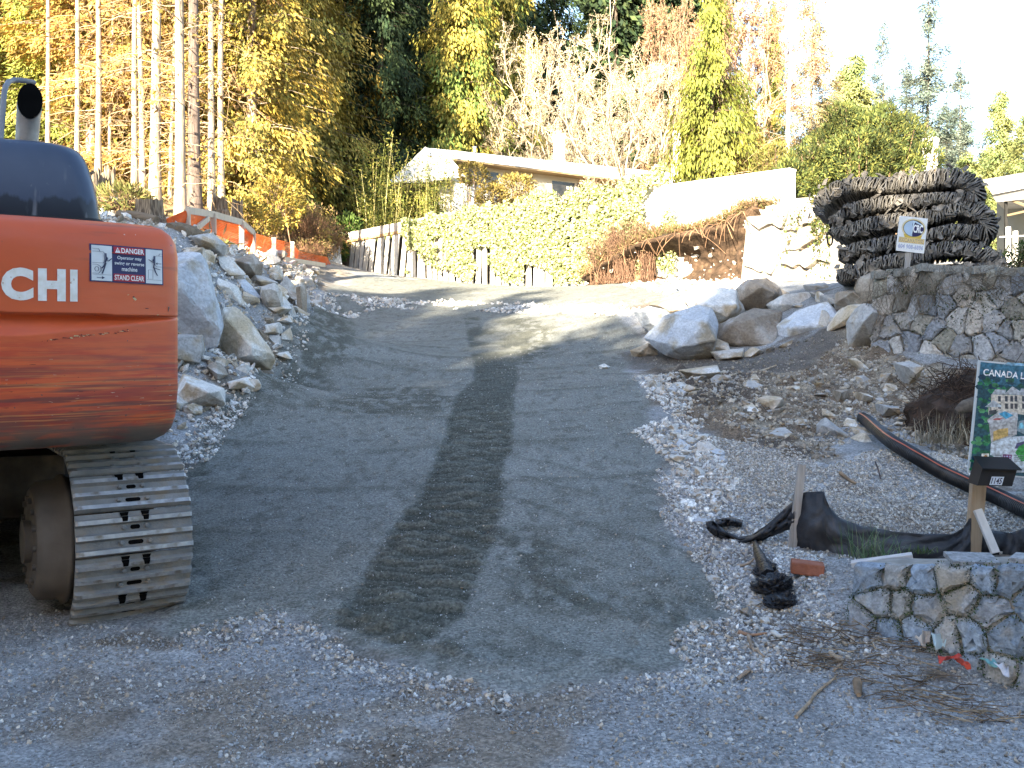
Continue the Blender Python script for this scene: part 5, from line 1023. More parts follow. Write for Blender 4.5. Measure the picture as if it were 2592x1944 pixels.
A_([(455, 690), (480, 900), (660, 850), (720, 830), (730, 640), (480, 760)], .0031, (.42, .42, .42)); A_([(500, 800), (560, 775), (640, 765), (640, 840), (500, 890)], .0034, (.55, .38, .14)); A_([(440, 690), (480, 760), (730, 690), (730, 620), (560, 600)], .0033, (.5, .52, .54)); A_([(550, 630), (610, 605), (690, 645), (620, 680)], .0036, (.08, .35, .55))
A_([(480, 445), (480, 600), (800, 640), (1000, 650), (1000, 460)], .0032, (.60, .56, .48)); A_([(485, 445), (520, 398), (620, 400), (610, 445)], .0037, (.42, .46, .5)); A_([(600, 445), (680, 368), (760, 420), (760, 450)], .0038, (.45, .48, .52)); A_([(740, 450), (760, 390), (900, 395), (1000, 460)], .0037, (.4, .44, .48))
for a in (545, 610, 660, 700, 770, 830, 890): A_([(a, 460), (a+26, 462), (a+26, 515), (a, 512)], .0039, (.06, .07, .09)); A_([(a, 530), (a+28, 533), (a+28, 585), (a, 580)], .0039, (.08, .08, .09))
A_([(420, 565), (500, 500), (580, 550), (570, 568)], .0041, (.45, .5, .55)); A_([(455, 570), (475, 570), (475, 640), (455, 640)], .0038, (.5, .48, .42)); A_([(460, 600), (530, 590), (530, 630), (460, 640)], .004, (.06, .07, .08)); A_([(490, 690), (520, 672), (590, 670), (560, 690)], .0042, (.45, .12, .12))
A_([(720, 790), (740, 700), (790, 690), (860, 790), (800, 830)], .0040, (.25, .32, .36)); A_([(735, 770), (750, 715), (775, 715), (795, 770)], .0043, (.2, .5, .62))
A_([(700, 960), (720, 910), (790, 890), (900, 900), (900, 980)], .0042, (.10, .09, .2)); A_([(705, 1000), (740, 940), (800, 910), (950, 930), (950, 1090), (760, 1080)], .0043, (.05, .3, .07))
A_([(390, 1010), (460, 1008), (455, 1085), (385, 1085)], .0044, (.75, .74, .7)); A_([(400, 1040), (430, 1020), (445, 1035), (440, 1080), (405, 1075)], .0046, (.55, .28, .08)); A_([(590, 1015), (675, 1018), (665, 1100), (585, 1090)], .0044, (.2, .05, .15))
for i in range(9): x_, y_ = 605+25*(i % 3), 1035+20*(i//3); A_([(x_, y_-9), (x_+10, y_), (x_, y_+9), (x_-10, y_)], .0046, (.35, .42, .6))
for i in range(4):
    for a, w_ in ((472, 100), (690, 95)): A_([(a, 1022+i*18), (a+w_-10*(i % 2), 1024+i*18), (a+w_-10*(i % 2), 1030+i*18), (a, 1028+i*18)], .0045, (.2, .25, .28))
fit(mb.build('picture', mk('printed_photo', .62, 1.35, scale=55, detail=6, attr=True, rough=.4, spec=.4)), bb)
mb = MB(); mb.bar(P(2461, 1405, yb+.04), P(2482, 1150, yb+.04), .09, .045, (0, 1, 0)); fit(mb.build('post', M_WOOD, bevel=.003), bb); mb = MB(); mb.bar(P(2461, 1405, yb+.04)+np.array([.9, 0, 0]), P(2482, 1150, yb+.04)+np.array([.9, 0, 0]), .09, .045, (0, 1, 0)); fit(mb.build('post', M_WOOD, bevel=.003), bb)
mb = MB(); mb.bar(P(2474, 1290, yb-.02), P(2520, 1400, yb-.12), .05, .03, (0, 1, 0)); fit(mb.build('brace', mk('pale_sawn_batten', (.58, .54, .5), (.66, .62, .57), scale=4, stretch=(8, 8, 1), rough=.8), bevel=.003), bb)
# mailbox
mx = thing('mailbox', 'black metal mailbox with a white number plate under the villa sign', 'mailbox', P(2515, 1228, 6.1)); yy = 6.08
mb = MB(); a = P(2474, 1229, yy); b = P(2562, 1229, yy); wm = b[0]-a[0]; hm = 42/F*yy
def mpt(x, z, d): return a+np.array([x*wm+.03*z, d, z*hm-.005*x])
f_ = [mpt(0, 0, 0), mpt(1, 0, 0), mpt(1.0, 1, 0), mpt(0.0, 1.02, 0), mpt(.0, 0, .13), mpt(1, 0, .13), mpt(1, 1.45, .13), mpt(0, 1.47, .13)]
mb.add(f_, [(0, 1, 2, 3), (5, 4, 7, 6), (4, 0, 3, 7), (1, 5, 6, 2), (4, 5, 1, 0)]); fit(mb.build('box', mk('black_enamel', (.012, .012, .014), (.02, .02, .022), rough=.55, spec=.25)), mx)
mb = MB(); r1 = [mpt(-.04, 1.0, -.02), mpt(1.10, .98, -.02), mpt(1.02, 1.52, .15), mpt(-.02, 1.55, .15)]; mb.add(r1+[p+np.array([0, 0, .006]) for p in r1], [(3, 2, 1, 0), (4, 5, 6, 7), (0, 1, 5, 4), (1, 2, 6, 5), (2, 3, 7, 6), (3, 0, 4, 7)]); fit(mb.build('lid', bpy.data.materials['black_enamel']), mx)
Tm = lambda x, y_, h=0.: np.stack([a[0]+np.asarray(x)*wm+.03*np.asarray(y_), np.full(np.shape(x), a[1]-.001-h), a[2]+np.asarray(y_)*hm-.005*np.asarray(x)], -1)
mb = MB(); rect2d(mb, .33, .06, .69, .56, Tm, .001, (.55, .62, .72)); put_text(mb, '1145', .36, .12, .655, .50, Tm, .002, (.02, .02, .05), .02); fit(mb.build('number_plate', M_BOARD), mx)
# ---------------------------------------------------------------- silt fence, stake, pipe, litter
M_FABRIC = mk('black_silt_fabric', (.012, .013, .017), (.024, .026, .032), scale=6, rough=.55, bump=.5, bscale=14, spec=.4, c3=(.07, .07, .075), c3scale=2.5, c3lo=.55, c3hi=.75)
def sheet(top, bot, ydist, n, m, wr, seed):
    t = np.linspace(0, 1, n); tp = np.array(top, float); bt = np.array(bot, float); k = np.linspace(0, 1, len(tp)); kb = np.linspace(0, 1, len(bt)); yk = np.linspace(0, 1, len(ydist)); V = []
    for i, a in enumerate(t):
        u0, v0 = np.interp(a, k, tp[:, 0]), np.interp(a, k, tp[:, 1]); u1, v1 = np.interp(a, kb, bt[:, 0]), np.interp(a, kb, bt[:, 1]); y = np.interp(a, yk, ydist)
        for j, b in enumerate(np.linspace(0, 1, m)):
            w_ = wr*((fbm(np.array([a*9+b*2.5]), np.array([b*3-a*4]), seed, 4)[0]-.5)*2+.6*math.sin(a*14+b*5)*(.5-abs(b-.5))); V.append(P(u0+(u1-u0)*b, v0+(v1-v0)*b, y+w_-.06*math.sin(b*3.1)))
    return np.array(V), np.array([(i*m+j, (i+1)*m+j, (i+1)*m+j+1, i*m+j+1) for i in range(n-1) for j in range(m-1)])
sf = thing('silt_fence', 'sagging black plastic silt fabric strung between the grey stake and the sign post', 'silt fence', P(2200, 1405, 6.3))
mb = MB(); V, q = sheet([(2008, 1252), (2040, 1246), (2084, 1244), (2100, 1285), (2125, 1312), (2180, 1332), (2260, 1345), (2340, 1352), (2410, 1352), (2440, 1335), (2458, 1305)], [(2010, 1400), (2060, 1418), (2130, 1434), (2220, 1446), (2300, 1450), (2380, 1446), (2455, 1440)], [6.52, 6.4, 6.32, 6.3, 6.28, 6.28, 6.3], 110, 22, .05, 3); mb.add(V, q, (1, 1, 1), 0, True)
o = fit(mb.build('fabric', M_FABRIC), sf); so_ = o.modifiers.new('s', 'SOLIDIFY'); so_.thickness = .004
mb = MB(); V, q = sheet([(2470, 1335), (2500, 1342), (2560, 1350), (2592, 1338), (2700, 1330)], [(2465, 1440), (2520, 1440), (2600, 1435), (2700, 1435)], [6.35, 6.3, 6.25, 6.2], 40, 14, .05, 9); mb.add(V, q, (1, 1, 1), 0, True)
o = fit(mb.build('fabric', M_FABRIC), sf); so_ = o.modifiers.new('s', 'SOLIDIFY'); so_.thickness = .005; mb = MB()
V, q = sheet([(1786, 1322), (1806, 1318), (1835, 1345), (1870, 1360), (1905, 1355), (1945, 1325), (1985, 1290), (2012, 1268)], [(1790, 1340), (1815, 1365), (1850, 1378), (1885, 1378), (1925, 1370), (1965, 1352), (2010, 1335)], [6.85, 6.8, 6.7, 6.6, 6.55, 6.52], 80, 14, .09, 21); mb.add(V, q, (1, 1, 1), 0, True)
o = fit(mb.build('fabric', M_FABRIC), sf); so_ = o.modifiers.new('s', 'SOLIDIFY'); so_.thickness = .005; mb = MB()
V, q = sheet([(1812, 1316), (1850, 1310), (1880, 1318)], [(1806, 1338), (1850, 1330), (1876, 1334)], [6.95, 6.9, 6.9], 24, 8, .1, 27); mb.add(V, q, (1, 1, 1), 0, True)
o = fit(mb.build('fabric', M_FABRIC), sf); so_ = o.modifiers.new('s', 'SOLIDIFY'); so_.thickness = .005
mb = MB(); mb.bar(P(2004, 1395, 6.45), P(2030, 1174, 6.45), .052, .03, (0, 1, 0)); o = mb.build('wooden_stake', M_GREYWOOD, bevel=.003); tag(o, 'leaning grey wooden stake holding up the left end of the silt fabric', 'stake')
# corrugated pipe
M_PIPEB = mk('black_corrugated_plastic', (.014, .015, .017), (.022, .023, .026), scale=10, rough=.45, spec=.45, c3=(.06, .06, .06), c3scale=5)
cp = thing('drain_pipe', 'black corrugated drain pipe with an orange stripe lying across the rubble', 'pipe', P(2370, 1220, 8.6))
_pc = []
for u, v, lift in ((2183, 1066, .0), (2200, 1090, .05), (2250, 1140, .07), (2310, 1186, .08), (2380, 1228, .08), (2460, 1262, .07), (2530, 1288, .06), (2610, 1322, .05), (2720, 1368, .05)):
    g_ = gp(u, v); _pc.append((*g_, gz(*g_)+lift+.02))
pp = catmull(_pc, 60)
pr_ = .055*(1+.11*np.sign(np.sin(np.arange(len(pp))*2.1)))
mb = MB(); mb.tube(pp, pr_, 18); fit(mb.build('pipe', M_PIPEB), cp)
T_ = np.gradient(pp, axis=0); T_ /= np.linalg.norm(T_, axis=1)[:, None]; sd3 = np.cross(T_, (0, 0, 1)); sd3 /= np.linalg.norm(sd3, axis=1)[:, None]; up3 = np.cross(sd3, T_); dirn = up3*.85+sd3*.53
w3 = np.cross(T_, dirn)*.0055; rr = np.full((len(pp), 1), .0625); V = np.concatenate([pp+dirn*rr-w3, pp+dirn*rr+w3]); n = len(pp)
mb = MB(); mb.add(V, np.array([(i, i+1, n+i+1, n+i) for i in range(n-1)]), (.42, .11, .055)); fit(mb.build('stripe', M_DECAL), cp)
# plastic bag, brick, boards, sticks, litter
def crumple(u, v, w, h, d, seed, mat, name, label, cat, hsc=1.):
    c = gp(u, v); rg = np.random.default_rng(seed); s = F/c[1]; bm = bmesh.new(); bmesh.ops.create_icosphere(bm, subdivisions=4, radius=1.); from mathutils import noise as mn
    for vt in bm.verts:
        p = vt.co.copy(); k = 1+.30*mn.noise(p*1.5+Vector((seed, 0, 0)))+.22*abs(mn.noise(p*3.1+Vector((0, seed, 0))))*2-.2+.16*mn.noise(p*7)
        vt.co = Vector((p.x*w/s*.5*k+p.z*.03, p.y*d*.5*k, max(-.02, (p.z*.5+.35)*h*k*hsc)))
    me = bpy.data.meshes.new(name); bm.to_mesh(me); bm.free(); me.materials.append(mat); o = bpy.data.objects.new(name, me); COL.objects.link(o); o.location = (c[0], c[1], gz(*c)); return tag(o, label, cat)
M_BAG = mk('black_bag_plastic', (.010, .011, .014), (.018, .019, .023), rough=.42, spec=.3, bump=.9, bscale=22)
bag = thing('plastic_bag', 'crumpled black plastic bag with a twisted neck lying in the gravel', 'plastic bag', (*gp(1960, 1510), .15))
o = crumple(1955, 1502, 95, .13, .26, 5, M_BAG, 'bag', None, None); o.rotation_euler = (0, 0, -.6); fit(o, bag)
for uv, w_, s_ in (((1935, 1450), 55, 6), ((1975, 1530), 80, 7)): o = crumple(*uv, w_, .09, .2, s_, M_BAG, 'bag_fold', None, None); fit(o, bag)
mb = MB(); pts = [np.array([*gp(u, v), 0])+np.array([0, 0, gz(*gp(u, v))+.03]) for u, v in ((1945, 1470), (1928, 1435), (1915, 1405), (1912, 1385))]; mb.tube(catmull(pts, 5), np.linspace(.05, .012, 16), 7); fit(mb.build('neck', M_BAG), bag)
c = gp(2042, 1458); mb = MB(); mb.box((0, 0, .035), (.185, .10, .07)); o = mb.build('brick', mk('red_brick', (.23, .085, .05), (.32, .13, .085), scale=14, rough=.95, bump=.6, bscale=30), bevel=.008); o.location = (c[0], c[1], gz(*c)-.005); o.rotation_euler = (.05, .08, -.22); tag(o, 'single red brick lying on the gravel left of the low wall', 'brick')
mb = MB(); a = P(2155, 1428, 5.45); b = P(2310, 1407, 5.35); mb.bar(a, b, .07, .03, (0, 0, 1)); o = mb.build('board', mk('pale_driftboard', (.46, .43, .42), (.58, .55, .53), scale=4, stretch=(2, 8, 8), rough=.85, bump=.3), bevel=.004); tag(o, 'short pale board lying on top of the low granite wall', 'board')
M_STICK = mk('dry_stick', .65, 1.25, scale=20, attr=True, rough=.9)
def stick(pts, r, label, name='stick', cat='stick', col=(.27, .20, .14)):
    w_ = [np.array([*gp(u, v), gz(*gp(u, v))+r*.9]) for u, v in pts]; mb = MB(); c_ = catmull(w_, 5); mb.tube(c_, np.linspace(r, r*.5, len(c_)), 6, col); o = mb.build(name, M_STICK, loc=w_[0]); return tag(o, label, cat)
stick([(2015, 1824), (2050, 1785), (2065, 1765), (2110, 1720), (2115, 1712)], .009, 'forked pale stick lying lowest in the street gravel', col=(.36, .27, .18))
stick([(1894, 1612), (1905, 1640), (1920, 1660), (1935, 1668)], .010, 'curved tan stick right of the smooth road tip', col=(.33, .25, .18))
stick([(1868, 1718), (1890, 1712), (1898, 1700), (1892, 1695)], .011, 'short hooked stick left of the twig pile', col=(.32, .25, .19))
stick([(1870, 1602), (1900, 1608), (1940, 1618)], .012, 'straight reddish stick above the twig pile', col=(.28, .17, .11))
stick([(2170, 1735), (2172, 1760), (2174, 1772)], .022, 'stubby piece of brown bark below the twig pile', 'bark', 'bark', (.24, .17, .11))
stick([(2102, 1663), (2120, 1675), (2132, 1680), (2128, 1692), (2112, 1702)], .014, 'bent strip of tan wood in the middle of the twig pile', 'wood_strip', 'wood', (.36, .28, .2))
stick([(1956, 1615), (1975, 1624), (1998, 1620)], .016, 'pale leaf shaped wood chip at the left end of the twig pile', 'wood_chip', 'wood', (.5, .5, .48))
stick([(1868, 1432), (1890, 1424), (1912, 1417)], .011, 'short tan batten scrap left of the plastic bag neck', 'batten', 'wood', (.42, .33, .24))
stick([(2127, 1206), (2150, 1222), (2166, 1232)], .017, 'short brown branch stub on the heap of fine gravel', 'branch_stub', 'branch', (.27, .19, .12))
mb = MB(); mb.tube(catmull([P(2232, 1330, 7.4), P(2236, 1260, 7.6), P(2226, 1200, 7.7), P(2215, 1168, 7.7)], 6), np.linspace(.009, .005, 19), 5, (.11, .09, .09)); o = mb.build('twig', M_STICK); tag(o, 'thin dark twig standing upright in the fine gravel heap', 'twig')
stick([(1905, 948), (1935, 940), (1965, 930)], .018, 'pale sliver of wood on the dark dug track', 'wood_sliver', 'wood', (.46, .38, .28))
tw = MB(); rg = np.random.default_rng(31); TP = gpoly([(1960, 1620), (2080, 1590), (2280, 1600), (2330, 1660), (2592, 1790), (2592, 1840), (2300, 1790), (2120, 1720), (2010, 1690)])
for i in range(620):
    q_ = TP.min(0)+np.ptp(TP, axis=0)*rg.random(2)
    if not inpoly(*wob(q_[:1], q_[1:], .5, 8), TP)[0]: continue
    L = rg.uniform(.05, .30)*rg.uniform(.4, 1); an = -.5+rg.normal()*.8; d = np.array([math.cos(an), math.sin(an), rg.normal()*.10])*L; p = np.array([*q_, gz(*q_)+rg.uniform(.003, .035)]); bend = rg.normal(size=3)*L*.14
    tw.tube([p-d/2, p+bend*[1, 1, .3], p+d/2], rg.uniform(.001, .0032), 3, np.array([(.20, .14, .09), (.13, .09, .06), (.33, .25, .16)][rg.integers(3)])*rg.uniform(.6, 1.3), caps=False)
o = tw.build('twig_debris', M_STICK); tag(o, 'drift of dry brown twigs and needles along the foot of the low wall', 'twigs', kind='stuff')
def scrap(u, v, w, h, col, label, seed):
    c = gp(u, v); rg = np.random.default_rng(seed); n = 9; s = w/F*c[1]; g = np.stack(np.meshgrid(np.linspace(-.5, .5, n), np.linspace(-.5, .5, n)), -1).reshape(-1, 2)
    z = .03+.05*fbm(g[:, 0]*3+seed, g[:, 1]*3, seed, 3); V = np.stack([g[:, 0]*s*(1+.5*g[:, 1]), g[:, 1]*s*.8+.04*np.sin(g[:, 0]*5), z*1.2+h*(g[:, 1]+.5)], 1)
    mb = MB(); mb.add(V, np.array([(i*n+j, i*n+j+1, (i+1)*n+j+1, (i+1)*n+j) for i in range(n-1) for j in range(n-1)]), col); o = mb.build('litter_scrap', M_BOARD); o.location = (c[0]-.03, c[1]-.07, gz(c[0]-.03, c[1]-.07)-.0); o.rotation_euler = (0, 0, rg.uniform(-.8, .5)); so_ = o.modifiers.new('s', 'SOLIDIFY'); so_.thickness = .003; tag(o, label, 'litter', 'litter along the low wall')
for u, v, w_, h, c, lab, sd_i in ((2340, 1652, 34, .03, (.48, .42, .36), 'folded cream paper cup at the foot of the low wall', 1), (2378, 1655, 30, .05, (.45, .58, .62), 'pale blue carton scrap beside the cream paper cup', 2), (2400, 1692, 40, .01, (.5, .06, .04), 'flattened red wrapper in the twigs below the wall', 3), (2436, 1706, 22, .02, (.5, .07, .04), 'smaller red wrapper scrap next to the flattened red one', 4), (2505, 1690, 44, .03, (.18, .42, .44), 'turquoise plastic scrap against the wall near the right edge', 5), (2545, 1712, 46, .04, (.6, .6, .64), 'long crumpled white paper rightmost along the low wall', 6)): scrap(u, v, w_, h, c, lab, sd_i)
# grass tufts and the dark root mound
M_GRASS = mk('grass_blades', .7, 1.3, scale=5, attr=True, rough=.7)
def tuft(name, u, v, y, n, L0, L1, spread, cols, label, cat, seed, droop=.5, wd=.004, kind=None):
    rg = np.random.default_rng(seed); b = P(u, v, y); mb = MB()
    for i in range(n):
        p = b+np.array([rg.normal()*spread, rg.normal()*spread*.6, 0]); p[2] = max(p[2], 0); a = rg.uniform(0, 6.28); L = rg.uniform(L0, L1); o_ = rg.uniform(.1, .75); t = np.linspace(0, 1, 5); d = np.array([math.cos(a), math.sin(a), 0])
        pts = p+d*(o_*L*t)[:, None]+np.array([0, 0, 1])*(L*t*(1-droop*o_*t*1.3))[:, None]; sdv = np.cross(d, (0, 0, 1))*wd*(1-t*.85)[:, None]; V = np.concatenate([pts-sdv, pts+sdv])
        mb.add(V, np.array([(k, k+1, 5+k+1, 5+k) for k in range(4)]), np.array(cols[rg.integers(len(cols))])*rg.uniform(.6, 1.3))
    return tag(mb.build(name, M_GRASS, loc=b), label, cat, kind=kind)
tuft('grass_tuft', 2205, 1412, 5.75, 110, .1, .30, .085, [(.06, .12, .05), (.09, .16, .07), (.14, .17, .09)], 'long green grass tuft growing in front of the black silt fabric', 'grass tuft', 1, .7, .0028)
mound = thing('root_mound', 'dark mound of earth and matted roots behind the villa sign', 'mound', P(2440, 1120, 9.6))
from mathutils import noise as mn
bm = bmesh.new(); bmesh.ops.create_icosphere(bm, subdivisions=5, radius=1.); cM = P(2470, 1110, 10.0)
for vt in bm.verts: p = vt.co.copy(); k = 1+.28*mn.noise(p*1.7)+.12*mn.noise(p*5)+.05*mn.noise(p*12); vt.co = Vector((p.x*.62*k, p.y*.75*k, p.z*.66*k))+Vector(cM)
me = bpy.data.meshes.new('soil'); bm.to_mesh(me); bm.free(); me.materials.append(mk('dark_peaty_soil', (.03, .02, .014), (.065, .042, .03), scale=7, bump=.9, bscale=16)); o = bpy.data.objects.new('soil', me); COL.objects.link(o); fit(o, mound)
mb = MB(); rg = np.random.default_rng(6)
for i in range(1500):
    a = rg.uniform(2.6, 6.4); e = rg.uniform(-.5, 1.4); d = np.array([math.cos(a)*math.cos(e)*.62, math.sin(a)*math.cos(e)*.75, math.sin(e)*.66]); p = cM+d*rg.uniform(.95, 1.12); t = np.linspace(0, 1, 4)[:, None]; g = rg.normal(size=3); g[2] -= .5; g /= np.linalg.norm(g); L = rg.uniform(.08, .3)
    mb.tube(p+g*L*t+rg.normal(size=3)*.05*t*t, rg.uniform(.002, .005), 3, np.array([(.10, .065, .045), (.06, .04, .03), (.22, .15, .1)][rg.choice(3, p=[.5, .4, .1])])*rg.uniform(.6, 1.3), caps=False)
fit(mb.build('roots', M_STICK), mound)
mb = MB(); mb.tube([P(2420, 1042, 9.2), P(2440, 1030, 9.2), P(2480, 1020, 9.3)], [.03, .06, .075], 8, (.12, .10, .08)); fit(mb.build('root_stump', M_STICK), mound)
tuft('dry_grass', 2400, 1120, 9.0, 260, .12, .42, .15, [(.28, .24, .17), (.22, .18, .12), (.34, .3, .22)], 'pale dry grass hanging over the front of the dark root mound', 'grass', 2, 1.1, .004)
tuft('dry_grass', 2440, 1180, 8.8, 260, .08, .3, .2, [(.12, .13, .08), (.2, .18, .12), (.1, .1, .07)], 'short greyish grass between the root mound and the drain pipe', 'grass', 3, .9, .004)
tuft('dry_grass', 2290, 1345, 6.9, 90, .04, .12, .05, [(.16, .11, .07), (.22, .15, .1)], 'small brown tuft on the fine gravel just behind the silt fabric', 'grass', 4, .8, .003)
for i, (u, v, y) in enumerate(((2095, 1500, 5.62), (2080, 1470, 5.8), (2050, 1520, 5.6), (2330, 1398, 5.9))): tuft('weed', u, v, y, 70, .02, .08, .05, [(.05, .09, .03), (.08, .11, .04)], ['low weed at the left end of the low wall', 'small weed behind the red brick', 'low weed in the gravel below the brick', 'weed on the soil behind the pale wall board'][i], 'weed', 20+i, .8, .004)
# ---------------------------------------------------------------- the white house beyond the fence
M_WHITE = mk('white_paint', (.76, .75, .72), (.82, .81, .78), scale=4, rough=.6, c3=(.6, .57, .5), c3scale=2, c3lo=.65, c3hi=.85)
M_CREAM = mk('cream_wall', (.62, .56, .44), (.68, .62, .5), scale=2, rough=.85)
M_SOFFIT = mk('brown_soffit', (.30, .22, .13), (.36, .27, .16), scale=3, stretch=(1, 8, 1), rough=.8)
M_GLASSD = mk('dark_window', (.03, .028, .025), (.05, .045, .04), rough=.1, spec=.6)
M_ROOF = mk('pale_gravel_roof', (.55, .53, .5), (.66, .64, .6), scale=12, rough=.95, bump=.3)
hs = thing('house', 'low white house with a pitched gable end behind the bamboo and ivy fence', 'house', P(1300, 640, 46))
def prism(mb, face, back, col=(1, 1, 1)):
    f = np.array(face); n = len(f); V = np.concatenate([f, f+np.array(back)]); mb.add(V, [tuple(range(n)), tuple(range(2*n-1, n-1, -1))]+[(i, i+n, (i+1) % n+n, (i+1) % n) for i in range(n)], col)
a, b, c = P(978, 466, 44), P(1077, 371, 44), P(1145, 453, 44)
a2, b2, c2 = P(1002, 462, 44), P(1077, 390, 44), P(1124, 449, 44)
mb = MB(); prism(mb, [a, b, b2, a2], (1.0, 8, 0)); prism(mb, [b, c, c2, b2], (1.0, 8, 0)); prism(mb, [b2, c2, P(1085, 452, 44), a2], (1., .1, 0)); gb = mb.build('gable_roof', M_WHITE); fit(gb, hs)
mb = MB(); prism(mb, [P(1006, 461.5, 44)+np.array([0, .9, 0]), P(1077, 394, 44)+np.array([0, .9, 0]), P(1122, 450, 44)+np.array([0, .9, 0])], (.8, .12, 0)); fit(mb.build('gable_wall', M_CREAM), gb)
r0, r1 = P(1080, 374, 44.1), P(1725, 441, 51); e0, e1 = P(1086, 393, 43.9), P(1725, 473, 50.2)
mb = MB(); bk = np.array([4.5, 5.5, .25]); V = [e0, e1, r1, r0, e0+bk, e1+bk, r1+bk+np.array([0, 0, .3]), r0+bk+np.array([0, 0, .3])]; mb.add(V, [(0, 1, 2, 3), (4, 7, 6, 5), (0, 4, 5, 1), (3, 2, 6, 7), (0, 3, 7, 4), (1, 5, 6, 2)]); fit(mb.build('roof', M_WHITE), hs)
mb = MB(); inn = np.array([.35, 1.1, -.03]); w0, w1 = e0+inn, e1+inn; hgt = np.array([0, 0, -4.2]); th = np.array([.15, .25, 0]); V = [w0+hgt, w1+hgt, w1, w0]; V = V+[v+th for v in V]; mb.add(V, [(0, 1, 2, 3), (7, 6, 5, 4), (0, 4, 5, 1), (2, 6, 7, 3), (0, 3, 7, 4), (1, 5, 6, 2)]); fit(mb.build('wall', M_CREAM), hs)
mb = MB(); V = [e0+np.array([.02, .05, -.02]), e1+np.array([-.02, .05, -.02]), w1+np.array([0, 0, -.02]), w0+np.array([0, 0, -.02])]; mb.add(V+[v+np.array([0, 0, -.05]) for v in V], [(0, 1, 2, 3), (7, 6, 5, 4), (0, 4, 5, 1), (1, 5, 6, 2), (2, 6, 7, 3), (3, 7, 4, 0)]); fit(mb.build('soffit', M_SOFFIT), hs)
for f0, f1, zt, zb in ((.10, .22, -.25, -1.0), (.43, .52, -.3, -1.5), (.53, .62, -.3, -1.5), (.66, .74, -.3, -1.4)):
    mb = MB(); p, q = w0+(w1-w0)*f0, w0+(w1-w0)*f1; o_ = np.array([-.02, -.04, 0]); fr = [p+o_+[0, 0, zb], q+o_+[0, 0, zb], q+o_+[0, 0, zt], p+o_+[0, 0, zt]]; prism(mb, fr, (.02, .035, 0)); fit(mb.build('window', M_GLASSD), hs)
mb = MB(); mb.box(P(1415, 380, 48), (.52, .6, 1.3)); mb.box(P(1415, 346, 48), (.6, .7, .12)); mb.tube([P(1415, 344, 48), P(1415, 332, 48)], .12, 10); fit(mb.build('chimney', M_WHITE, bevel=.01), hs)
mb = MB(); mb.tube([P(1201, 385, 46), P(1201, 374, 46)], .06, 8); mb.tube([P(1201, 374, 46), P(1201, 371, 46)], .1, 8); fit(mb.build('roof_vent', M_WHITE), hs)
mb = MB(); mb.box(P(1713, 400, 50.5), (.36, .36, 2.7)); mb.box(P(1713, 432, 50.4), (.5, .5, .7)); fit(mb.build('chimney_stack', M_WHITE, bevel=.01), hs)
mb = MB(); c0, c1 = P(1140, 490, 42.5), P(1290, 500, 43); mb.add([c0+[0, 0, -2.5], c1+[0, 0, -2.5], P(1262, 475, 43), P(1150, 462, 42.5)]+[v+np.array([.1, .3, 0]) for v in (c0+[0, 0, -2.5], c1+[0, 0, -2.5], P(1262, 475, 43), P(1150, 462, 42.5))], [(0, 1, 2, 3), (7, 6, 5, 4), (0, 4, 5, 1), (1, 5, 6, 2), (2, 6, 7, 3), (3, 7, 4, 0)]); fit(mb.build('porch_wall', M_WHITE), hs)
# the free white chimney on the right and the neighbour's house at the edge
ch = thing('brick_chimney', 'white painted chimney rising between the round yew and the rubber mats', 'chimney', P(2352, 600, 30))
mb = MB(); mb.box(P(2354, 470, 30), (.34, .34, 2.7)); fit(mb.build('shaft', M_WHITE, bevel=.01), ch)
mb = MB(); mb.box(P(2352, 358, 30), (.42, .42, .12)); mb.box(P(2352, 352, 30), (.32, .32, .1)); fit(mb.build('cap', M_WHITE, bevel=.01), ch)
h2 = thing('neighbour_house', 'white eaved house with slim columns cut off by the right edge of the view', 'house', P(2600, 700, 25))
e0, e1 = P(2488, 455, 25), P(2720, 415, 22.5); f0, f1 = P(2512, 492, 25), P(2720, 452, 22.5)
mb = MB(); bk = np.array([3.5, 6, .3]); V = [f0, f1, e1, e0]; mb.add(V+[v+bk for v in V], [(0, 1, 2, 3), (7, 6, 5, 4), (0, 4, 5, 1), (1, 5, 6, 2), (2, 6, 7, 3), (3, 7, 4, 0)]); fit(mb.build('roof', M_WHITE), h2)
g0, g1 = P(2522, 512, 25.1), P(2720, 490, 22.6); mb = MB(); V = [g0, g1, f1+np.array([0, .1, 0]), f0+np.array([.02, .1, 0])]; mb.add(V+[v+bk*.9 for v in V], [(0, 1, 2, 3), (7, 6, 5, 4), (0, 4, 5, 1), (1, 5, 6, 2), (2, 6, 7, 3), (3, 7, 4, 0)]); fit(mb.build('fascia', mk('grey_beige_fascia', (.36, .35, .33), (.42, .41, .39), scale=3)), h2)
mb = MB(); V = [P(2523, 700, 27.5), P(2760, 700, 25), P(2760, 480, 25), P(2523, 500, 27.5)]; mb.add(V+[v+np.array([.3, .6, 0]) for v in V], [(0, 1, 2, 3), (7, 6, 5, 4), (0, 4, 5, 1), (1, 5, 6, 2), (2, 6, 7, 3), (3, 7, 4, 0)]); fit(mb.build('wall', mk('grey_green_wall', (.30, .30, .26), (.35, .35, .31), scale=2)), h2)
for u, v0, wd in ((2547, 505, .06),): mb = MB(); mb.bar(P(u, 700, 24.9), P(u-1, v0, 24.9), wd, wd, (0, 1, 0)); fit(mb.build('post', M_BLACK), h2)
for u, v0 in ((2552, 574), (2570, 585)): mb = MB(); mb.bar(P(u, 700, 24.6), P(u, v0, 24.6), .085, .085, (0, 1, 0)); fit(mb.build('column', M_WHITE), h2)
mb = MB(); mb.bar(P(2530, 600, 24.6), P(2650, 594, 24.6), .03, .03); fit(mb.build('hand_rail', M_WHITE), h2)
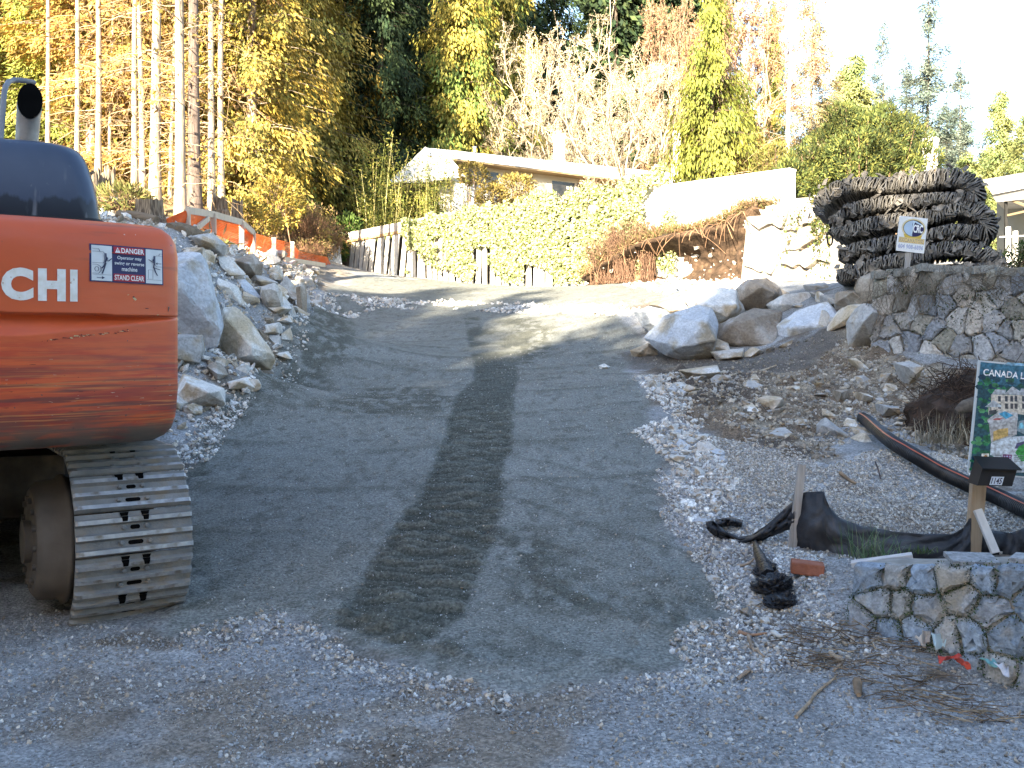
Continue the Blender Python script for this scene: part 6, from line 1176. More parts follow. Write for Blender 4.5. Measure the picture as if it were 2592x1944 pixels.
mb = MB(); mb.bar(P(2556, 505, 24.8), P(2600, 522, 24.0), .05, .05); mb.bar(P(2552, 545, 24.8), P(2600, 534, 24.0), .05, .05); fit(mb.build('eave_brace', M_SOFFIT), h2)
# ---------------------------------------------------------------- orange safety net, boards, stumps and logs at the edge of the wood
TOPN = [(421, 556), (474, 534), (540, 545), (612, 565), (643, 592), (693, 607), (740, 617), (756, 637), (800, 647), (828, 652), (846, 687)]
BOTN = [(424, 571), (474, 573), (537, 589), (599, 617), (637, 626), (690, 648), (737, 670), (745, 686), (800, 690), (828, 690), (848, 691)]
YN = [17, 18, 20, 22, 23, 25.5, 28, 29, 31, 32, 33]
sn = thing('safety_fence', 'orange plastic safety net sagging between battens along the edge of the wood', 'safety fence', P(640, 625, 23.5))
k_ = np.linspace(0, 1, len(YN)); NL, NHh = 330, 13; tt = np.linspace(0, 1, NL)
def net(t, b): u0, v0, u1, v1 = [np.interp(t, k_, [p[i] for p in A]) for A, i in ((TOPN, 0), (TOPN, 1), (BOTN, 0), (BOTN, 1))]; y = np.interp(t, k_, YN)+.12*np.sin(t*40+b*3); return P(u0+(u1-u0)*b, v0+(v1-v0)*b, y)
G = np.array([[net(t, b) for b in np.linspace(0, 1, NHh)] for t in tt]); mb = MB()
for j in range(NHh):
    A = G[:, j]; mb.add(np.concatenate([A, A+np.array([0, 0, .022])]), np.array([(i, i+1, NL+i+1, NL+i) for i in range(NL-1)]), (.80, .14, .02))
for i in range(NL):
    A = G[i]; dx = (G[min(i+1, NL-1), 0]-G[max(i-1, 0), 0]); dx = dx/np.linalg.norm(dx)*.020; mb.add(np.concatenate([A, A+dx]), np.array([(j, j+1, NHh+j+1, NHh+j) for j in range(NHh-1)]), (.80, .14, .02))
M_NET = mk('orange_netting', .85, 1.1, scale=3, attr=True, rough=.5, trans=.35); fit(mb.build('netting', M_NET), sn)
M_PALEWOOD = mk('sunbleached_batten', (.50, .42, .33), (.6, .52, .42), scale=4, stretch=(6, 6, 1), rough=.85)
for u, v0, v1, y in ((474, 530, 585, 17.9), (540, 540, 600, 19.9), (612, 560, 625, 21.9), (641, 588, 632, 22.9), (693, 602, 655, 25.4), (740, 612, 690, 27.9)):
    mb = MB(); mb.bar(P(u, v1+6, y), P(u, v0, y), .11, .06, (0, 1, 0)); fit(mb.build('batten', M_PALEWOOD), sn)
mb = MB(); pr = [P(u, v-2, y-.05) for (u, v), y in zip(TOPN, YN)][1:5]
for a, b in zip(pr[:-1], pr[1:]): mb.bar(a, b, .05, .13, (0, 0, 1))
fit(mb.build('rail', M_PALEWOOD), sn)
mb = MB(); mb.bar(P(720, 656, 26.5), P(822, 671, 30), .05, .12); fit(mb.build('loose_rail', M_PALEWOOD), sn)
mb = MB(); mb.bar(P(497, 578, 18.8), P(528, 553, 19.4), .05, .10); fit(mb.build('diagonal_brace', M_PALEWOOD), sn)
for i, (u0, u1, v0) in enumerate(((829, 845, 620), (835, 851, 622), (843, 857, 618), (855, 864, 624))):
    mb = MB(); mb.bar(P(u1, 693, 34.5+.1*i), P(u0, v0, 34.8+.1*i), .13, .03, (0, 1, 0), np.array([.75, .72, .66])*(.8+.08*i)); o = mb.build('leaning_board', M_PLANK)
    tag(o, ['leftmost tall white board leaning left of the plank fence', 'second white leaning board, just right of the leftmost one', 'third white leaning board, the one reaching highest', 'narrow rightmost white leaning board beside the plank fence'][i], 'board', 'boards leaning by the fence end')
M_STUMP = mk('rotten_stump_wood', (.10, .075, .055), (.30, .24, .17), scale=4, stretch=(9, 9, .7), bump=1., bscale=12, rough=1, lo=.4, hi=.6)
def stump(u, v, y, r, h, label, seed, jag=.3):
    rg = np.random.default_rng(seed); b = P(u, v, y); n = 22; a = np.linspace(0, 2*np.pi, n, endpoint=False); rings = []
    for f, k in ((-.3, 1.35), (0, 1.25), (.15, 1.05), (.55, .95), (1, .9)):
        rr = r*k*(1+.09*np.sin(a*5+seed)+.06*np.sin(a*9)); z = np.full(n, f*h)+(rg.uniform(-jag, jag, n)*h if f == 1 else 0); rings.append(np.stack([rr*np.cos(a), rr*np.sin(a), z], 1))
    ct = rings[-1]*[.6, .6, 1]-[0, 0, h*.12]; rings.append(ct); mb = MB(); V = np.concatenate(rings); mb.add(V+b, np.array([(j*n+i, j*n+(i+1) % n, (j+1)*n+(i+1) % n, (j+1)*n+i) for j in range(5) for i in range(n)])); mb.add(ct+b, [tuple(range(n))])
    return tag(mb.build('tree_stump', M_STUMP, loc=b), label, 'stump', 'old stumps at the edge of the wood')
stump(378, 555, 17.5, .23, .34, 'dark cut stump just above the roof line of the excavator', 1, .08)
stump(225, 500, 21, .2, .55, 'bleached jagged stump behind the engine hood', 2); stump(262, 500, 21.5, .17, .45, 'dark split stump beside the bleached jagged one', 3, .45)
stump(278, 490, 23, .14, .5, 'slim pointed stump behind the dark split stump', 4, .3); stump(600, 560, 27, .16, .5, 'small stump under the golden cedar behind the net', 5, .3); stump(560, 535, 26, .15, .35, 'pale stump between the netting and the bare trunks', 6, .2)
M_LOG = mk('old_log', (.12, .09, .065), (.22, .17, .12), scale=3, stretch=(1, 6, 6), bump=.6, rough=1)
def log(a, b, r, label, mat=None):
    mb = MB(); mb.tube(catmull([a, (np.array(a)+np.array(b))/2+np.array([0, 0, .03]), b], 6), r, 10); return tag(mb.build('log', mat or M_LOG, loc=(np.array(a)+np.array(b))/2), label, 'log', 'logs at the edge of the wood')
log(P(425, 580, 15.5), P(480, 585, 16.5), .10, 'dark square cut log below the left end of the netting'); log(P(455, 590, 15), P(505, 600, 16), .11, 'charred log end lying under the first netting batten'); log(P(235, 507, 20), P(320, 513, 20.5), .08, 'pale sunlit log lying behind the engine hood', M_PALEWOOD); log(P(300, 545, 17), P(395, 560, 16.8), .09, 'dark weathered log in front of the cut stump')
# ---------------------------------------------------------------- trees
M_BARK = mk('bark', .6, 1.3, scale=4, attr=True, stretch=(6, 6, .8), rough=.95, bump=.6, bscale=8)
M_LEAF = mk('needles', .55, 1.35, scale=1.3, detail=4, attr=True, rough=.75, spec=.2, trans=.10)
def multitube(mb, paths, rad, seg, col):
    """many thin branches at once: paths N x K x 3, radii N x K"""
    N_, K = paths.shape[:2]
    if N_ == 0: return
    d = paths[:, -1]-paths[:, 0]; d /= np.linalg.norm(d, axis=1)[:, None]+1e-9; ref = np.where(np.abs(d[:, 2:3]) > .9, [[1., 0, 0]], [[0, 0, 1.]]); x = np.cross(d, ref); x /= np.linalg.norm(x, axis=1)[:, None]; z = np.cross(x, d)
    a = np.arange(seg)*2*np.pi/seg; off = np.cos(a)[None, :, None]*x[:, None]+np.sin(a)[None, :, None]*z[:, None]
    V = paths[:, :, None]+rad[:, :, None, None]*off[:, None]
    q = np.array([(k*seg+i, k*seg+(i+1) % seg, (k+1)*seg+(i+1) % seg, (k+1)*seg+i) for k in range(K-1) for i in range(seg)])
    c = np.asarray(col, float); c = np.repeat(np.broadcast_to(c, (N_, 3)), len(q), 0)
    mb.add(V.reshape(-1, 3), (q[None]+(np.arange(N_)*K*seg)[:, None, None]).reshape(-1, 4), c, 0, True)
def leafq(mb, pos, d, L, W, c, rg, nrm=None):
    n = len(pos); d = d/np.linalg.norm(d, axis=1)[:, None]; s = np.cross(d, runit(n, rg) if nrm is None else nrm+runit(n, rg)*.55); s /= np.linalg.norm(s, axis=1)[:, None]+1e-9
    L = np.broadcast_to(L, (n,))[:, None]; W = np.broadcast_to(W, (n,))[:, None]
    V = np.stack([pos, pos+d*L*.45+s*W*.5, pos+d*L, pos+d*L*.45-s*W*.5], 1).reshape(-1, 3); mb.add(V, np.arange(4*n).reshape(n, 4), c)
def pal(cols, n, rg, lo=.6, hi=1.35): return np.array(cols)[rg.integers(len(cols), size=n)]*rg.uniform(lo, hi, (n, 1))
def trunkmesh(H, r, col, seed, wob_=.15, seg=9, top_=.08):
    rg = np.random.default_rng(seed); t = np.linspace(0, 1, 14); p = np.stack([wob_*np.sin(t*3+seed)*t, wob_*np.cos(t*2.3+seed*2)*t, t*H-.4*(t == 0)], 1); mb = MB(); mb.tube(p, r*(1-t*(1-top_))*(1+.5*np.exp(-t*30)), seg, col); return mb, p
def conifer(seed, H, R, h0, nb, per, L, W, hang, cols, bark=(.2, .14, .10), r=.2, spread=.16, up=.12, droop=.28, power=.8, sparse=0.):
    """trunk, limbs and a crown of hanging sprays"""
    rg = np.random.default_rng(seed); mbt, tp = trunkmesh(H, r, bark, seed)
    hz = h0+(1-h0)*rg.random(nb)**1.1; az = rg.uniform(0, 2*np.pi, nb); ln = R*((1-hz)/(1-h0))**power*rg.uniform(.55, 1.08, nb)+.2
    if sparse: ln *= (rg.random(nb) > sparse)*.7+.3
    d = np.stack([np.cos(az), np.sin(az), 0*az], 1); t = np.linspace(0, 1, 5)
    bx = np.stack([np.interp(hz, tp[:, 2]/H, tp[:, 0]), np.interp(hz, tp[:, 2]/H, tp[:, 1]), hz*H], 1)
    pth = bx[:, None]+d[:, None]*(ln[:, None]*t)[..., None]; pth[:, :, 2] += (up*ln)[:, None]*t-(droop*ln)[:, None]*t**2
    mbl = MB(); multitube(mbl, pth, np.outer(.010+.010*ln, 1-t*.8), 3, np.array(bark)*.9)
    ns_ = nb*per//9; bi = np.repeat(rg.choice(nb, size=ns_, p=(ln/ln.sum())), 9); n = len(bi); tt = np.repeat(rg.uniform(.12, 1.03, ns_)**.8, 9); rr = ln[bi]*tt; sd_ = np.stack([-d[bi, 1], d[bi, 0], 0*tt], 1)
    lat = np.repeat(rg.normal(size=ns_), 9)*ln[bi]*spread*(1.15-tt*.75); pos = bx[bi]+d[bi]*rr[:, None]+sd_*lat[:, None]
    hg = hang*rg.random(n)**1.5; pos[:, 2] += up*rr-droop*ln[bi]*tt**2-np.abs(lat)*.25-hg
    pos += rg.normal(size=(n, 3))*L*np.array([.6, .6, .8])
    dr = d[bi]*.55+sd_*(np.sign(lat)*.35)[:, None]+runit(n, rg)*.5-np.array([0, 0, 1.])*(.25+hang*1.1)
    bc = np.array(cols)[rg.integers(len(cols), size=nb)][bi]; c = (bc*.5+np.repeat(pal(cols, ns_, rg, .7, 1.25), 9, 0)*.5)*rg.uniform(.75, 1.3, (n, 1))
    mbc = MB(); leafq(mbc, pos, dr, L*rg.uniform(.6, 1.3, n), W*rg.uniform(.6, 1.3, n), c, rg, d[bi]+np.array([0, 0, .25]))
    return [('trunk', mbt, M_BARK), ('limbs', mbl, M_BARK), ('crown', mbc, M_LEAF)]
def bare_conifer(seed, H, r, nb, cols, nleaf, bark, lo=.05, hi=.75, blen=2.4, leafz=.35):
    rg = np.random.default_rng(seed); mbt, tp = trunkmesh(H, r, bark, seed, .42, 10)
    hz = rg.uniform(lo, hi, nb); az = rg.uniform(0, 2*np.pi, nb); ln = blen*rg.uniform(.4, 1.05, nb)*(1-.35*hz); d = np.stack([np.cos(az), np.sin(az), 0*az], 1); t = np.linspace(0, 1, 6)
    bx = np.stack([np.interp(hz, tp[:, 2]/H, tp[:, 0]), np.interp(hz, tp[:, 2]/H, tp[:, 1]), hz*H], 1); dp = rg.uniform(.1, .55, nb); upk = rg.uniform(-.1, .25, nb)
    pth = bx[:, None]+d[:, None]*(ln[:, None]*t)[..., None]; pth[:, :, 2] += (upk*ln)[:, None]*t-(dp*ln)[:, None]*t**2; pth[:, 1:] += rg.normal(size=(nb, 5, 3))*.035
    mbl = MB(); multitube(mbl, pth, np.outer(.007+.005*ln, 1-t*.75), 3, np.array([.50, .38, .24]))
    k = 5; bi = np.repeat(np.arange(nb), k); f = rg.uniform(.25, 1, nb*k); i0 = np.clip((f*5).astype(int), 0, 4); fr = f*5-i0; p0 = pth[bi, i0]*(1-fr)[:, None]+pth[bi, i0+1]*fr[:, None]; g = d[bi]*.5+runit(nb*k, rg)*.8-np.array([0, 0, .35]); L = rg.uniform(.2, .8, nb*k); s = np.linspace(0, 1, 3)
    tw_ = p0[:, None]+g[:, None]*(L[:, None]*s)[..., None]; multitube(mbl, tw_, np.outer(np.full(nb*k, .005), 1-s*.6), 3, np.array([.46, .31, .16]))
    out = [('trunk', mbt, M_BARK), ('dead_branches', mbl, M_BARK)]
    if nleaf:
        ti = rg.integers(nb*k, size=nleaf*2); keep = rg.random(nleaf*2) < np.interp(p0[ti, 2]/H, [0, leafz, .9], [.03, .12, 1]); ti = ti[keep]; n = len(ti); pos = p0[ti]+g[ti]*(L[ti]*rg.random(n))[:, None]+rg.normal(size=(n, 3))*.1
        mbc = MB(); leafq(mbc, pos, runit(n, rg)+[0, 0, -.6], .17*rg.uniform(.5, 1.3, n), .07*rg.uniform(.6, 1.3, n), pal(cols, n, rg), rg); out.append(('crown', mbc, M_LEAF))
    return out
def broad(seed, H, R, stems, levels, cols, nbud, bark, bud=.08, tw=3, r0=.14, rise=.55):
    """a leafless tree with buds or blossom on fine twigs"""
    rg = np.random.default_rng(seed); segs = []; rads = []; tips = []
    def grow(p, d, L, r, lv):
        q = [p]; dd = d.copy()
        for k in range(4): dd = dd+rg.normal(size=3)*.12+np.array([0, 0, .04]); dd /= np.linalg.norm(dd); q.append(q[-1]+dd*L/4)
        segs.append(np.array(q)); rads.append(np.linspace(r, r*.6, 5))
        if lv <= 1: tips.append((q[2], q[-1], dd, L))
        if lv == 0: return
        for k in range(rg.integers(2, 4) if lv > 1 else 3):
            o_ = rg.normal(size=3); o_ -= dd*np.dot(o_, dd); o_ /= np.linalg.norm(o_); nd = dd*rg.uniform(.6, .95)+o_*rg.uniform(.4, .85); nd[2] += .12*rise; nd /= np.linalg.norm(nd); grow(q[rg.integers(2, 5)], nd, L*rg.uniform(.58, .82), r*.6, lv-1)
    for s in range(stems): a = s*2*np.pi/stems+rg.normal()*.3; d = np.array([math.cos(a)*(1-rise)*1.1, math.sin(a)*(1-rise)*1.1, rise]); grow(np.array([.15*math.cos(a), .15*math.sin(a), -.2]), d/np.linalg.norm(d), H*.30, r0, levels)
    S_ = np.array(segs); mx_ = S_.reshape(-1, 3); sc = np.array([R/np.percentile(np.abs(mx_[:, 0]), 98), R/np.percentile(np.abs(mx_[:, 1]), 98), H/mx_[:, 2].max()]); S_ = S_*sc
    mbl = MB(); multitube(mbl, S_, np.array(rads), 4, bark)
    T0 = np.array([t[0] for t in tips])*sc; T1 = np.array([t[1] for t in tips])*sc; k = tw; p0 = np.repeat(T0, k, 0)+(np.repeat(T1-T0, k, 0))*rg.random((len(T0)*k, 1)); g = runit(len(p0), rg)*.8+[0, 0, .45]; L = rg.uniform(.2, .65, len(p0)); s = np.linspace(0, 1, 3)
    multitube(mbl, p0[:, None]+g[:, None]*(L[:, None]*s)[..., None], np.outer(np.full(len(p0), .008), 1-.6*s), 3, np.array(bark)*1.1)
    i = rg.integers(len(p0), size=nbud); pos = p0[i]+g[i]*(L[i]*rg.random(nbud))[:, None]+rg.normal(size=(nbud, 3))*.03
    mbc = MB(); leafq(mbc, pos, runit(nbud, rg)+[0, 0, .3], bud*rg.uniform(.6, 1.4, nbud), bud*.5*rg.uniform(.6, 1.3, nbud), pal(cols, nbud, rg, .7, 1.25), rg)
    return [('branches', mbl, M_BARK), ('blossom' if bud < .1 else 'leaves', mbc, M_LEAF)]
PROTOS = {}
def proto(key, parts):
    PROTOS[key] = [(n, mb.build(n, m, link=False).data) for n, mb, m in parts]
    for o in [o for o in bpy.data.objects if o.name.split('.')[0] in ('trunk', 'limbs', 'crown', 'dead_branches', 'branches', 'blossom', 'leaves') and not o.users_collection]: bpy.data.objects.remove(o)
def plant(key, name, label, cat, u, y, H0=1., rot=0., wide=1., group=None, dz=-.1):
    x = (u-CU)/F*y; t = thing(name, label, cat, (x, y, float(tz(x, y))+dz), group); t.scale = (H0*wide, H0*wide, H0); t.rotation_euler = (0, 0, rot)
    for n, me_ in PROTOS[key]:
        o = bpy.data.objects.new(n, me_); COL.objects.link(o); o.parent = t
    return t
GOLD = [(.42, .31, .06), (.50, .36, .07), (.33, .27, .06), (.17, .17, .045), (.54, .38, .10)]
GREENGOLD = [(.22, .25, .05), (.36, .29, .06), (.13, .19, .045), (.44, .33, .07), (.07, .12, .035)]
DARK = [(.022, .042, .018), (.035, .058, .022), (.018, .032, .016), (.05, .07, .025)]
RUST = [(.30, .17, .10), (.36, .22, .13), (.25, .16, .10), (.28, .21, .11)]
YEL = [(.24, .26, .045), (.32, .31, .06), (.15, .20, .04), (.19, .21, .045)]
BLUE = [(.09, .12, .10), (.13, .16, .13), (.07, .10, .08), (.15, .165, .13)]
LARCH = [(.36, .27, .15), (.30, .24, .14), (.24, .22, .11)]
PALEB = (.31, .25, .19); BRN = (.30, .22, .15)
proto('bareA', bare_conifer(1, 22, .135, 100, [(.26, .15, .04), (.22, .12, .04), (.2, .16, .04)], 3500, PALEB)); proto('bareB', bare_conifer(2, 20, .088, 85, [(.28, .16, .05), (.24, .13, .05)], 3000, (.34, .27, .20), blen=2.0)); proto('bareC', bare_conifer(3, 17, .072, 75, [(.3, .16, .05), (.2, .15, .04)], 2500, (.36, .27, .2), blen=1.8))
proto('bareD', bare_conifer(4, 21, .16, 60, GOLD, 2500, (.13, .10, .085)))
proto('gold1', conifer(11, 20, 3.1, .02, 260, 190, .20, .075, .55, GOLD, (.42, .34, .26), .22)); proto('gold2', conifer(12, 19, 2.7, .04, 240, 170, .20, .075, .65, GOLD+GREENGOLD[:2], (.3, .22, .16), .2))
proto('dark1', conifer(13, 27, 4.2, .06, 260, 130, .34, .12, .5, DARK, (.07, .055, .045), .3)); proto('greengold', conifer(14, 24, 4.3, .05, 280, 190, .30, .11, .75, GREENGOLD, (.2, .15, .1), .28, .2))
proto('orange1', conifer(15, 22, 3.0, .05, 220, 150, .20, .07, .35, [(.44, .25, .06), (.38, .21, .06), (.36, .26, .06), (.22, .18, .05)], (.4, .3, .22), .16, sparse=.25)); proto('yellowfir', conifer(16, 22, 3.4, .05, 220, 150, .24, .06, .2, YEL, (.2, .16, .1), .2, .22))
proto('weeping', conifer(17, 15, 3.8, .02, 120, 210, .30, .085, 1.0, [tuple(np.array(q_)*.72) for q_ in YEL], (.2, .15, .1), .18, .14)); proto('blue1', conifer(18, 18, 3.6, .03, 150, 170, .26, .07, .12, BLUE, (.15, .12, .1), .16, .12, .05, .2, .9, .4)); proto('green1', conifer(19, 14, 4.0, .02, 220, 230, .26, .09, .3, [(.15, .20, .07), (.22, .24, .09), (.12, .165, .065), (.26, .26, .09)], (.2, .15, .1), .16)); proto('larch', conifer(20, 16, 2.9, .08, 190, 130, .22, .05, .2, LARCH, (.36, .28, .2), .14, .2, sparse=.3))
proto('rust', broad(21, 17, 4.2, 4, 5, RUST, 24000, (.34, .22, .15), .14, 3, .16, .75)); proto('blossom', broad(22, 13.5, 6.2, 7, 5, [(.58, .47, .30), (.62, .52, .37), (.48, .37, .22), (.50, .45, .28)], 52000, (.46, .38, .28), .072, 6, .16, .55)); proto('sapling', broad(23, 4.2, 1.7, 3, 4, [(.5, .36, .2), (.4, .3, .18)], 1500, (.30, .22, .16), .07, 2, .06, .7)); proto('birch', bare_conifer(24, 15.5, .14, 60, RUST, 900, (.55, .52, .48), .1, .95, 3.2, .5))
G1 = 'bare sunlit conifers at the edge of the wood'
for i, (k, u, y, s, lab) in enumerate((('bareB', 194, 30, .95, 'thin bare trunk above the right shoulder of the engine hood'), ('bareB', 247, 28, 1., 'bare tan trunk rising from the bleached stump'), ('bareC', 277, 34, .95, 'short brown bare trunk right behind the tan one with the stump'), ('bareB', 342, 27, .95, 'left one of two close slim white trunks near the cut stump'), ('bareC', 361, 29, 1.2, 'right one of two close slim white trunks near the cut stump'), ('bareA', 392, 24.6, 1.0, 'thickest white bare trunk, straight above the dark cut stump'), ('bareC', 430, 33, 1., 'low tan trunk in the gap between the two thickest white trunks'), ('bareA', 456, 23.2, .92, 'tall white trunk with a shaded foot at the left end of the netting'), ('bareD', 493, 25, 1., 'dark brown trunk in shade behind the first netting battens'), ('bareB', 536, 26, 1.05, 'slim white trunk behind the middle of the netting'), ('bareB', 562, 29, 1.1, 'broken pale trunk beside the first golden cedar'), ('bareB', 120, 33, 1., 'bare trunk behind the exhaust pipe'), ('bareB', 310, 38, 1.05, 'distant pale trunk deep in the wood behind the close pair'))): plant(k, 'bare_conifer', lab, 'tree', u, y, s, i*1.7, 1., G1)
for i, (k, nm, u, y, s, w_, lab) in enumerate((('gold1', 'golden_cedar', 640, 36, 1.1, 1., 'golden cedar with a thick white trunk showing through its sprays'), ('gold2', 'golden_cedar', 590, 43, 1.2, 1., 'golden cedar thin at the bottom, left of the white trunked cedar'), ('gold2', 'golden_cedar', 722, 46, 1.3, 1., 'dense golden cedar above the reddish brush'), ('gold1', 'golden_cedar', 800, 49, 1.35, 1., 'golden cedar with long hanging sprays right of the reddish brush'), ('gold2', 'golden_cedar', 878, 54, 1.4, .95, 'greenish golden cedar left of the bamboo and the house gable'), ('orange1', 'orange_conifer', 350, 35, 1.0, 1.2, 'orange needled conifer close behind the thickest white trunk'), ('orange1', 'orange_conifer', 230, 36, 1.0, 1.2, 'orange needled conifer close behind the engine hood'), ('gold1', 'golden_cedar', 510, 38, 1.1, 1.1, 'golden cedar filling the gap behind the dark brown trunk'), ('orange1', 'orange_conifer', 440, 40, 1.05, 1.1, 'orange needled conifer behind the thick white trunks'), ('orange1', 'orange_conifer', 300, 42, 1.1, 1.1, 'orange needled conifer behind the thin left trunks'), ('orange1', 'orange_conifer', 520, 43, 1.1, 1.1, 'orange needled conifer right of the dark trunk'), ('yellowfir', 'yellow_fir', 150, 38, 1., 1., 'yellow green fir right of the exhaust pipe'), ('yellowfir', 'yellow_fir', 30, 40, 1.05, 1., 'yellow green fir at the left edge behind the hand rail'), ('orange1', 'orange_conifer', -60, 38, 1., 1.1, 'orange needled conifer beyond the left edge'), ('gold2', 'golden_cedar', 220, 48, 1.2, 1.1, 'golden cedar deep in the wood behind the engine hood'), ('gold1', 'golden_cedar', 380, 50, 1.2, 1.1, 'golden cedar deep in the wood behind the thickest trunk'),
    ('greengold', 'green_cedar', 1160, 52, 1., .85, 'tall green and gold cedar above the house gable'), ('greengold', 'green_cedar', 1270, 58, 1.05, .8, 'tall green and gold cedar between the gable and the blossom tree'), ('dark1', 'dark_fir', 960, 50, 1., .8, 'dark shaded fir left of the green and gold cedars'), ('dark1', 'dark_fir', 1040, 62, 1.05, .9, 'dark fir behind the house gable'), ('dark1', 'dark_fir', 900, 58, 1., .9, 'dark fir just right of the golden cedars'), ('dark1', 'dark_fir', 1400, 68, 1.05, 1., 'dark fir behind the blossom tree'),
    ('weeping', 'weeping_conifer', 1800, 47, 1.0, .95, 'yellow green weeping conifer right of the blossom tree'), ('weeping', 'weeping_conifer', 1900, 50, .6, .9, 'small drooping yellow conifer left of the white birch trunk'), ('greengold', 'green_cedar', 1960, 66, .74, .7, 'green gold cedar behind the rust leaved tree'), ('larch', 'larch', 2052, 56, 1.08, 1., 'pale brown larch right of the white birch trunk'), ('green1', 'green_conifer', 2170, 60, .98, 1., 'light green conifer above the round yew'), ('green1', 'green_conifer', 2090, 63, .8, 1.1, 'smaller green conifer between the larch and the light green one'), ('blue1', 'blue_spruce', 2240, 72, .98, .8, 'slim blue spruce just left of the tallest spruce'), ('blue1', 'blue_spruce', 2345, 62, 1.0, 1., 'tallest sparse blue spruce against the white sky'), ('blue1', 'blue_spruce', 2430, 66, .78, 1., 'lower blue spruce right of the tallest one'), ('green1', 'green_conifer', 2135, 70, 1.02, 1.0, 'light green conifer farther back between the larch and the round yew'), ('blue1', 'blue_spruce', 2290, 80, .92, 1.1, 'faint blue spruce between the slim one and the tallest one'), ('blue1', 'blue_spruce', 2395, 74, .70, 1.3, 'bushy short blue spruce hugging the tallest one on its right'), ('green1', 'green_conifer', 2500, 70, .62, 1.3, 'yellow green conifer far back right of the blue spruces'), ('green1', 'green_conifer', 2535, 60, .82, .9, 'yellowish conifer at the right edge above the neighbour house'), ('green1', 'green_conifer', 2600, 56, .66, 1.1, 'broad yellowish conifer cut off by the right edge'), ('green1', 'green_conifer', 2450, 58, .52, 1.4, 'low green conifer behind the rubber mats'), ('green1', 'green_conifer', 2300, 56, .5, 1.5, 'low green conifer behind the white chimney'))): plant(k, nm, lab, 'tree', u, y, s, i*2.1, w_)
plant('rust', 'rust_leaved_tree', 'tree with rust brown leaves left of the white birch trunk', 'tree', 1890, 56, 1.1, .4, .8); plant('rust', 'rust_leaved_tree', 'tree with bare reddish branches at the top behind the blossom tree', 'tree', 1720, 68, 1.2, 2.0, .6)
plant('blossom', 'blossom_tree', 'wide pale budding tree behind the long white roof', 'tree', 1560, 53, 1.13, .8, .92); plant('blossom', 'blossom_tree', 'smaller pale budding tree left of the wide one behind the roof', 'tree', 1390, 56, .80, 2.5, .9)
plant('birch', 'birch', 'straight white birch trunk with bare side branches right of the rust tree', 'tree', 1994, 44, .98, 0, 1.)
for i, (u, y, s, lab) in enumerate(((1540, 42, 1.05, 'bare sapling with forked stem in front of the white roof'), (1470, 41, .9, 'bare sapling between the ivy and the brown eaves'), (1440, 42.5, 1., 'thin dark sapling in front of the chimney'), (1300, 41, .9, 'bushy bare sapling before the dark windows'))): plant('sapling', 'sapling', lab, 'tree', u, y, s, i*1.3, 1., 'bare saplings before the house')
# bamboo, brush and shrubs
rg = np.random.default_rng(77)
bmb = thing('bamboo_clump', 'clump of yellow bamboo canes in front of the white gable', 'bamboo', (*P(1060, 620, 41)[:2], 4.1)); mbs = MB(); mbl = MB(); n = 95; u = np.concatenate([rg.uniform(930, 1130, 55), rg.uniform(1090, 1260, 28), rg.uniform(905, 990, 12)]); y = rg.uniform(39.5, 42.5, n); x = (u-CU)/F*y; h = rg.uniform(2.2, 4.6, n)*np.interp(u, [900, 960, 1130, 1260], [.9, 1.15, 1.1, .75]); t = np.linspace(0, 1, 6); ln_ = rg.normal(size=(n, 2))*.3; z0 = tz(x, y)
pth = np.stack([x[:, None]+ln_[:, :1]*t**2, y[:, None]+ln_[:, 1:]*t**2, z0[:, None]+h[:, None]*t], -1); multitube(mbs, pth, np.outer(np.full(n, .022), 1-.7*t), 5, pal([(.42, .36, .12), (.5, .45, .2), (.3, .32, .1)], n, rg, .8, 1.2)); m = 17000; i = rg.integers(n, size=m); f = rg.uniform(.12, 1.05, m)
pos = np.stack([x[i]+ln_[i, 0]*f**2, y[i]+ln_[i, 1]*f**2, z0[i]+h[i]*f], 1)+rg.normal(size=(m, 3))*[.22, .22, .12]; leafq(mbl, pos, runit(m, rg)+[0, 0, -.3], .15*rg.uniform(.6, 1.3, m), .035*rg.uniform(.7, 1.4, m), pal([(.17, .19, .03), (.24, .23, .05), (.11, .14, .03), (.3, .26, .07)], m, rg), rg)
fit(mbs.build('canes', M_BARK), bmb); fit(mbl.build('leaves', M_LEAF), bmb)
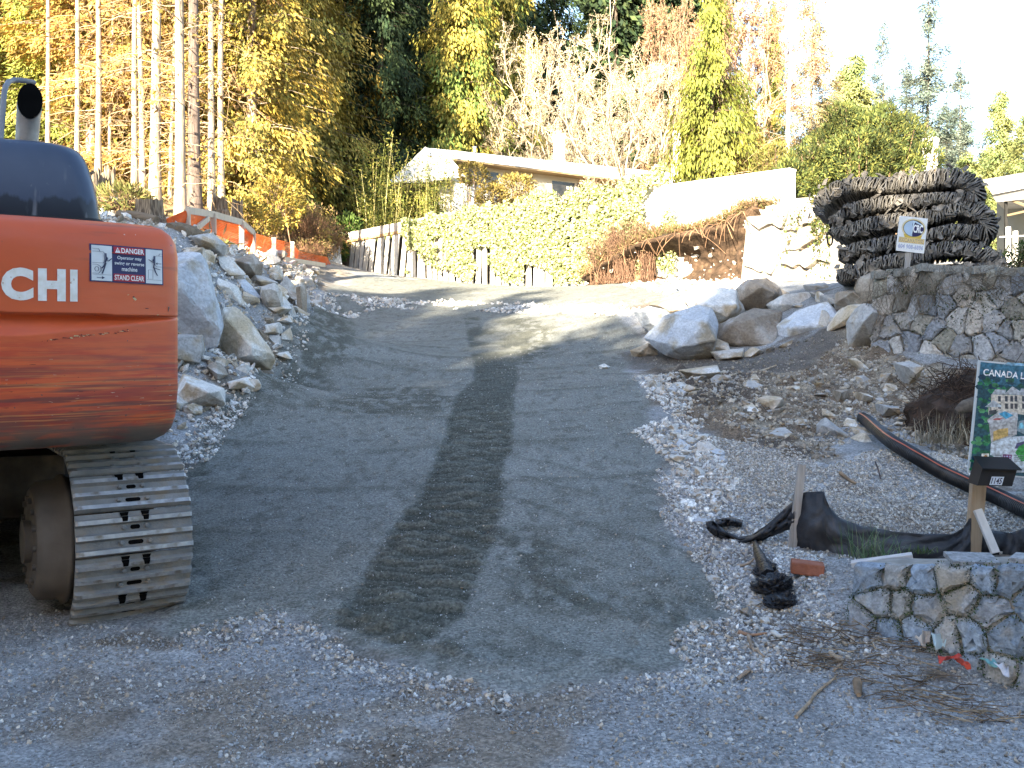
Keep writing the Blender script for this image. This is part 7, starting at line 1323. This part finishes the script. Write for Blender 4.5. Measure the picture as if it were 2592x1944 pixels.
def bush(name, label, cat, lobes, n, L, W, cols, seed, twigs=0, twc=(.2, .13, .08), up=.35, part='leaves'):
    rg = np.random.default_rng(seed); c0 = np.array(lobes[0][0]); t = thing(name, label, cat, (c0[0], c0[1], float(tz(c0[0], c0[1])))); mb = MB(); mbt = MB(); wsum = sum(l[1][0]*l[1][2] for l in lobes)
    for c, r in lobes:
        m = int(n*r[0]*r[2]/wsum); d = runit(m, rg); hole = fbm(d[:, 0]*3.2+c[0]*2, d[:, 2]*3.2+d[:, 1]*2.1, seed+40, 3); d = d[hole > .40]; m = len(d); k = .55+.45*rg.random(m)**.35; k *= 1+.36*(fbm(d[:, 0]*2.5+seed+c[0], d[:, 2]*2.5+d[:, 1]*2, seed, 4)-.5)*2; pos = np.array(c)+d*k[:, None]*np.array(r); g = pos[:, 2] > tz(pos[:, 0], pos[:, 1])-.1; pos, d = pos[g], d[g]; m = len(pos)
        leafq(mb, pos, d*.7+runit(m, rg)*.7+[0, 0, up], L*rg.uniform(.5, 1.4, m), W*rg.uniform(.6, 1.3, m), pal(cols, m, rg), rg)
        q = int((twigs or 60)*r[0]*r[2]/wsum); d2 = runit(q, rg); d2[:, 2] = np.abs(d2[:, 2])*.9; s = np.linspace(0, 1, 4); b = np.array([c[0], c[1], float(tz(c[0], c[1]))])+rg.normal(size=(q, 3))*[r[0]*.25, r[1]*.25, .02]; e = np.array(c)+d2*np.array(r)*rg.uniform(.7, 1.1, (q, 1)); pp_ = b[:, None]*(1-s)[None, :, None]+e[:, None]*s[None, :, None]+rg.normal(size=(q, 4, 3))*.05*np.array([0, 1, 1, 1])[None, :, None]; multitube(mbt, pp_, np.outer(np.full(q, .007 if twigs else .02), 1-.5*s), 3, pal([twc], q, rg))
    fit(mbt.build('stems', M_BARK), t); fit(mb.build(part, M_LEAF), t); return t
YEW = [(.075, .10, .03), (.11, .135, .035), (.045, .065, .024), (.18, .18, .045)]
_r = np.random.default_rng(61); _lob = [(P(2170, 450, 26.3), (1.22, 1.1, 1.16))]
for _u, _v, _q in ((2215, 350, .62), (2150, 335, .5), (2275, 365, .6), (2110, 385, .62), (2320, 410, .5), (2050, 430, .55), (2000, 455, .42), (2090, 470, .65), (2180, 400, .7), (2250, 430, .7), (2030, 490, .45), (2130, 300, .36), (2235, 305, .38), (2290, 330, .36), (1975, 480, .32), (2120, 540, .8), (2210, 540, .8)): _q *= 1.22; _lob.append((P(_u, _v, 26+_r.uniform(-.6, .5)), (_q*_r.uniform(.9, 1.2), _q, _q*_r.uniform(.75, 1.05))))
bush('yew_bush', 'big round dark yew bush left of the stacked rubber mats', 'bush', _lob, 70000, .11, .032, YEW, 5, up=.6)
bush('dry_brush', 'brown dry brush on the lip of the earth bank below the white wall', 'brush', [(P(1590, 610, 27.3), (.75, .5, .55)), (P(1530, 640, 27.9), (.6, .5, .35)), (P(1640, 600, 26.8), (.4, .4, .4))], 2600, .14, .025, [(.16, .10, .06), (.2, .13, .08), (.12, .09, .05)], 15, 900, (.17, .10, .065))
bush('reddish_brush', 'tangle of reddish bare brush between the netting and the plank fence', 'brush', [(P(765, 590, 34), (1.15, 1., 1.1)), (P(700, 600, 33), (.7, .7, .6)), (P(830, 610, 35), (.6, .6, .7)), (P(780, 640, 32.5), (.8, .5, .45))], 5500, .12, .04, [(.26, .16, .08), (.18, .15, .05), (.3, .2, .1)], 6, 1700, (.30, .17, .10))
bush('green_shrub', 'bright green broad leaved shrub at the left end of the plank fence', 'shrub', [(P(875, 580, 37.5), (.55, .5, .5)), (P(850, 640, 37), (.4, .4, .4))], 2600, .16, .09, [(.09, .15, .03), (.14, .2, .05), (.06, .1, .025)], 7)
bush('fern_clump', 'yellow green fern clump in front of the slim white trunks', 'fern', [(P(318, 515, 20), (.5, .5, .32))], 1300, .2, .035, [(.16, .17, .05), (.12, .12, .04), (.2, .15, .06)], 8)
bush('laurel', 'ochre leaved bush before the brown eaves of the white house', 'bush', [(P(1300, 480, 41.5), (1.0, .8, .7)), (P(1250, 500, 41), (.7, .7, .6)), (P(1200, 440, 41.3), (.6, .6, .5))], 7000, .13, .06, [(.25, .19, .05), (.2, .16, .04), (.3, .23, .08)], 9)
bush('hedge', 'green shrub between the neighbour house columns and the rubber mats', 'shrub', [(P(2590, 668, 18), (.5, .5, .35)), (P(2640, 660, 18), (.6, .5, .4))], 3500, .07, .03, [(.06, .1, .03), (.1, .13, .04)], 10)
bush('undergrowth_shrub', 'golden low growth under the cedars behind the netting', 'shrub', [(P(640, 560, 29), (.8, .7, .5)), (P(600, 540, 28), (.7, .6, .4)), (P(700, 520, 32), (.9, .8, .9))], 7000, .13, .05, GOLD, 11)
for i, (u, v, y, rx, rz) in enumerate(((1880, 400, 47, 1.3, 1.3), (1960, 420, 40, .9, .9), (1700, 440, 53, 1.4, .8))): bush('garden_shrub', ['orange tinged shrub behind the end of the white wall', 'yellow shrub between the birch foot and the yew', 'pale shrub beside the tall white chimney stack'][i], 'shrub', [(P(u, v, y), (rx, 1., rz)), (P(u, v+60, y), (rx*1.1, 1., rz*1.1))], 6000, .15, .06, [[(.22, .15, .04), (.14, .12, .03)], [(.16, .16, .04), (.2, .17, .05)], [(.3, .22, .1), (.22, .18, .08)]][i], 12+i)
# the deep wood behind everything
mb = MB(); rg = np.random.default_rng(99)
for i in range(64):
    y = rg.uniform(64, 92); x = rg.uniform(-58, .215*y); H = rg.uniform(24, 33); b = np.array([x, y, float(tz(x, y))]); n = 5200; f = rg.random(n)**.9; R_ = 4.2*(1-f)**.7+.3; a = rg.uniform(0, 6.28, n); r_ = R_*rg.random(n)**.5*(.75+.35*np.sin(f*60+a*2)); pos = b+np.stack([r_*np.cos(a), r_*np.sin(a), f*H-r_*.3], 1)
    leafq(mb, pos, np.stack([np.cos(a), np.sin(a), -.9+0*a], 1)+runit(n, rg)*.6, .75*rg.uniform(.6, 1.3, n), .30*rg.uniform(.6, 1.3, n), pal(DARK if rg.random() < .75 or x > 0 else GREENGOLD, n, rg)*np.array([1.1, 1.1, 1.15]), rg); mb.tube([b, b+[0, 0, H*.9]], [.35, .08], 6, (.09, .07, .055))
o = mb.build('forest', M_LEAF); tag(o, 'dense dark conifer forest filling the background', 'forest', kind='stuff')
mb = MB(); n = 16000; x = rg.uniform(-22, -5, n); y = rg.uniform(19, 48, n); k = (x < -5.5-.06*(y-19)) & (fbm(x*.8, y*.8, 4, 3) > .42); x, y = x[k], y[k]; n = len(x)
leafq(mb, np.stack([x, y, tz(x, y)+rg.uniform(-.1, .22, n)], 1), runit(n, rg)+[0, 0, .4], .3*rg.uniform(.3, 1.3, n), .06*rg.uniform(.5, 1.3, n), pal([(.2, .13, .06), (.28, .18, .08), (.12, .13, .04), (.16, .1, .05)], n, rg), rg); o = mb.build('undergrowth', M_LEAF); tag(o, 'brown and green litter and undergrowth on the forest floor', 'undergrowth', kind='stuff')
